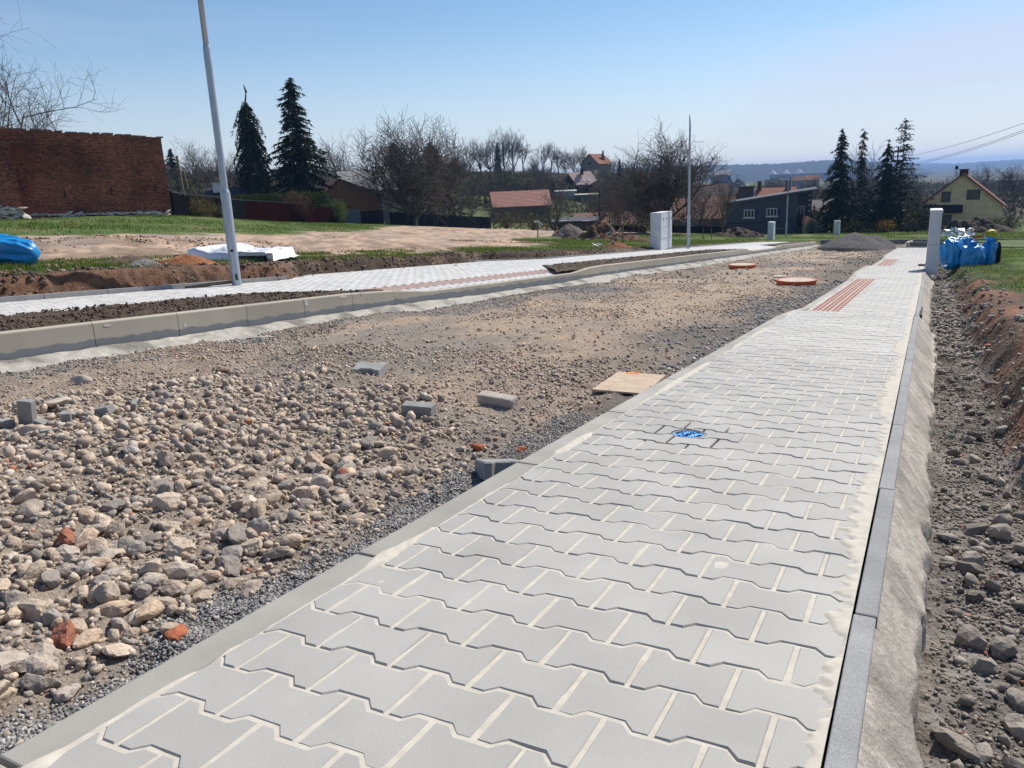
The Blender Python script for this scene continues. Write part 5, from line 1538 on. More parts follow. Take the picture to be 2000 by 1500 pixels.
ug(30000, 1150, 1700, 105, 330, 3.0, [(.07, .05, .04), (.09, .065, .05), (.05, .042, .032)], 'brown scrub between the valley houses', .8, 73)
ug(34000, 1580, 2200, 112, 420, 4.0, [(.05, .04, .035), (.065, .055, .045), (.04, .045, .025)], 'dull brown scrub in the valley behind the yellow house', .9, 74)
ug(9000, 960, 1330, 92, 150, 2.2, [(.085, .07, .045), (.06, .055, .03), (.10, .11, .04)], 'rough scrub in the gardens beyond the dirt track', .35, 75, 6)
ug(12000, 1590, 1850, 90, 108, 2.6, [(.015, .02, .01), (.03, .035, .018), (.05, .045, .02)], 'dark thicket under the tall thin spruces', .45, 76, 5)

# ------------------------------------------------------------------ grass
def grassfield(n, x0, x1, y0, y1, hh, w, label, seed, mask, zf=None, cols=((.11, .18, .032), (.14, .22, .045), (.08, .13, .028), (.22, .20, .08)), ypow=1.0):
    r_ = np.random.default_rng(seed)
    x = r_.uniform(x0, x1, n); y = y0 + (y1 - y0) * r_.random(n) ** ypow
    m_ = mask(x, y); k = r_.random(n) < m_; x, y, m_ = x[k], y[k], m_[k]
    z = (zf(x, y) if zf else Fz(x, y)) - .01
    n = len(x); a = r_.uniform(0, 2 * np.pi, n); h_ = hh * r_.uniform(.4, 1.25, n) * (.5 + .5 * m_); ln = r_.uniform(0, .55, n) * h_
    d = np.stack([np.cos(a), np.sin(a), 0 * a], 1); q = np.stack([-np.sin(a), np.cos(a), 0 * a], 1)
    P = np.stack([x, y, z], 1); ww = (w * r_.uniform(.6, 1.3, n))[:, None]
    V = np.stack([P - q * ww, P + q * ww, P + d * ln[:, None] + np.array([0, 0, 1]) * h_[:, None]], 1).reshape(-1, 3)
    c = np.array(cols)[r_.integers(0, len(cols), n)] * r_.uniform(.75, 1.25, n)[:, None]
    o = npmesh('grass', V, np.arange(3 * n).reshape(-1, 3), m_grass, col=np.repeat(c, 3, 0))
    tag(o, label, 'grass', kind='stuff')
def fieldedge(y): return np.interp(y, [-60, -10, 12, 23, 32, 45, 54, 75, 100, 120], [-21, -21, -21, -22, -26.5, -34, -41, -52, -60, -62])
grassfield(150000, -62, -20, 6, 100, .11, .022, 'green grass between the dirt track and the garden fences', 301,
           lambda x, y: sstep(.0, 1.0, (fieldedge(y) + (fbm(x * .5, y * .5, 4, 3) - .5) * 3.2) - x) * (1 - sstep(55, 95, np.hypot(x, y)) * .4) * (.35 + .65 * sstep(.3, .5, fbm(x * .6, y * .6, 3, 302))), ypow=.9)
grassfield(60000, -16.0, -12.3, 4.5, 26, .095, .010, 'tufts of green grass along the top of the nearer bank', 303,
           lambda x, y: sstep(.42, .54, fbm(x * .9, y * .5, 4, 114)) * sstep(.15, .6, -12.25 - (pave_left_edge(y) + 11.2) * 0 - x + (fbm(x * 2, y * 2, 3, 304) - .5)) * (1 - sstep(-15.2, -15.8, x)),
           zf=lambda x, y: np.where(x > -13.9, bankL_z(x, y) + .01, Fz(x, y)))
grassfield(50000, -24, -12.4, 26, 62, .13, .02, 'grass patch around the taped excavation', 305,
           lambda x, y: sstep(.36, .5, fbm(x * .5, y * .35, 4, 306)) * sstep(.0, 2, x - np.interp(y, [26, 36, 40, 60], [-15.5, -17, -22, -25])))
grassfield(90000, .35, 9, 7.5, 42, .065, .008, 'green grass along the red earth bank to the right', 307,
           lambda x, y: sstep(-.05, .35, x - np.interp(y, [7, 8, 11.5, 13, 17, 21, 30, 43], [2.2, 1.7, 1.05, .85, .62, .35, .3, .3]) + (fbm(x * 2.2, y * 1.6, 4, 134) - .5) * .9) * (.3 + .7 * sstep(.35, .5, fbm(x * 1.2, y * .8, 3, 308))),
           zf=lambda x, y: np.where(x < 1.8, ditch_z(x, y), Fz(x, y)), ypow=1.2)
grassfield(60000, -22, 14, 63.5, 100, .13, .03, 'strip of grass beyond the end of the street', 309, lambda x, y: .4 + .6 * sstep(.4, .55, fbm(x * .3, y * .3, 3, 310)))

# ================================================================== BUILDINGS
def plain(name, c, rough=.85, sc=2.0, var=.82, **k):
    return mat(name, c, tuple(x * var for x in c), scale=sc, rough=rough, coord='obj', **k)
def house(name, label, px, d, w, dp, h, rh, wallc, roofc, twist=0.0, ridge='away', over=.35, cat='house', wins=(), chim=(), dz=0.0, base=.0, pk=0.5, gable_c=None, lines=9):
    """box with a gabled roof. ridge 'away': gable faces the camera; 'across': roof slope faces it. Local X to the right, Y away."""
    p = G(px, d, dz); t = empty(name, p, face_cam(p) + twist, label, cat)
    mw = wallc if isinstance(wallc, bpy.types.Material) else plain('render_wall', wallc); mr = roofmat('roof_tiles', roofc, tuple(x * .75 for x in roofc), lines)
    mg = plain('gable', gable_c) if gable_c else mw
    x0, x1, y0, y1 = -w / 2, w / 2, 0, dp
    if ridge == 'away':
        xk = x0 + w * pk
        V = [(x0, y0, -1.2), (x1, y0, -1.2), (x1, y0, h), (xk, y0, h + rh), (x0, y0, h), (x0, y1, -1.2), (x1, y1, -1.2), (x1, y1, h), (xk, y1, h + rh), (x0, y1, h)]
        Fc = [(0, 1, 2, 3, 4), (9, 8, 7, 6, 5), (1, 6, 7, 2), (5, 0, 4, 9)]
        pymesh('wall', V, Fc, [mw], t)
        rb_ = MB()
        for xa, sgn in ((x0, -1), (x1, 1)):
            L_ = math.hypot(xa - xk, rh); ux, uz = (xa - xk) / L_, -rh / L_
            ex, ez = xa + ux * over, h + uz * over
            nx_, nz_ = abs(uz), abs(ux)
            n_ = Vector((sgn * abs(rh) / L_, 0, abs(xa - xk) / L_)) * .14
            A = [Vector((xk, y0 - over, h + rh)), Vector((ex, y0 - over, ez)), Vector((ex, y1 + over, ez)), Vector((xk, y1 + over, h + rh))]
            VV = [a for a in A] + [a + n_ for a in A]
            rb_.add(VV, [(3, 2, 1, 0), (4, 5, 6, 7), (0, 1, 5, 4), (1, 2, 6, 5), (2, 3, 7, 6), (3, 0, 4, 7)])
        roof = rb_.build('roof', mr, t)
    else:
        ym = (y0 + y1) / 2
        V = [(x0, y0, -1.2), (x1, y0, -1.2), (x1, y0, h), (x0, y0, h), (x0, y1, -1.2), (x1, y1, -1.2), (x1, y1, h), (x0, y1, h), (x0, ym, h + rh), (x1, ym, h + rh)]
        Fc = [(0, 1, 2, 3), (5, 4, 7, 6), (1, 5, 6, 9, 2), (4, 0, 3, 8, 7)]
        pymesh('wall', V, Fc, [mw], t)
        rb_ = MB()
        for ya, sgn in ((y0, -1), (y1, 1)):
            L_ = math.hypot(ya - ym, rh); uy, uz = (ya - ym) / L_, -rh / L_
            ey, ez = ya + uy * over, h + uz * over
            n_ = Vector((0, sgn * rh / L_, abs(ya - ym) / L_)) * .14
            A = [Vector((x0 - over, ym, h + rh)), Vector((x0 - over, ey, ez)), Vector((x1 + over, ey, ez)), Vector((x1 + over, ym, h + rh))]
            VV = A + [a + n_ for a in A]
            rb_.add(VV, [(3, 2, 1, 0), (4, 5, 6, 7), (0, 1, 5, 4), (1, 2, 6, 5), (2, 3, 7, 6), (3, 0, 4, 7)])
        roof = rb_.build('roof', mr, t)
    for (cx, cy, cz, s, hh, c) in chim:
        b = MB().box((cx, cy, cz + hh / 2), (s, s, hh)).box((cx, cy, cz + hh + .05), (s * 1.2, s * 1.2, .1))
        b.build('chimney', plain('chimney_brick', c), roof)
    for wn_ in wins: window(t, *wn_)
    return t
m_fr_d = mat('brown_frame', (.05, .035, .03), rough=.6); m_fr_w = mat('white_frame', (.7, .71, .74), rough=.5); m_blind = mat('drawn_blind', (.16, .145, .125), (.13, .12, .105), scale=3, rough=.8)
def window(t, x, z, w, h, fr='d', blind=False, mull=0, y=0.0, name='window'):
    m = m_fr_d if fr == 'd' else m_fr_w
    f = MB(); f.box((x - w / 2 + .04, y - .03, z), (.08, .08, h)); f.box((x + w / 2 - .04, y - .03, z), (.08, .08, h))
    f.box((x, y - .03, z + h / 2 - .04), (w - .162, .078, .08)); f.box((x, y - .03, z - h / 2 + .04), (w - .162, .078, .08))
    for i in range(mull): f.box((x - w / 2 + w * (i + 1) / (mull + 1), y - .031, z), (.07, .07, h - .165))
    if fr == 'w': f.box((x, y - .06, z - h / 2 - .05), (w + .3, .14, .08))
    o = f.build(name, m, t)
    MB().box((x, y - .012, z), (w - .165, .016, h - .165)).build('pane', m_blind if blind else m_glass, o)
    return o

# yellow house at the right
H_ = 1 / F_PX * 102
yh = house('yellow_house', 'pale yellow gabled house with brown windows and a dark balcony at the right', 1884, 101, 9.5, 9.5, 2.95, 4.0, (.88, .66, .38), (.13, .04, .03), twist=-.02, over=.5,
      wins=[(-1.75, 4.15, 1.05, 1.35, 'd', True), (1.35, 4.35, 1.5, 1.25, 'd', True), (-1.45, 1.15, 1.15, 1.35, 'd', True), (-3.1, .95, .75, 1.75, 'd', True)],
      chim=[(.0, 2.2, 6.4, 1.0, 1.1, (.09, .06, .05))])
bal = MB().box((-2.05, -.5, 2.65), (4.7, .12, .95)).box((-2.05, -.28, 2.13), (4.7, .55, .08)); bal.build('balcony', mat('balcony_boards', (.02, .018, .035), rough=.7), yh)
MB().box((0, -.05, .0), (9.56, .12, .55)).build('plinth', plain('plinth', (.16, .09, .07)), yh)
a = MB().tube((-.9, 1.8, 6.9), (-.9, 1.8, 8.0), .03, .02, 5).box((-.9, 1.8, 7.8), (.35, .1, .5)); a.build('antenna', m_dark, yh)
# dark grey split-level house
p = G(1505, 96); dh = empty('grey_house', p, face_cam(p) - .02, 'dark grey flat house with a slanting roof and white windows', 'house')
mdh = plain('dark_render', (.075, .08, .10)); wl, wr, hl, hr = -5.1, 5.0, 3.75, 5.05
V = [(wl, 0, -1), (3.35, 0, -1), (3.35, 0, 4.85), (wl, 0, hl), (wl, 9, -1), (wr, 9, -1), (wr, 9, hr), (wl, 9, hl)]
pymesh('wall', [(wl, 0, -1), (3.35, 0, -1), (3.35, 0, 4.84), (wl, 0, hl), (wl, 9, -1), (wr, 9, -1), (wr, 9, hr), (wl, 9, hl), (3.35, 2.2, -1), (wr, 2.2, -1), (wr, 2.2, hr), (3.35, 2.2, 4.84)],
       [(0, 1, 2, 3), (5, 4, 7, 6), (4, 0, 3, 7), (1, 8, 11, 2), (8, 9, 10, 11), (9, 5, 6, 10)], mdh, dh)
VV = [(wl - .1, -.35, hl), (wr + .5, -.35, hr + .10), (wr + .5, 9.3, hr + .10), (wl - .1, 9.3, hl)]
rf_ = MB().add([Vector(v) for v in VV] + [Vector(v) + Vector((0, 0, .22)) for v in VV], [(3, 2, 1, 0), (4, 5, 6, 7), (0, 1, 5, 4), (1, 2, 6, 5), (2, 3, 7, 6), (3, 0, 4, 7)]).build('roof', plain('roof_edge', (.10, .10, .12)), dh)
MB().box((4.7, -.42, 5.25), (1.6, .06, .10), ry=-.125).build('fascia', mat('pale_fascia', (.6, .6, .6)), dh)
for wn_ in [(-2.35, 2.55, 1.25, 1.0, 'w', False, 2), (.35, 2.65, 1.25, 1.0, 'w', False, 2), (-3.55, .35, 1.15, .95, 'w', False, 2)]: window(dh, *wn_)
for x_, z_ in ((-1.55, 2.55), (1.15, 2.65), (-2.8, .35)): MB().box((x_, -.02, z_), (.42, .04, 1.0)).build('shutter', mat('blue_shutter', (.03, .045, .12), rough=.7), dh)
window(dh, 3.75, 2.5, .8, 1.5, 'w', False, 1, 2.2)
window(dh, 4.4, .3, .7, 1.6, 'w', False, 0, 2.2)
MB().box((4.2, .9, 1.55), (1.9, 2.3, .14)).box((4.2, -.15, 1.95), (1.9, .08, .75)).box((5.1, .9, 1.95), (.08, 2.2, .75)).build('balcony', m_black, dh)
for z_ in (4.4, 3.8, 3.2, 2.5): MB().lathe([(.0, 0), (.12, .02), (.12, .18), (0, .2)], 10, (4.7, 2.05, z_), cap=False).build('wall_ornament', m_fr_w, dh)
MB().box((-.2 + 1.7, -.03, .65), (1.3, .10, .07)).build('ledge', mat('grey_ledge', (.3, .3, .33)), dh)
MB().box((-1, -.012, 1.42), (8.2, .03, .10)).build('string_course', m_black, dh)
# orange tiled lean-to
p = G(1588, 93); t = empty('lean_to', p, face_cam(p) - .2, 'small lean-to with a steep orange tiled roof beside the dark grey house', 'shed')
pymesh('roof', [(-1.0, 0, 1.3), (1.2, 0, .0), (1.2, 2.2, .0), (-1.0, 2.2, 1.3), (-1.0, .9, 2.3), (.5, .9, 1.7)], [(0, 1, 5, 4), (1, 2, 5), (2, 3, 4, 5), (0, 4, 3)], roofmat('orange_tiles', (.42, .17, .10), (.33, .13, .08), 14), t)
MB().box((.1, 1.1, .2), (2.0, 1.8, 1.6)).build('wall', plain('lean_wall', (.3, .28, .25)), t)
# houses behind
house('tiled_house', 'long house with a brown orange tiled roof behind the dark grey house', 1503, 135, 8.6, 8, 2.6, 2.2, (.33, .28, .22), (.30, .12, .07), ridge='across', chim=[(-1.6, 3.5, 4.6, .7, 1.4, (.10, .06, .05)), (3.2, 3.0, 4.4, .9, 1.7, (.16, .13, .12))], dz=1.1)
t_ = house('flat_block', 'grey brown cottage with dark roof beside the tall pale pole', 1425, 120, 6.2, 7, 2.9, 1.9, (.24, .21, .19), (.06, .045, .045), ridge='across', dz=1.1)
MB().box((2.5, 1.2, 4.2), (2.3, 2.0, 1.6)).box((2.5, 1.1, 5.05), (2.7, 2.3, .14)).build('dormer', plain('dormer', (.10, .09, .09)), t_)
MB().box((3.75, .15, 3.9), (.14, .14, 2.2)).build('corner_post', m_fr_w, t_)
house('brown_house', 'dark brown roofed house behind the wide spreading tree', 1388, 165, 7, 8, 3.2, 2.6, (.22, .17, .13), (.10, .05, .04), ridge='across', dz=.4)
house('low_tiled_house', 'low tiled house seen through the branches of the wide tree', 1352, 112, 12, 8, 1.5, 2.7, (.20, .16, .14), (.26, .12, .085), ridge='across', dz=.2)
house('old_tiled_shed', 'low shed with rows of faded red tiles beside the wooden pole', 1180, 112, 8.5, 6, 1.0, 1.5, (.12, .10, .09), (.26, .13, .10), ridge='across', dz=-.2)
t_ = house('grey_shed', 'low dark felt-roofed shed left of the wooden pole', 1122, 104, 6.0, 4, 1.3, .35, (.06, .06, .065), (.09, .095, .11), ridge='across')
MB().box((-1.4, -.5, 1.45), (1.3, .5, .05), rz=.05).box((1.5, -.45, 1.36), (1.2, .4, .05)).build('roof_sheet', m_fr_w, t_)
house('red_roofed_shed', 'long shed with a pale red roof in the middle distance', 1018, 132, 9.6, 6.4, 2.5, 2.35, (.13, .11, .09), (.42, .21, .17), ridge='across', twist=.12, dz=.3)
# orange-brown house at the left
oh = house('brown_rendered_house', 'terracotta brown gabled house between spruce and bare tree', 686, 108, 8.1, 8, 3.6, 2.3, (.27, .145, .085), (.16, .045, .045), twist=.14, pk=.30, over=.4,
           wins=[(3.35, .8, .55, 1.9, 'd')])
for k in range(2): MB().box((-2.2 + 1.35 * k - .3, .2 + 3.2 * k, 5.93), (.35, 3.0, .12)).build('ridge_cap', mat('pale_ridge', (.5, .42, .38)), oh)
house('grey_tiled_house', 'house with a light grey tiled roof half hidden by the big bare tree', 722, 122, 8.4, 8, 4.6, 2.9, (.25, .24, .22), (.34, .335, .32), ridge='across', dz=.0, twist=.1, lines=14)
house('small_white_house', 'low dark roof with a white chimney behind the left fence', 442, 88, 4.0, 5, 2.4, 1.1, (.3, .3, .3), (.05, .05, .07), ridge='across', chim=[(-.9, 1.2, 3.1, .9, 1.0, (.62, .62, .66))])
t_ = MB().tube((0, 0, 0), (0, 0, 5.3), .04, .03, 6).box((.35, 0, 5.2), (.9, .05, .05)).box((.1, 0, 4.7), (.5, .05, .05)).build('aerial', m_dark); t_.location = G(452, 86); tag(t_, 'thin television aerial beside the white chimney', 'aerial')
t_ = MB().tube((0, 0, -.3), (-.35, 0, 5.0), .11, .09, 8).tube((.3, .1, 2.6), (.05, .1, 4.2), .05, .04, 6).build('leaning_post', m_wood); t_.location = G(362, 62); tag(t_, 'leaning dark wooden post behind the left end of the fence', 'post')
house('outbuilding', 'small pale lean-to gable just right of the brick wall', 333, 66, 3.4, 4, 1.7, 1.3, (.16, .14, .13), (.3, .3, .29), pk=.15)
# hillside houses
hh_ = house('hillside_house', 'house with a pink grey roof, skylights and dark gable on the slope', 1132, 197, 4.2, 8.5, 4.0, 0.1, (.08, .07, .07), (.36, .27, .24), dz=-1.5)
bpy.data.objects.remove(hh_.children[1]); bpy.data.objects.remove([c for c in hh_.children if c.name.startswith('wall')][0]) if any(c.name.startswith('wall') for c in hh_.children) else None
mdk = plain('dark_gable', (.05, .045, .05))
pymesh('wall', [(-4.6, 0, 0), (-1.0, 0, 0), (2.0, 3, 0), (2.0, 3, 3.3), (-1.0, 0, 3.3), (-4.6, 0, 3.3), (-2.8, .5, 6.6), (4, 4, 0), (4, 4, 3), (-3, 9, 0), (-3, 9, 4)], [(0, 1, 4, 6, 5), (1, 2, 3, 4), (2, 7, 8, 3), (7, 9, 10, 8), (0, 5, 6, 10, 9)], mdk, hh_)
rr = pymesh('roof', [(-3.0, .3, 7.2), (.3, -.6, 2.9), (3.9, 3.6, 4.6), (4.4, 3.8, 5.2), (2.8, 6.0, 7.5), (-3.0, .5, 7.35), (-5.4, .4, 3.0), (-2.4, 9, 3.4)], [(0, 1, 2, 3, 4), (6, 0, 4, 7)], plain('pink_roof', (.40, .30, .27)), hh_)
for k in range(2): MB().box((1.0 + 1.3 * k, 1.0 + 1.0 * k, 5.1 + .0 * k), (.75, .5, .5), rz=.6, rx=-.5).build('skylight', m_fr_w, rr)
MB().box((.6, 2.6, 7.4), (.8, .8, 1.6)).build('chimney', mdk, rr)
house('garage', 'low flat-roofed white garage under the house on the slope', 1104, 186, 4.6, 4, 2.4, .2, (.40, .42, .46), (.5, .5, .5), ridge='across', dz=-.6)
house('flat_roof_annex', 'brown flat-roofed annex right of the white garage', 1146, 184, 5.4, 5, 3.0, .2, (.20, .17, .15), (.42, .38, .32), ridge='across', dz=-1.4)
th_ = house('hilltop_house', 'old brown gabled house with an orange roof on top of the hill', 1152, 282, 7.4, 9, 3.9, 3.4, (.27, .215, .18), (.25, .09, .05), twist=-.55, over=.4, wins=[(0, 4.0, .9, 1.0, 'd')], dz=.2)
MB().box((3.0, -3.0, .4), (3.0, 3, 2.8)).build('porch', plain('porch', (.42, .36, .26)), th_)
# valley
house('blue_house', 'small blue house with a steep gable in the valley', 1420, 300, 5.0, 8, 4.0, 3.2, (.20, .30, .42), (.22, .22, .24), twist=.5, dz=1.4)
house('pale_house', 'pale house with a pointed gable and two small windows in the valley', 1443, 285, 5.6, 8, 3.0, 2.8, (.42, .44, .50), (.08, .08, .10), dz=1.4, wins=[(-.4, 3.4, .5, .9, 'd'), (.4, 3.4, .5, .9, 'd')])
house('green_house', 'mint green house with a dark roof in the valley', 1516, 330, 8.6, 7, 4.0, 2.6, (.14, .16, .17), (.07, .075, .09), ridge='across', dz=-.4)
house('green_gable', 'mint green gable standing forward of its dark roofed house', 1509, 322, 4.0, 4, 3.4, 2.4, (.30, .42, .36), (.10, .11, .12), dz=-.3, wins=[(0, 2.2, .9, .6, 'd')])
house('grey_roofed_house', 'grey roofed house above the blue one', 1411, 390, 7.5, 7, 3.0, 2.4, (.30, .29, .30), (.34, .34, .36), ridge='across', dz=2.2)
house('white_cottage', 'tiny white cottage low in the valley behind the spruces', 1640, 260, 5, 5, 2.6, 1.6, (.55, .56, .6), (.3, .2, .15), ridge='across')
house('orange_cottage', 'small cottage with a faded orange roof in the valley', 1588, 420, 7, 6, 3, 2.2, (.4, .33, .28), (.42, .20, .13), ridge='across', dz=1.0)
house('brown_cottage', 'small brown house between the valley trees near the middle pole', 1560, 380, 6, 6, 3, 2.0, (.34, .33, .34), (.2, .12, .1), ridge='across', dz=1)
house('row_house', 'pale row house half hidden by the first tall spruce', 1612, 120, 7, 6, 2.8, 1.6, (.26, .24, .23), (.2, .18, .17), ridge='across', dz=-.5)
# long pale works with three bright roof monitors
p = G(1600, 1250); fc = empty('factory', (p[0], p[1], p[2] + 4), face_cam(p), 'long pale works building with three bright sawtooth roof lights', 'factory')
MB().box((0, 10, 4), (150, 20, 9)).build('wall', plain('factory_wall', (.34, .37, .42)), fc)
MB().box((0, 10, 8.8), (152, 22, .8)).build('roof', plain('factory_roof', (.85, .86, .88)), fc)
for k in range(3):
    x_ = -71 + k * 20.5
    pymesh('roof_light', [(x_ - 6, 4, 9), (x_ + 6, 4, 9), (x_ + 6, 20, 9), (x_ - 6, 20, 9), (x_, 4, 15.5), (x_, 20, 15.5)], [(0, 1, 4), (1, 2, 5, 4), (2, 3, 5), (3, 0, 4, 5)], mat('bright_roof', (.85, .85, .85), rough=.3, spec=.6), fc)
p = G(1790, 1200); t_ = MB().box((0, 8, 3), (34, 14, 6)).box((0, 8, 6.2), (36, 16, .6)).build('white_hall', plain('white_hall', (.8, .8, .82))); t_.location = (p[0], p[1], p[2] + 3); t_.rotation_euler = (0, 0, face_cam(p)); tag(t_, 'bright white hall roof far away between spruce and yellow house', 'hall')
p = G(1985, 330); t_ = MB().box((0, 8, 2), (14, 8, 4)).box((0, 8, 4.2), (15, 9, .5)).build('pale_barn', plain('pale_barn', (.5, .5, .5))); t_.location = p; t_.rotation_euler = (0, 0, face_cam(p)); tag(t_, 'long low pale barn at the right edge of the valley', 'barn')

# far wooded hills
def hill(name, label, pxs, pys, d, c, seed, rough, depthw=.3):
    px = np.interp(np.linspace(0, 1, 420), np.linspace(0, 1, len(pxs)), pxs); py = np.interp(px, pxs, pys)
    V = []; rows = 16
    for r_ in range(rows):
        f = r_ / (rows - 1)
        dd = d * (1 - depthw * (1 - f))
        P = np.stack([(px - 1000) / F_PX, (py - 750) / F_PX, np.ones(len(px))], 1) @ R.T
        top = P * d + np.array([0, 0, CAM_H])
        xy = P[:, :2] * dd
        zb = -26
        zt = top[:, 2] + (fbm(px * .35, px * 0 + seed, 5, seed, .65) - .5) * rough * 2
        z = zb + (top[:, 2] - zb) * (math.sin(f * math.pi / 2) ** .8) + (zt - top[:, 2]) * f ** 6 + (fbm(px * .06, px * 0 + r_ * .8, 4, seed + 1) - .5) * rough * 3 * f * (1 - f)
        V.append(np.stack([xy[:, 0], xy[:, 1], z], 1))
    P_b = np.stack([xy[:, 0] * 1.25, xy[:, 1] * 1.25, zt * 0 - 26], 1); V.append(P_b)
    V = np.array(V); n = len(px)
    i = np.arange(rows)[:, None] * n; j = np.arange(n - 1)[None, :]
    Fq = np.stack([i + j, i + j + 1, i + n + j + 1, i + n + j], -1).reshape(-1, 4)
    o = npmesh(name, V.reshape(-1, 3), Fq, mat(name + '_wood', c, tuple(x * .7 for x in c), scale=.012, rough=.95, bump=1.0, bscale=.03, bdist=6), smooth=True)
    tag(o, label, 'hill', kind='structure')
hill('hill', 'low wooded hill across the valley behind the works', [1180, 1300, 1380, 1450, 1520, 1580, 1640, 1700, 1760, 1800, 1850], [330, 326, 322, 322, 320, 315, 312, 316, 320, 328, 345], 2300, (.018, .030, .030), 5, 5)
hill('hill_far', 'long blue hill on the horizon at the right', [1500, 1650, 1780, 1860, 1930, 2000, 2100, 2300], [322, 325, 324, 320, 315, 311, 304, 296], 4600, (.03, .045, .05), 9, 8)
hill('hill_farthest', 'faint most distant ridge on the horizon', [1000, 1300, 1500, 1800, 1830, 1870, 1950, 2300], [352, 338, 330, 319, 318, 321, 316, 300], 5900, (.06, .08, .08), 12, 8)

# ================================================================== WALLS AND FENCES
def wallseg(pxa, da, pxb, db):
    a, b = G(pxa, da), G(pxb, db)
    return a, b, math.atan2(b[1] - a[1], b[0] - a[0]), math.hypot(b[0] - a[0], b[1] - a[1])
a, b, rz, L_ = wallseg(-75, 40.5, 331, 46)
bw = empty('brick_wall', (a[0], a[1], a[2]), rz, 'tall old red brick wall on a rough pale stone footing', 'wall')
hA, hB = 4.72, 4.42
zb_ = b[2] - a[2]
nseg = 40
tops = [(L_ * i / nseg, hA + (hB + zb_ - hA) * i / nseg + random.uniform(-.035, .03)) for i in range(nseg + 1)]
V = [(x, 0, -.6) for x, z in tops] + [(x, 0, z) for x, z in tops] + [(x, .5, z) for x, z in tops] + [(x, .5, -.6) for x, z in tops]
n = nseg + 1
Fc = []
for q in range(3):
    Fc += [(q * n + i, q * n + i + 1, (q + 1) * n + i + 1, (q + 1) * n + i) for i in range(nseg)]
Fc += [(n - 1, 4 * n - 1, 3 * n - 1, 2 * n - 1), (0, n, 2 * n, 3 * n)]
pymesh('brickwork', V, Fc, m_brick, bw)
# the top course is eroded: single bricks proud of the line
tc_ = MB().box((.1, .2, .044), (.29, .42, .085)); bme = None
for i in range(0, 44):
    x = L_ * i / 44 + random.uniform(0, .1)
    if random.random() < .8:
        if bme is None:
            b_ = MB().box((0, 0, 0), (.33, .52, .08)); bme = bpy.data.meshes.new('brick'); bme.from_pydata(b_.v, [], b_.f); bme.materials.append(mat('cap_brick', (.26, .20, .17), (.17, .10, .08), scale=4, rough=.95))
        o = bpy.data.objects.new('brick', bme); COL.objects.link(o); o.parent = bw
        o.location = (x + .1, .25, np.interp(x, [t_[0] for t_ in tops], [t_[1] for t_ in tops]) + .035); o.rotation_euler = (0, 0, random.uniform(-.03, .03))
for xf, zf_ in ((.47, 1.15), (.70, 1.2), (.93, 1.3)): MB().box((L_ * xf, -.03, zf_), (.08, .06, .42)).build('wall_anchor', m_dark, bw)
# pier at its left
MB().box((1.35, -.5, 1.6), (2.5, 1.0, 4.6)).build('pier', m_brick, bw)
sm = mat('footing_stone', (.60, .56, .50), (.36, .33, .30), scale=4, rough=.95, bump=.8, bscale=12, bdist=.03)
ft = []
sr = np.random.default_rng(3); S5, _ = rock_shapes(8, 2, sr, 9, .04)
smf = []
for Sx in S5:
    me = bpy.data.meshes.new('footing_stone'); me.from_pydata([tuple(v * .5) for v in Sx], [], [tuple(int(a_) for a_ in f) for f in ICO[2][1]]); me.materials.append(sm); smf.append(me)
x = 0.1
while x < L_:
    for row in range(2 if x > 2.7 else 4):
        w_ = sr.uniform(.35, .75); o = bpy.data.objects.new('footing_stone', smf[int(sr.integers(0, 8))]); COL.objects.link(o); o.parent = bw
        gzl = (b[2] - a[2]) * x / L_
        o.location = (x + sr.uniform(-.1, .1), (-.06 if x > 2.7 else -1.0), gzl + .02 + row * .19); o.scale = (w_ * sr.uniform(.9, 1.3), .35, sr.uniform(.24, .40)); o.rotation_euler = (sr.uniform(-.6, .6), sr.uniform(-.5, .5), sr.choice([0, 3.14]))
    x += .42

def board_fence(name, label, pxa, da, pxb, db, h, m, bw_=.16, n_posts=8, hb=None, cap=None, gapj=.012):
    a, b, rz, L_ = wallseg(pxa, da, pxb, db)
    t = empty(name, (a[0], a[1], a[2]), rz, label, 'fence')
    n = int(L_ / bw_); hb = hb or h
    me = {}
    for i in range(n):
        f = (i + .5) / n; z0 = gz(a[0] + (b[0] - a[0]) * f, a[1] + (b[1] - a[1]) * f) - a[2]
        hh = h + (hb - h) * f + random.uniform(-.015, .015)
        k = round(hh, 1)
        if i % 1 == 0:
            if k not in me:
                q = MB().box((0, 0, k / 2), (bw_ - gapj, .03, k)); mm = bpy.data.meshes.new('board'); mm.from_pydata(q.v, [], q.f); mm.materials.append(m); me[k] = mm
            o = bpy.data.objects.new('board', me[k]); COL.objects.link(o); o.parent = t
            o.location = (L_ * f, random.choice((0, .012)), z0 - .05 + (hh - k)); o.rotation_euler = (0, random.uniform(-.008, .008), 0)
    for i in range(n_posts + 1):
        f = i / n_posts; z0 = gz(a[0] + (b[0] - a[0]) * f, a[1] + (b[1] - a[1]) * f) - a[2]; hh = h + (hb - h) * f
        MB().box((L_ * f, .07, z0 + hh / 2), (.1, .1, hh + .06)).build('post', m, t)
    if cap:
        V = [(0, -.05, h), (L_, -.05, hb + gz(b[0], b[1]) - a[2]), (L_, .06, hb + gz(b[0], b[1]) - a[2]), (0, .06, h)]
        q = MB().add([Vector(v) for v in V] + [Vector(v) + Vector((0, 0, .05)) for v in V], [(3, 2, 1, 0), (4, 5, 6, 7), (0, 1, 5, 4), (1, 2, 6, 5), (2, 3, 7, 6), (3, 0, 4, 7)])
        q.build('coping', cap, t)
    return t
capm = mat('fence_cap', (.07, .07, .07), rough=.8, spec=0.05)
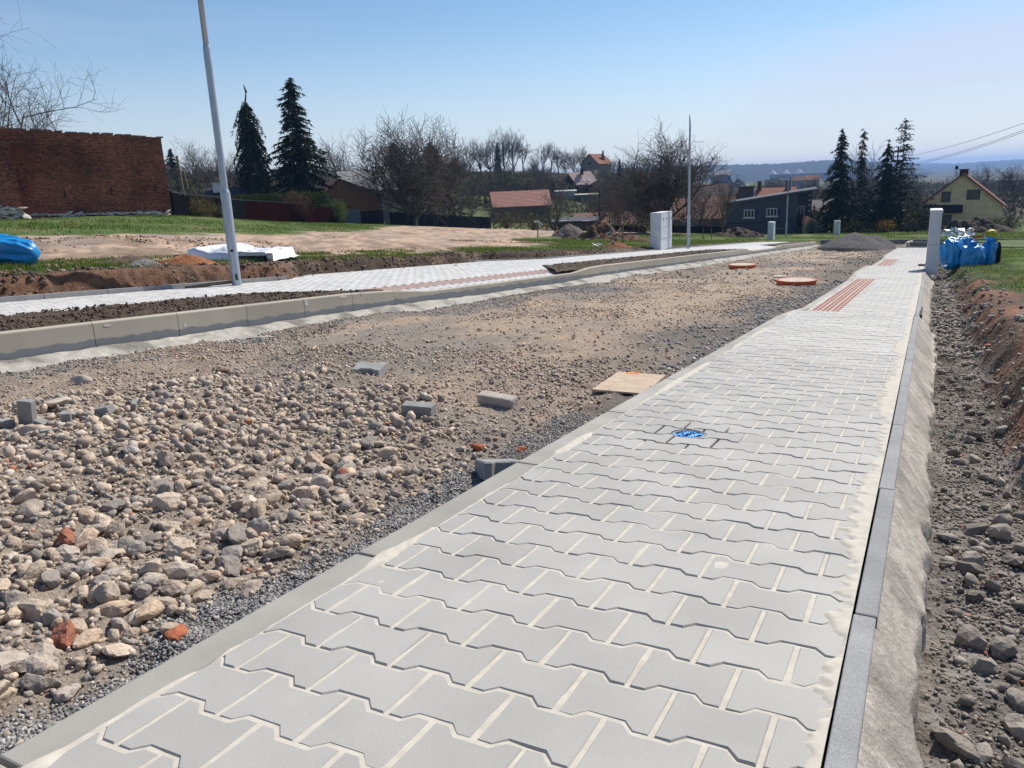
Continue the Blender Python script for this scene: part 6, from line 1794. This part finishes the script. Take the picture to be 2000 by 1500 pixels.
board_fence('board_fence', 'tall charcoal board fence between the brick wall and the oxblood fence', 336, 52, 476, 74, 1.75, m_fence, .19, 8, 1.95, cap=capm)
board_fence('board_fence', 'oxblood red fence behind the reddish brown shrubs', 477, 75, 662, 92, 2.0, m_fence_r, .24, 7, 1.95, cap=capm)
board_fence('board_fence', 'long black board fence below the big bare tree', 758, 106, 955, 114, 1.75, m_black, .20, 10)
gw = empty('grey_wall', G(684, 99), face_cam(G(684, 99)), 'short light grey wall panel left of the black gate', 'wall'); MB().box((0, 0, .8), (2.0, .15, 2.0)).build('panel', plain('grey_panel', (.15, .17, .20)), gw)
p = G(721, 100); gt = empty('gate', p, face_cam(p), 'black double gate between the grey wall and pale gatepost', 'gate')
for i in range(14): MB().box((-1.45 + i * .222, 0, .85), (.212, .05, 1.75 + .05 * math.sin(i * 2.2))).build('board', m_black, gt)
p = G(751, 101); gp = MB().box((0, 0, .85), (.72, .4, 2.0)).build('gatepost', plain('post_render', (.17, .175, .19))); gp.location = p; gp.rotation_euler = (0, 0, face_cam(p)); tag(gp, 'pale rendered gatepost between the black gate and black fence', 'gatepost')
# low dark board fence at the far side of the gardens
board_fence('board_fence', 'low dark fence beyond the taped excavation', 1165, 94, 1262, 96, .85, m_fence, .22, 5)
board_fence('board_fence', 'dark sagging fence behind the white meter cabinets', 1315, 92, 1424, 94, .95, m_fence, .22, 5)
# thin wire-fence posts
for i, px in enumerate((995, 1037, 1073, 1108, 1206, 1252, 1327, 1367)):
    o = MB().tube((0, 0, -.2), (0, 0, 1.75), .045, .045, 6).build('fence_post', m_dark); o.location = G(px, 100); tag(o, 'thin dark wire-fence post ' + ['just right of the black fence end', 'in front of the pale green budding bush', 'left of the fruit tree stem', 'right of the fruit tree stem', 'behind the tall pale stake', 'left of the wide white meter cabinet', 'right of the second lamp post', 'before the dark sagging fence'][i], 'fence post', 'thin posts of the wire fence along the gardens')
for px, d, h, lab in ((1170, 98, 5.2, 'dark wooden utility pole in the gardens beyond the dirt track'),):
    t = empty('utility_pole', G(px, d), 0, lab, 'utility pole'); MB().tube((0, 0, -.4), (0, 0, h), .15, .10, 8).build('pole', m_dark, t)
    MB().box((0, 0, h - .25), (.9, .08, .1)).build('crossarm', m_dark, t)

# ================================================================== STREET FURNITURE
def lamp_post(x, y, label, head=False, h=7.0, lean=(0, 0)):
    z = float(pl(y)) + .03
    t = empty('lamp_post', (x, y, z), 0, label, 'lamp post', 'galvanised lamp posts along the far footpath')
    MB().lathe([(.083, -.2), (.083, 1.58), (.078, 1.62), (.062, 1.66)], 24, cap=False).build('lower_tube', m_pole, t, smooth=True)
    MB().lathe([(.060, 1.60), (.060, 3.9), (.056, 3.95), (.047, 3.99)], 24, cap=False).build('middle_tube', m_pole, t, smooth=True)
    MB().lathe([(.045, 3.95), (.042, h)], 24).build('upper_tube', m_pole, t, smooth=True)
    d = MB().box((.0, -.082, .95), (.085, .012, .42)); d.build('hatch', m_pole, t).rotation_euler = (0, 0, .75)
    q = MB().box((.072, -.05, .16), (.03, .05, .10), rz=.5).tube((.09, -.055, .12), (.115, -.07, .12), .012, .012, 8); q.build('earth_clamp', m_dark, t)
    MB().box((.052, -.066, .62), (.05, .004, .045), rz=.66).build('sticker', m_dark, t)
    if head:
        MB().box((-.45, 0, h - .02), (.75, .16, .07), ry=.12).build('lamp_head', mat('lamp_white', (.7, .7, .7), rough=.4), t)
    t.rotation_euler = (lean[0], lean[1], 0)
    return t
lamp_post(-10.87, 10.05, 'nearest tall galvanised lamp post without its head, left')
lamp_post(-10.72, 39.2, 'second headless lamp post beside the white meter cabinets', h=6.35)
lamp_post(-12.3, 79.5, 'distant slim lamp post with its lamp head fitted', head=True, h=5.6)
# white meter cabinets
def cabinet(name, label, x, y, w, dp, h, doors, rz=0.0, split=(.36,)):
    t = empty(name, (x, y, float(pl(y)) - .02), rz, label, 'meter cabinet')
    # long face towards +X
    MB().box((-dp / 2, w / 2, h / 2), (dp, w, h)).build('body', m_white, t, bevel=.012)
    MB().box((-dp / 2, w / 2, h + .02), (dp + .03, w + .03, .045)).build('cap', m_white, t, bevel=.008)
    for i in range(doors):
        dw = w / doors
        for (z0, z1) in ((.04, split[0] * h - .015), (split[0] * h + .015, .62 * h - .01), (.62 * h + .01, h - .04)):
            dr = MB().box((.012, dw * (i + .5), (z0 + z1) / 2), (.024, dw - .018, z1 - z0)).build('door', m_white, t, bevel=.004)
            if z0 > .5 * h: MB().box((.03, dw * (i + .5) + dw * .3, (z0 + z1) / 2 + .08), (.014, .025, .12)).build('handle', m_dark, dr)
    for i in range(doors): MB().box((.02, w / doors * (i + .5), split[0] * h), (.05, w / doors - .05, .022)).build('ledge', mat('ledge_white', (.8, .8, .8)), t)
    return t
cabinet('meter_cabinet', 'wide white meter cabinet with rows of doors beside the far footpath', -11.22, 36.2, 1.75, .50, 1.72, 4)
cabinet('meter_cabinet', 'narrow white meter cabinet far down beside the far footpath', -12.15, 71.5, .95, .45, 1.55, 2)
cabinet('meter_cabinet', 'small white cabinet behind the dark gravel heap', -8.35, 87.5, .45, .55, 1.75, 1)
t = empty('meter_cabinet', (-.045, 19.8, float(pl(19.8)) - .1), 0.02, 'tall slim white cabinet beside the blue sacks', 'meter cabinet')
MB().box((.11, .35, .33), (.235, .75, .66)).build('base', m_white, t, bevel=.008)
MB().box((.11, .35, 1.0), (.225, .74, .67)).build('body', m_white, t, bevel=.008)
MB().box((.11, .35, 1.375), (.25, .78, .085)).build('cap', m_white, t, bevel=.02)
# sacks
def sack(label, loc, w, h, seed, tie=True, squash=1.0, rot=(0, 0, 0), dp=None, top=None, m=None, name='rubbish_sack'):
    r_ = np.random.default_rng(seed)
    D_, Fq = ICO[3]
    bm = bmesh.new(); bmesh.ops.create_icosphere(bm, subdivisions=5, radius=1); D_ = np.array([v.co[:] for v in bm.verts]); Fq = np.array([[v.index for v in f.verts] for f in bm.faces]); bm.free()
    a = np.arctan2(D_[:, 1], D_[:, 0]); z = D_[:, 2]
    q = np.sign(z) * np.abs(z) ** .75
    r = (1 - np.abs(q) ** 3.2) ** .42
    f1, f2 = r_.integers(4, 7), r_.integers(9, 13)
    rad = 1 + .07 * np.sin(a * f1 + seed) + .04 * np.sin(a * f2 + q * 3) + .05 * np.sin(q * 6 + a * 2 + seed)
    nz = np.array([mnoise.noise(Vector((d * 2.6 + seed).tolist())) for d in D_]); nz2 = np.array([abs(mnoise.noise(Vector((d * np.array([8, 8, 3.5]) + seed * 2).tolist()))) for d in D_])
    nz3 = np.array([abs(mnoise.noise(Vector((d * np.array([17, 17, 9]) + seed * 5).tolist()))) for d in D_])
    rad = rad + nz * .16 - nz2 * .10 - nz3 * .03
    pinch = 1 - .45 * sstep(.55, .95, q) if tie else 1
    X = np.cos(a) * r * rad * pinch * w / 2; Y = np.sin(a) * r * rad * pinch * (dp or w) / 2
    Z = (q * .5 + .5) * h * (1 + .08 * nz)
    Z = np.maximum(Z, 0.0)
    P = np.stack([X, Y, Z], 1)
    t = empty(name, loc, 0, label, 'sack'); t.rotation_euler = rot
    npmesh('body', P, Fq, m or m_blue, t, smooth=True)
    if tie:
        b = MB(); n = 11
        for i in range(n):
            a0 = 6.28 * i / n; a1 = 6.28 * (i + 1) / n; k = .10 + .07 * r_.random()
            p0 = Vector((math.cos(a0) * .07, math.sin(a0) * .07, h * .93)); p1 = Vector((math.cos(a1) * .07, math.sin(a1) * .07, h * .93))
            p2 = Vector((math.cos(a1) * k, math.sin(a1) * k, h * (1.0 + .05 * r_.random()))); p3 = Vector((math.cos(a0) * k * .8, math.sin(a0) * k * .8, h * (1.02 + .04 * r_.random())))
            b.add([p0, p1, p2, p3], [(0, 1, 2, 3)])
        b.build('knot', m or m_blue, t)
    return t
gS = lambda x, y: float(Fz(np.array([x]), np.array([y]))[0])
sack('big blue sack bulging next to the tall slim white cabinet', (.46, 21.4, gS(.56, 21.4) - .10), .50, .74, 1, tie=False)
sack('blue sack at the back with rubbish heaped on it', (.72, 22.3, gS(.82, 22.3) - .10), .48, .78, 2, tie=False)
sack('plump blue sack in the middle of the front row', (.87, 21.2, gS(1.0, 21.2) - .10), .50, .64, 3)
sack('slumped blue sack leaning at the right end of the row', (1.16, 21.6, gS(1.36, 21.6) - .10), .34, .72, 4, rot=(0, .13, 0))
sack('dark sack standing hidden at the far right behind the blue ones', (1.34, 22.1, gS(1.55, 22.1) - .08), .34, .66, 5, tie=False, m=m_black)
p = (-13.36, 8.1); sack('blue sack lying on its side at the left edge on the bank', (p[0], p[1], gS(*p) + .24), .50, 1.25, 6, rot=(0, -1.42, .3), tie=False)
yl = sack('yellow bag of rubbish on top of the right-hand blue sacks', (1.27, 22.2, gS(1.47, 22.2) + .60), .26, .22, 7, m=mat('yellow_sack', (.55, .42, .02), (.4, .3, .02), scale=8, rough=.4), tie=False)
# heap of plastic scraps on the back sack
sc_ = MB(); r_ = random.Random(3)
for i in range(46):
    c = Vector((.66 + r_.uniform(-.36, .22), 22.1 + r_.uniform(-.3, .2), gS(.8, 22.2) + .72 + r_.uniform(-.05, .14)))
    vv = [c + Vector((r_.uniform(-.1, .1), r_.uniform(-.1, .1), r_.uniform(-.05, .07))) for _ in range(4)]
    sc_.add(vv, [(0, 1, 2), (0, 2, 3)], r_.choice((0, 0, 1)))
o = sc_.build('plastic_scraps', [m_sheet, mat('green_film', (.15, .32, .25), rough=.4)]); tag(o, 'white and green plastic scraps heaped on the back blue sack', 'rubbish', kind='stuff')

# pallet of pavers under white sheeting
def placeF(px, py, off): 
    return None
px0, py0 = -14.95, 13.9
pal_ = empty('paver_stack', (-13.98, 12.75, gS(-13.9, 12.8)), .22, 'low stack of grey concrete paving blocks under white plastic sheeting', 'stack')
bm_ = None
q = MB().box((0, 0, 0), (.27, .55, .085)); bme = bpy.data.meshes.new('block'); bme.from_pydata(q.v, [], q.f); bme.materials.append(plain('stack_block', (.12, .12, .13), var=.7))
sy = np.array([.58, .81]);
for i in range(8):
    for k in range(2):
        for j in range(2):
            o = bpy.data.objects.new('block', bme); COL.objects.link(o); o.parent = pal_; o.location = (-1.05 + i * .29, j * .58, .06 + k * .092); o.rotation_euler = (0, 0, random.uniform(-.02, .02))
o = MB()
xs_ = np.linspace(-.72, 1.35, 90); ys_ = np.linspace(-.62, .95, 50)
Y, X = np.meshgrid(ys_, xs_, indexing='ij')
e = np.maximum(np.maximum(-(X + 1.12), X - 1.18), np.maximum(-(Y + .30), Y - .88))
hgt = .205 - .21 * sstep(.0, .05, e)
rid = np.abs(fbm(X * 2.2 + Y, Y * 2.6, 3, 501) - .5) * 2
hgt = hgt + (.5 - rid) * .10 + .13 * np.exp(-((X - .05) ** 2) / .06) * (1 - sstep(.3, .6, np.abs(Y - .3))) + .10 * np.exp(-((X + .62) ** 2) / .05) + (fbm(X * 9, Y * 9, 2, 502) - .5) * .03
hgt = np.maximum(hgt, .015 + .02 * fbm(X * 6, Y * 6, 2, 503))
cov = fbm(X * 1.7 + 5, X * 0, 3, 505) - .06 * X
Yd = Y - .12 * fbm(X * 3, X * 0, 2, 504)
up_ = (Y < -.29) & (cov < .50)
Yd = np.where(up_, -.29 - .03 * fbm(X * 9, Y * 0, 2, 506), Yd); hgt = np.where(up_, np.maximum(.20 - .05 * sstep(0, .25, -.29 - Y), .12), hgt)
i = np.arange(49)[:, None] * 90; j = np.arange(89)[None, :]
Fq = np.stack([i + j, i + j + 1, i + 90 + j + 1, i + 90 + j], -1).reshape(-1, 4)
o = npmesh('plastic_sheet', np.stack([X, Yd, hgt], -1).reshape(-1, 3), Fq, m_sheet, smooth=True)
o.location = pal_.location; o.rotation_euler = pal_.rotation_euler; tag(o, 'crumpled white plastic sheet draped over the stack of blocks', 'sheet')
pl_ = MB().box((0, 0, 0), (.9, .07, .05)).build('plank', m_wood); pl_.location = (-11.05, 9.6, float(pl(9.6)) + .07); pl_.rotation_euler = (0, .0, 1.45); tag(pl_, 'short brown plank lying on the paving beside the lamp post', 'plank')

# taped excavation
def stake(x, y, h, label, lean=0.0, m=m_wood, w=.07):
    o = MB().box((0, 0, h / 2 - .15), (w, w, h + .3)).build('stake', m); o.location = (x, y, gS(x, y)); o.rotation_euler = (0, lean, .3); tag(o, label, 'stake'); return Vector((x + math.sin(lean) * h, y, gS(x, y) + h * .97))
q = [G(1047, 51), G(1100, 50), G(1192, 46), G(1216, 42)]
s1 = stake(q[0][0], q[0][1], 1.15, 'wooden stake with a white top at the left of the tape', .03)
s2 = stake(q[1][0], q[1][1], .95, 'dark stake by the rounded grey heap holding the sagging tape')
s3 = stake(q[2][0], q[2][1], 1.45, 'taller pale stake left of the right-hand tape bundle', m=mat('pale_stake', (.35, .33, .30)))
s4 = stake(q[3][0], q[3][1], .98, 'stake with the red and white tape bundled round it')
o = MB().box((0, 0, 0), (.32, .10, .10)).build('rag', m_tapew); o.location = s1 + Vector((-.1, 0, .0)); tag(o, 'white rag on top of the left-hand stake', 'rag')
def tape(pts, label, n=10, w=.09):
    b = MB()
    P = []
    for a_, c_ in zip(pts[:-1], pts[1:]):
        for i in range(n): P.append(a_.lerp(c_, i / n) - Vector((0, 0, .16 * math.sin(math.pi * i / n) * (a_ - c_).length / 6)))
    P.append(pts[-1])
    for i, (a_, c_) in enumerate(zip(P[:-1], P[1:])):
        tw = Vector((0, math.sin(i * .9) * .5, 1)).normalized() * w / 2
        b.add([a_ - tw, c_ - tw, c_ + tw, a_ + tw], [(0, 1, 2, 3)], (i // 2) % 2)
    o = b.build('barrier_tape', [m_tapew, m_taper]); tag(o, label, 'tape')
tape([s1, q[1] + Vector((0, 0, .30)), G(1140, 48) + Vector((0, 0, .10)), s3 - Vector((0, 0, .75)), s4], 'red and white barrier tape sagging between the stakes')
tape([s4, s4 + Vector((-.2, .1, -.55)), s4 + Vector((-.5, 0, -.75)), s4 + Vector((-.75, 0, -.6)), s4 + Vector((-.95, 0, -.85))], 'loose end of red and white tape hanging from the right-hand stake', 4)
tape([s1, s1 + Vector((.22, 0, -.45))], 'short white tail of tape hanging from the left-hand stake', 2)
# pieces at the far right
k1 = stake(1.95 + .55, 44.5, .75, 'thin dark stake by the cross street at the right', m=m_dark, w=.06)
tape([Vector((1.2, 44.8, float(pl(44.8)) + .35)), k1 - Vector((0, 0, .15)), k1 + Vector((.4, 0, -.2))], 'strip of red and white tape tied to the thin dark stake', 5)
for i, (px, d, h, w_) in enumerate(((1376, 62, .9, .07), (1392, 64, 1.0, .07), (1464, 78, .8, .06))):
    g_ = G(px, d); stake(g_[0], g_[1], h, ['short dark stake on the grass right of the second lamp post', 'taller dark stake beside the short one on the grass', 'crooked pale stick standing in the grass before the dark house'][i], lean=(.0, .0, -.4)[i], w=w_)
# cross street kerbs
def kerbrun(name, label, a, b, h, w, m, off=0.0):
    a, b = Vector(a), Vector(b); L_ = (b - a).length; n = max(1, int(round(L_))); rz = math.atan2(b.y - a.y, b.x - a.x)
    t = empty(name, a, 0, label, 'kerb', kind='structure')
    for i in range(n):
        p0 = a.lerp(b, (i + .5) / n) - a
        o = MB().box((0, 0, 0), (L_ / n - .01, w, h)).build('kerb_stone', m, t); o.location = p0 + Vector((0, 0, off)); o.rotation_euler = (0, 0, rz)
m_kd = mat('dark_kerb', (.24, .235, .23), (.2, .195, .19), rough=.85)  # darker grey concrete for the cross street kerbs
z_ = lambda y: float(pl(y))
kerbrun('kerb_cross_back', 'kerb along the back of the cross street before the grass', (-7.3, 63.3, z_(63.3) - .02), (16, 61.5, z_(61.5) + .1), .32, .12, m_kd)
kerbrun('kerb_cross_front', 'nearer kerb of the cross street right of the gravel heap', (-1.1, 52.3, z_(52.3) - .0), (16, 51.0, z_(51.0) + .1), .28, .12, m_kd)
kerbrun('kerb_corner', 'short return kerb at the corner by the gravel heap', (-1.2, 52.3, z_(52.3) + .02), (-1.05, 56.0, z_(56) + .03), .25, .12, m_lkerb)
kerbrun('kerb_right', 'pale kerb in the grass at the far right', (2.6, 40.5, z_(40.5) + .06), (9, 39.5, z_(39.5) + .14), .14, .14, m_lkerb)
kerbrun('kerb_right_return', 'short pale kerb return at the far right', (2.6, 40.5, z_(40.5) + .06), (2.3, 42.5, z_(42.5) + .06), .14, .14, m_lkerb)
# wires
def wire(a, b, sag, label, r=.02):
    a, b = Vector(a), Vector(b); P = [a.lerp(b, i / 24) - Vector((0, 0, sag * 4 * (i / 24) * (1 - i / 24))) for i in range(25)]
    V, Fq = seg_mesh(P[:-1], P[1:], [r] * 24, [r] * 24, 4)
    o = npmesh('overhead_wire', V, Fq, m_dark); tag(o, label, 'wire', 'overhead wires at the upper right')
up = empty('utility_pole', G(1752, 128), 0, 'timber pole carrying the overhead wires, hidden among the spruces', 'utility pole'); MB().tube((0, 0, -1), (0, 0, 12.2), .14, .10, 8).build('pole', m_dark, up); MB().box((0, 0, 11.4), (1.6, .1, .12), rz=.3).build('crossarm', m_dark, up)
for (pa, pb, sg_, lab) in (((1752, 308, 128), (2060, 219, 62), .5, 'uppermost of the three overhead wires'), ((1752, 323, 128), (2060, 231, 62), .6, 'middle overhead wire of the three'), ((1752, 326, 128), (2060, 235, 62), .6, 'lowest overhead wire of the three')):
    wire(W(*pa), W(*pb), sg_, lab)
# scattered small litter
for (x, y, s, lab, m) in ((.30, 19.6, .05, 'white scrap of plastic at the foot of the tall slim cabinet', m_sheet), (-13.3, 33.5, .22, 'white plastic scrap on the grass left of the meter cabinets', m_sheet)):
    b = MB(); r_ = random.Random(int(y)); c = Vector((x, y, (gS(x, y) + .06)))
    for i in range(8):
        b.add([c + Vector((r_.uniform(-s, s) * 1.3, r_.uniform(-s, s), r_.uniform(-.03, s * .7))) for _ in range(3)], [(0, 1, 2)])
    tag(b.build('plastic_scrap', m), lab, 'litter')

# ------------------------------------------------------------------ air
hz = bpy.data.materials.new('haze'); hz.use_nodes = True; nt = hz.node_tree; nt.nodes.clear()
o_n = nt.nodes.new('ShaderNodeOutputMaterial'); pv = nt.nodes.new('ShaderNodeVolumePrincipled')
pv.inputs['Color'].default_value = (.30, .54, 1.0, 1); pv.inputs['Density'].default_value = .00018; pv.inputs['Anisotropy'].default_value = .2
nt.links.new(pv.outputs[0], o_n.inputs['Volume'])
hb_ = MB().box((0, 0, -8), (17600, 17600, 110)).build('haze', hz); tag(hb_, 'thin pale blue haze in the air over the valley', 'haze', kind='stuff')
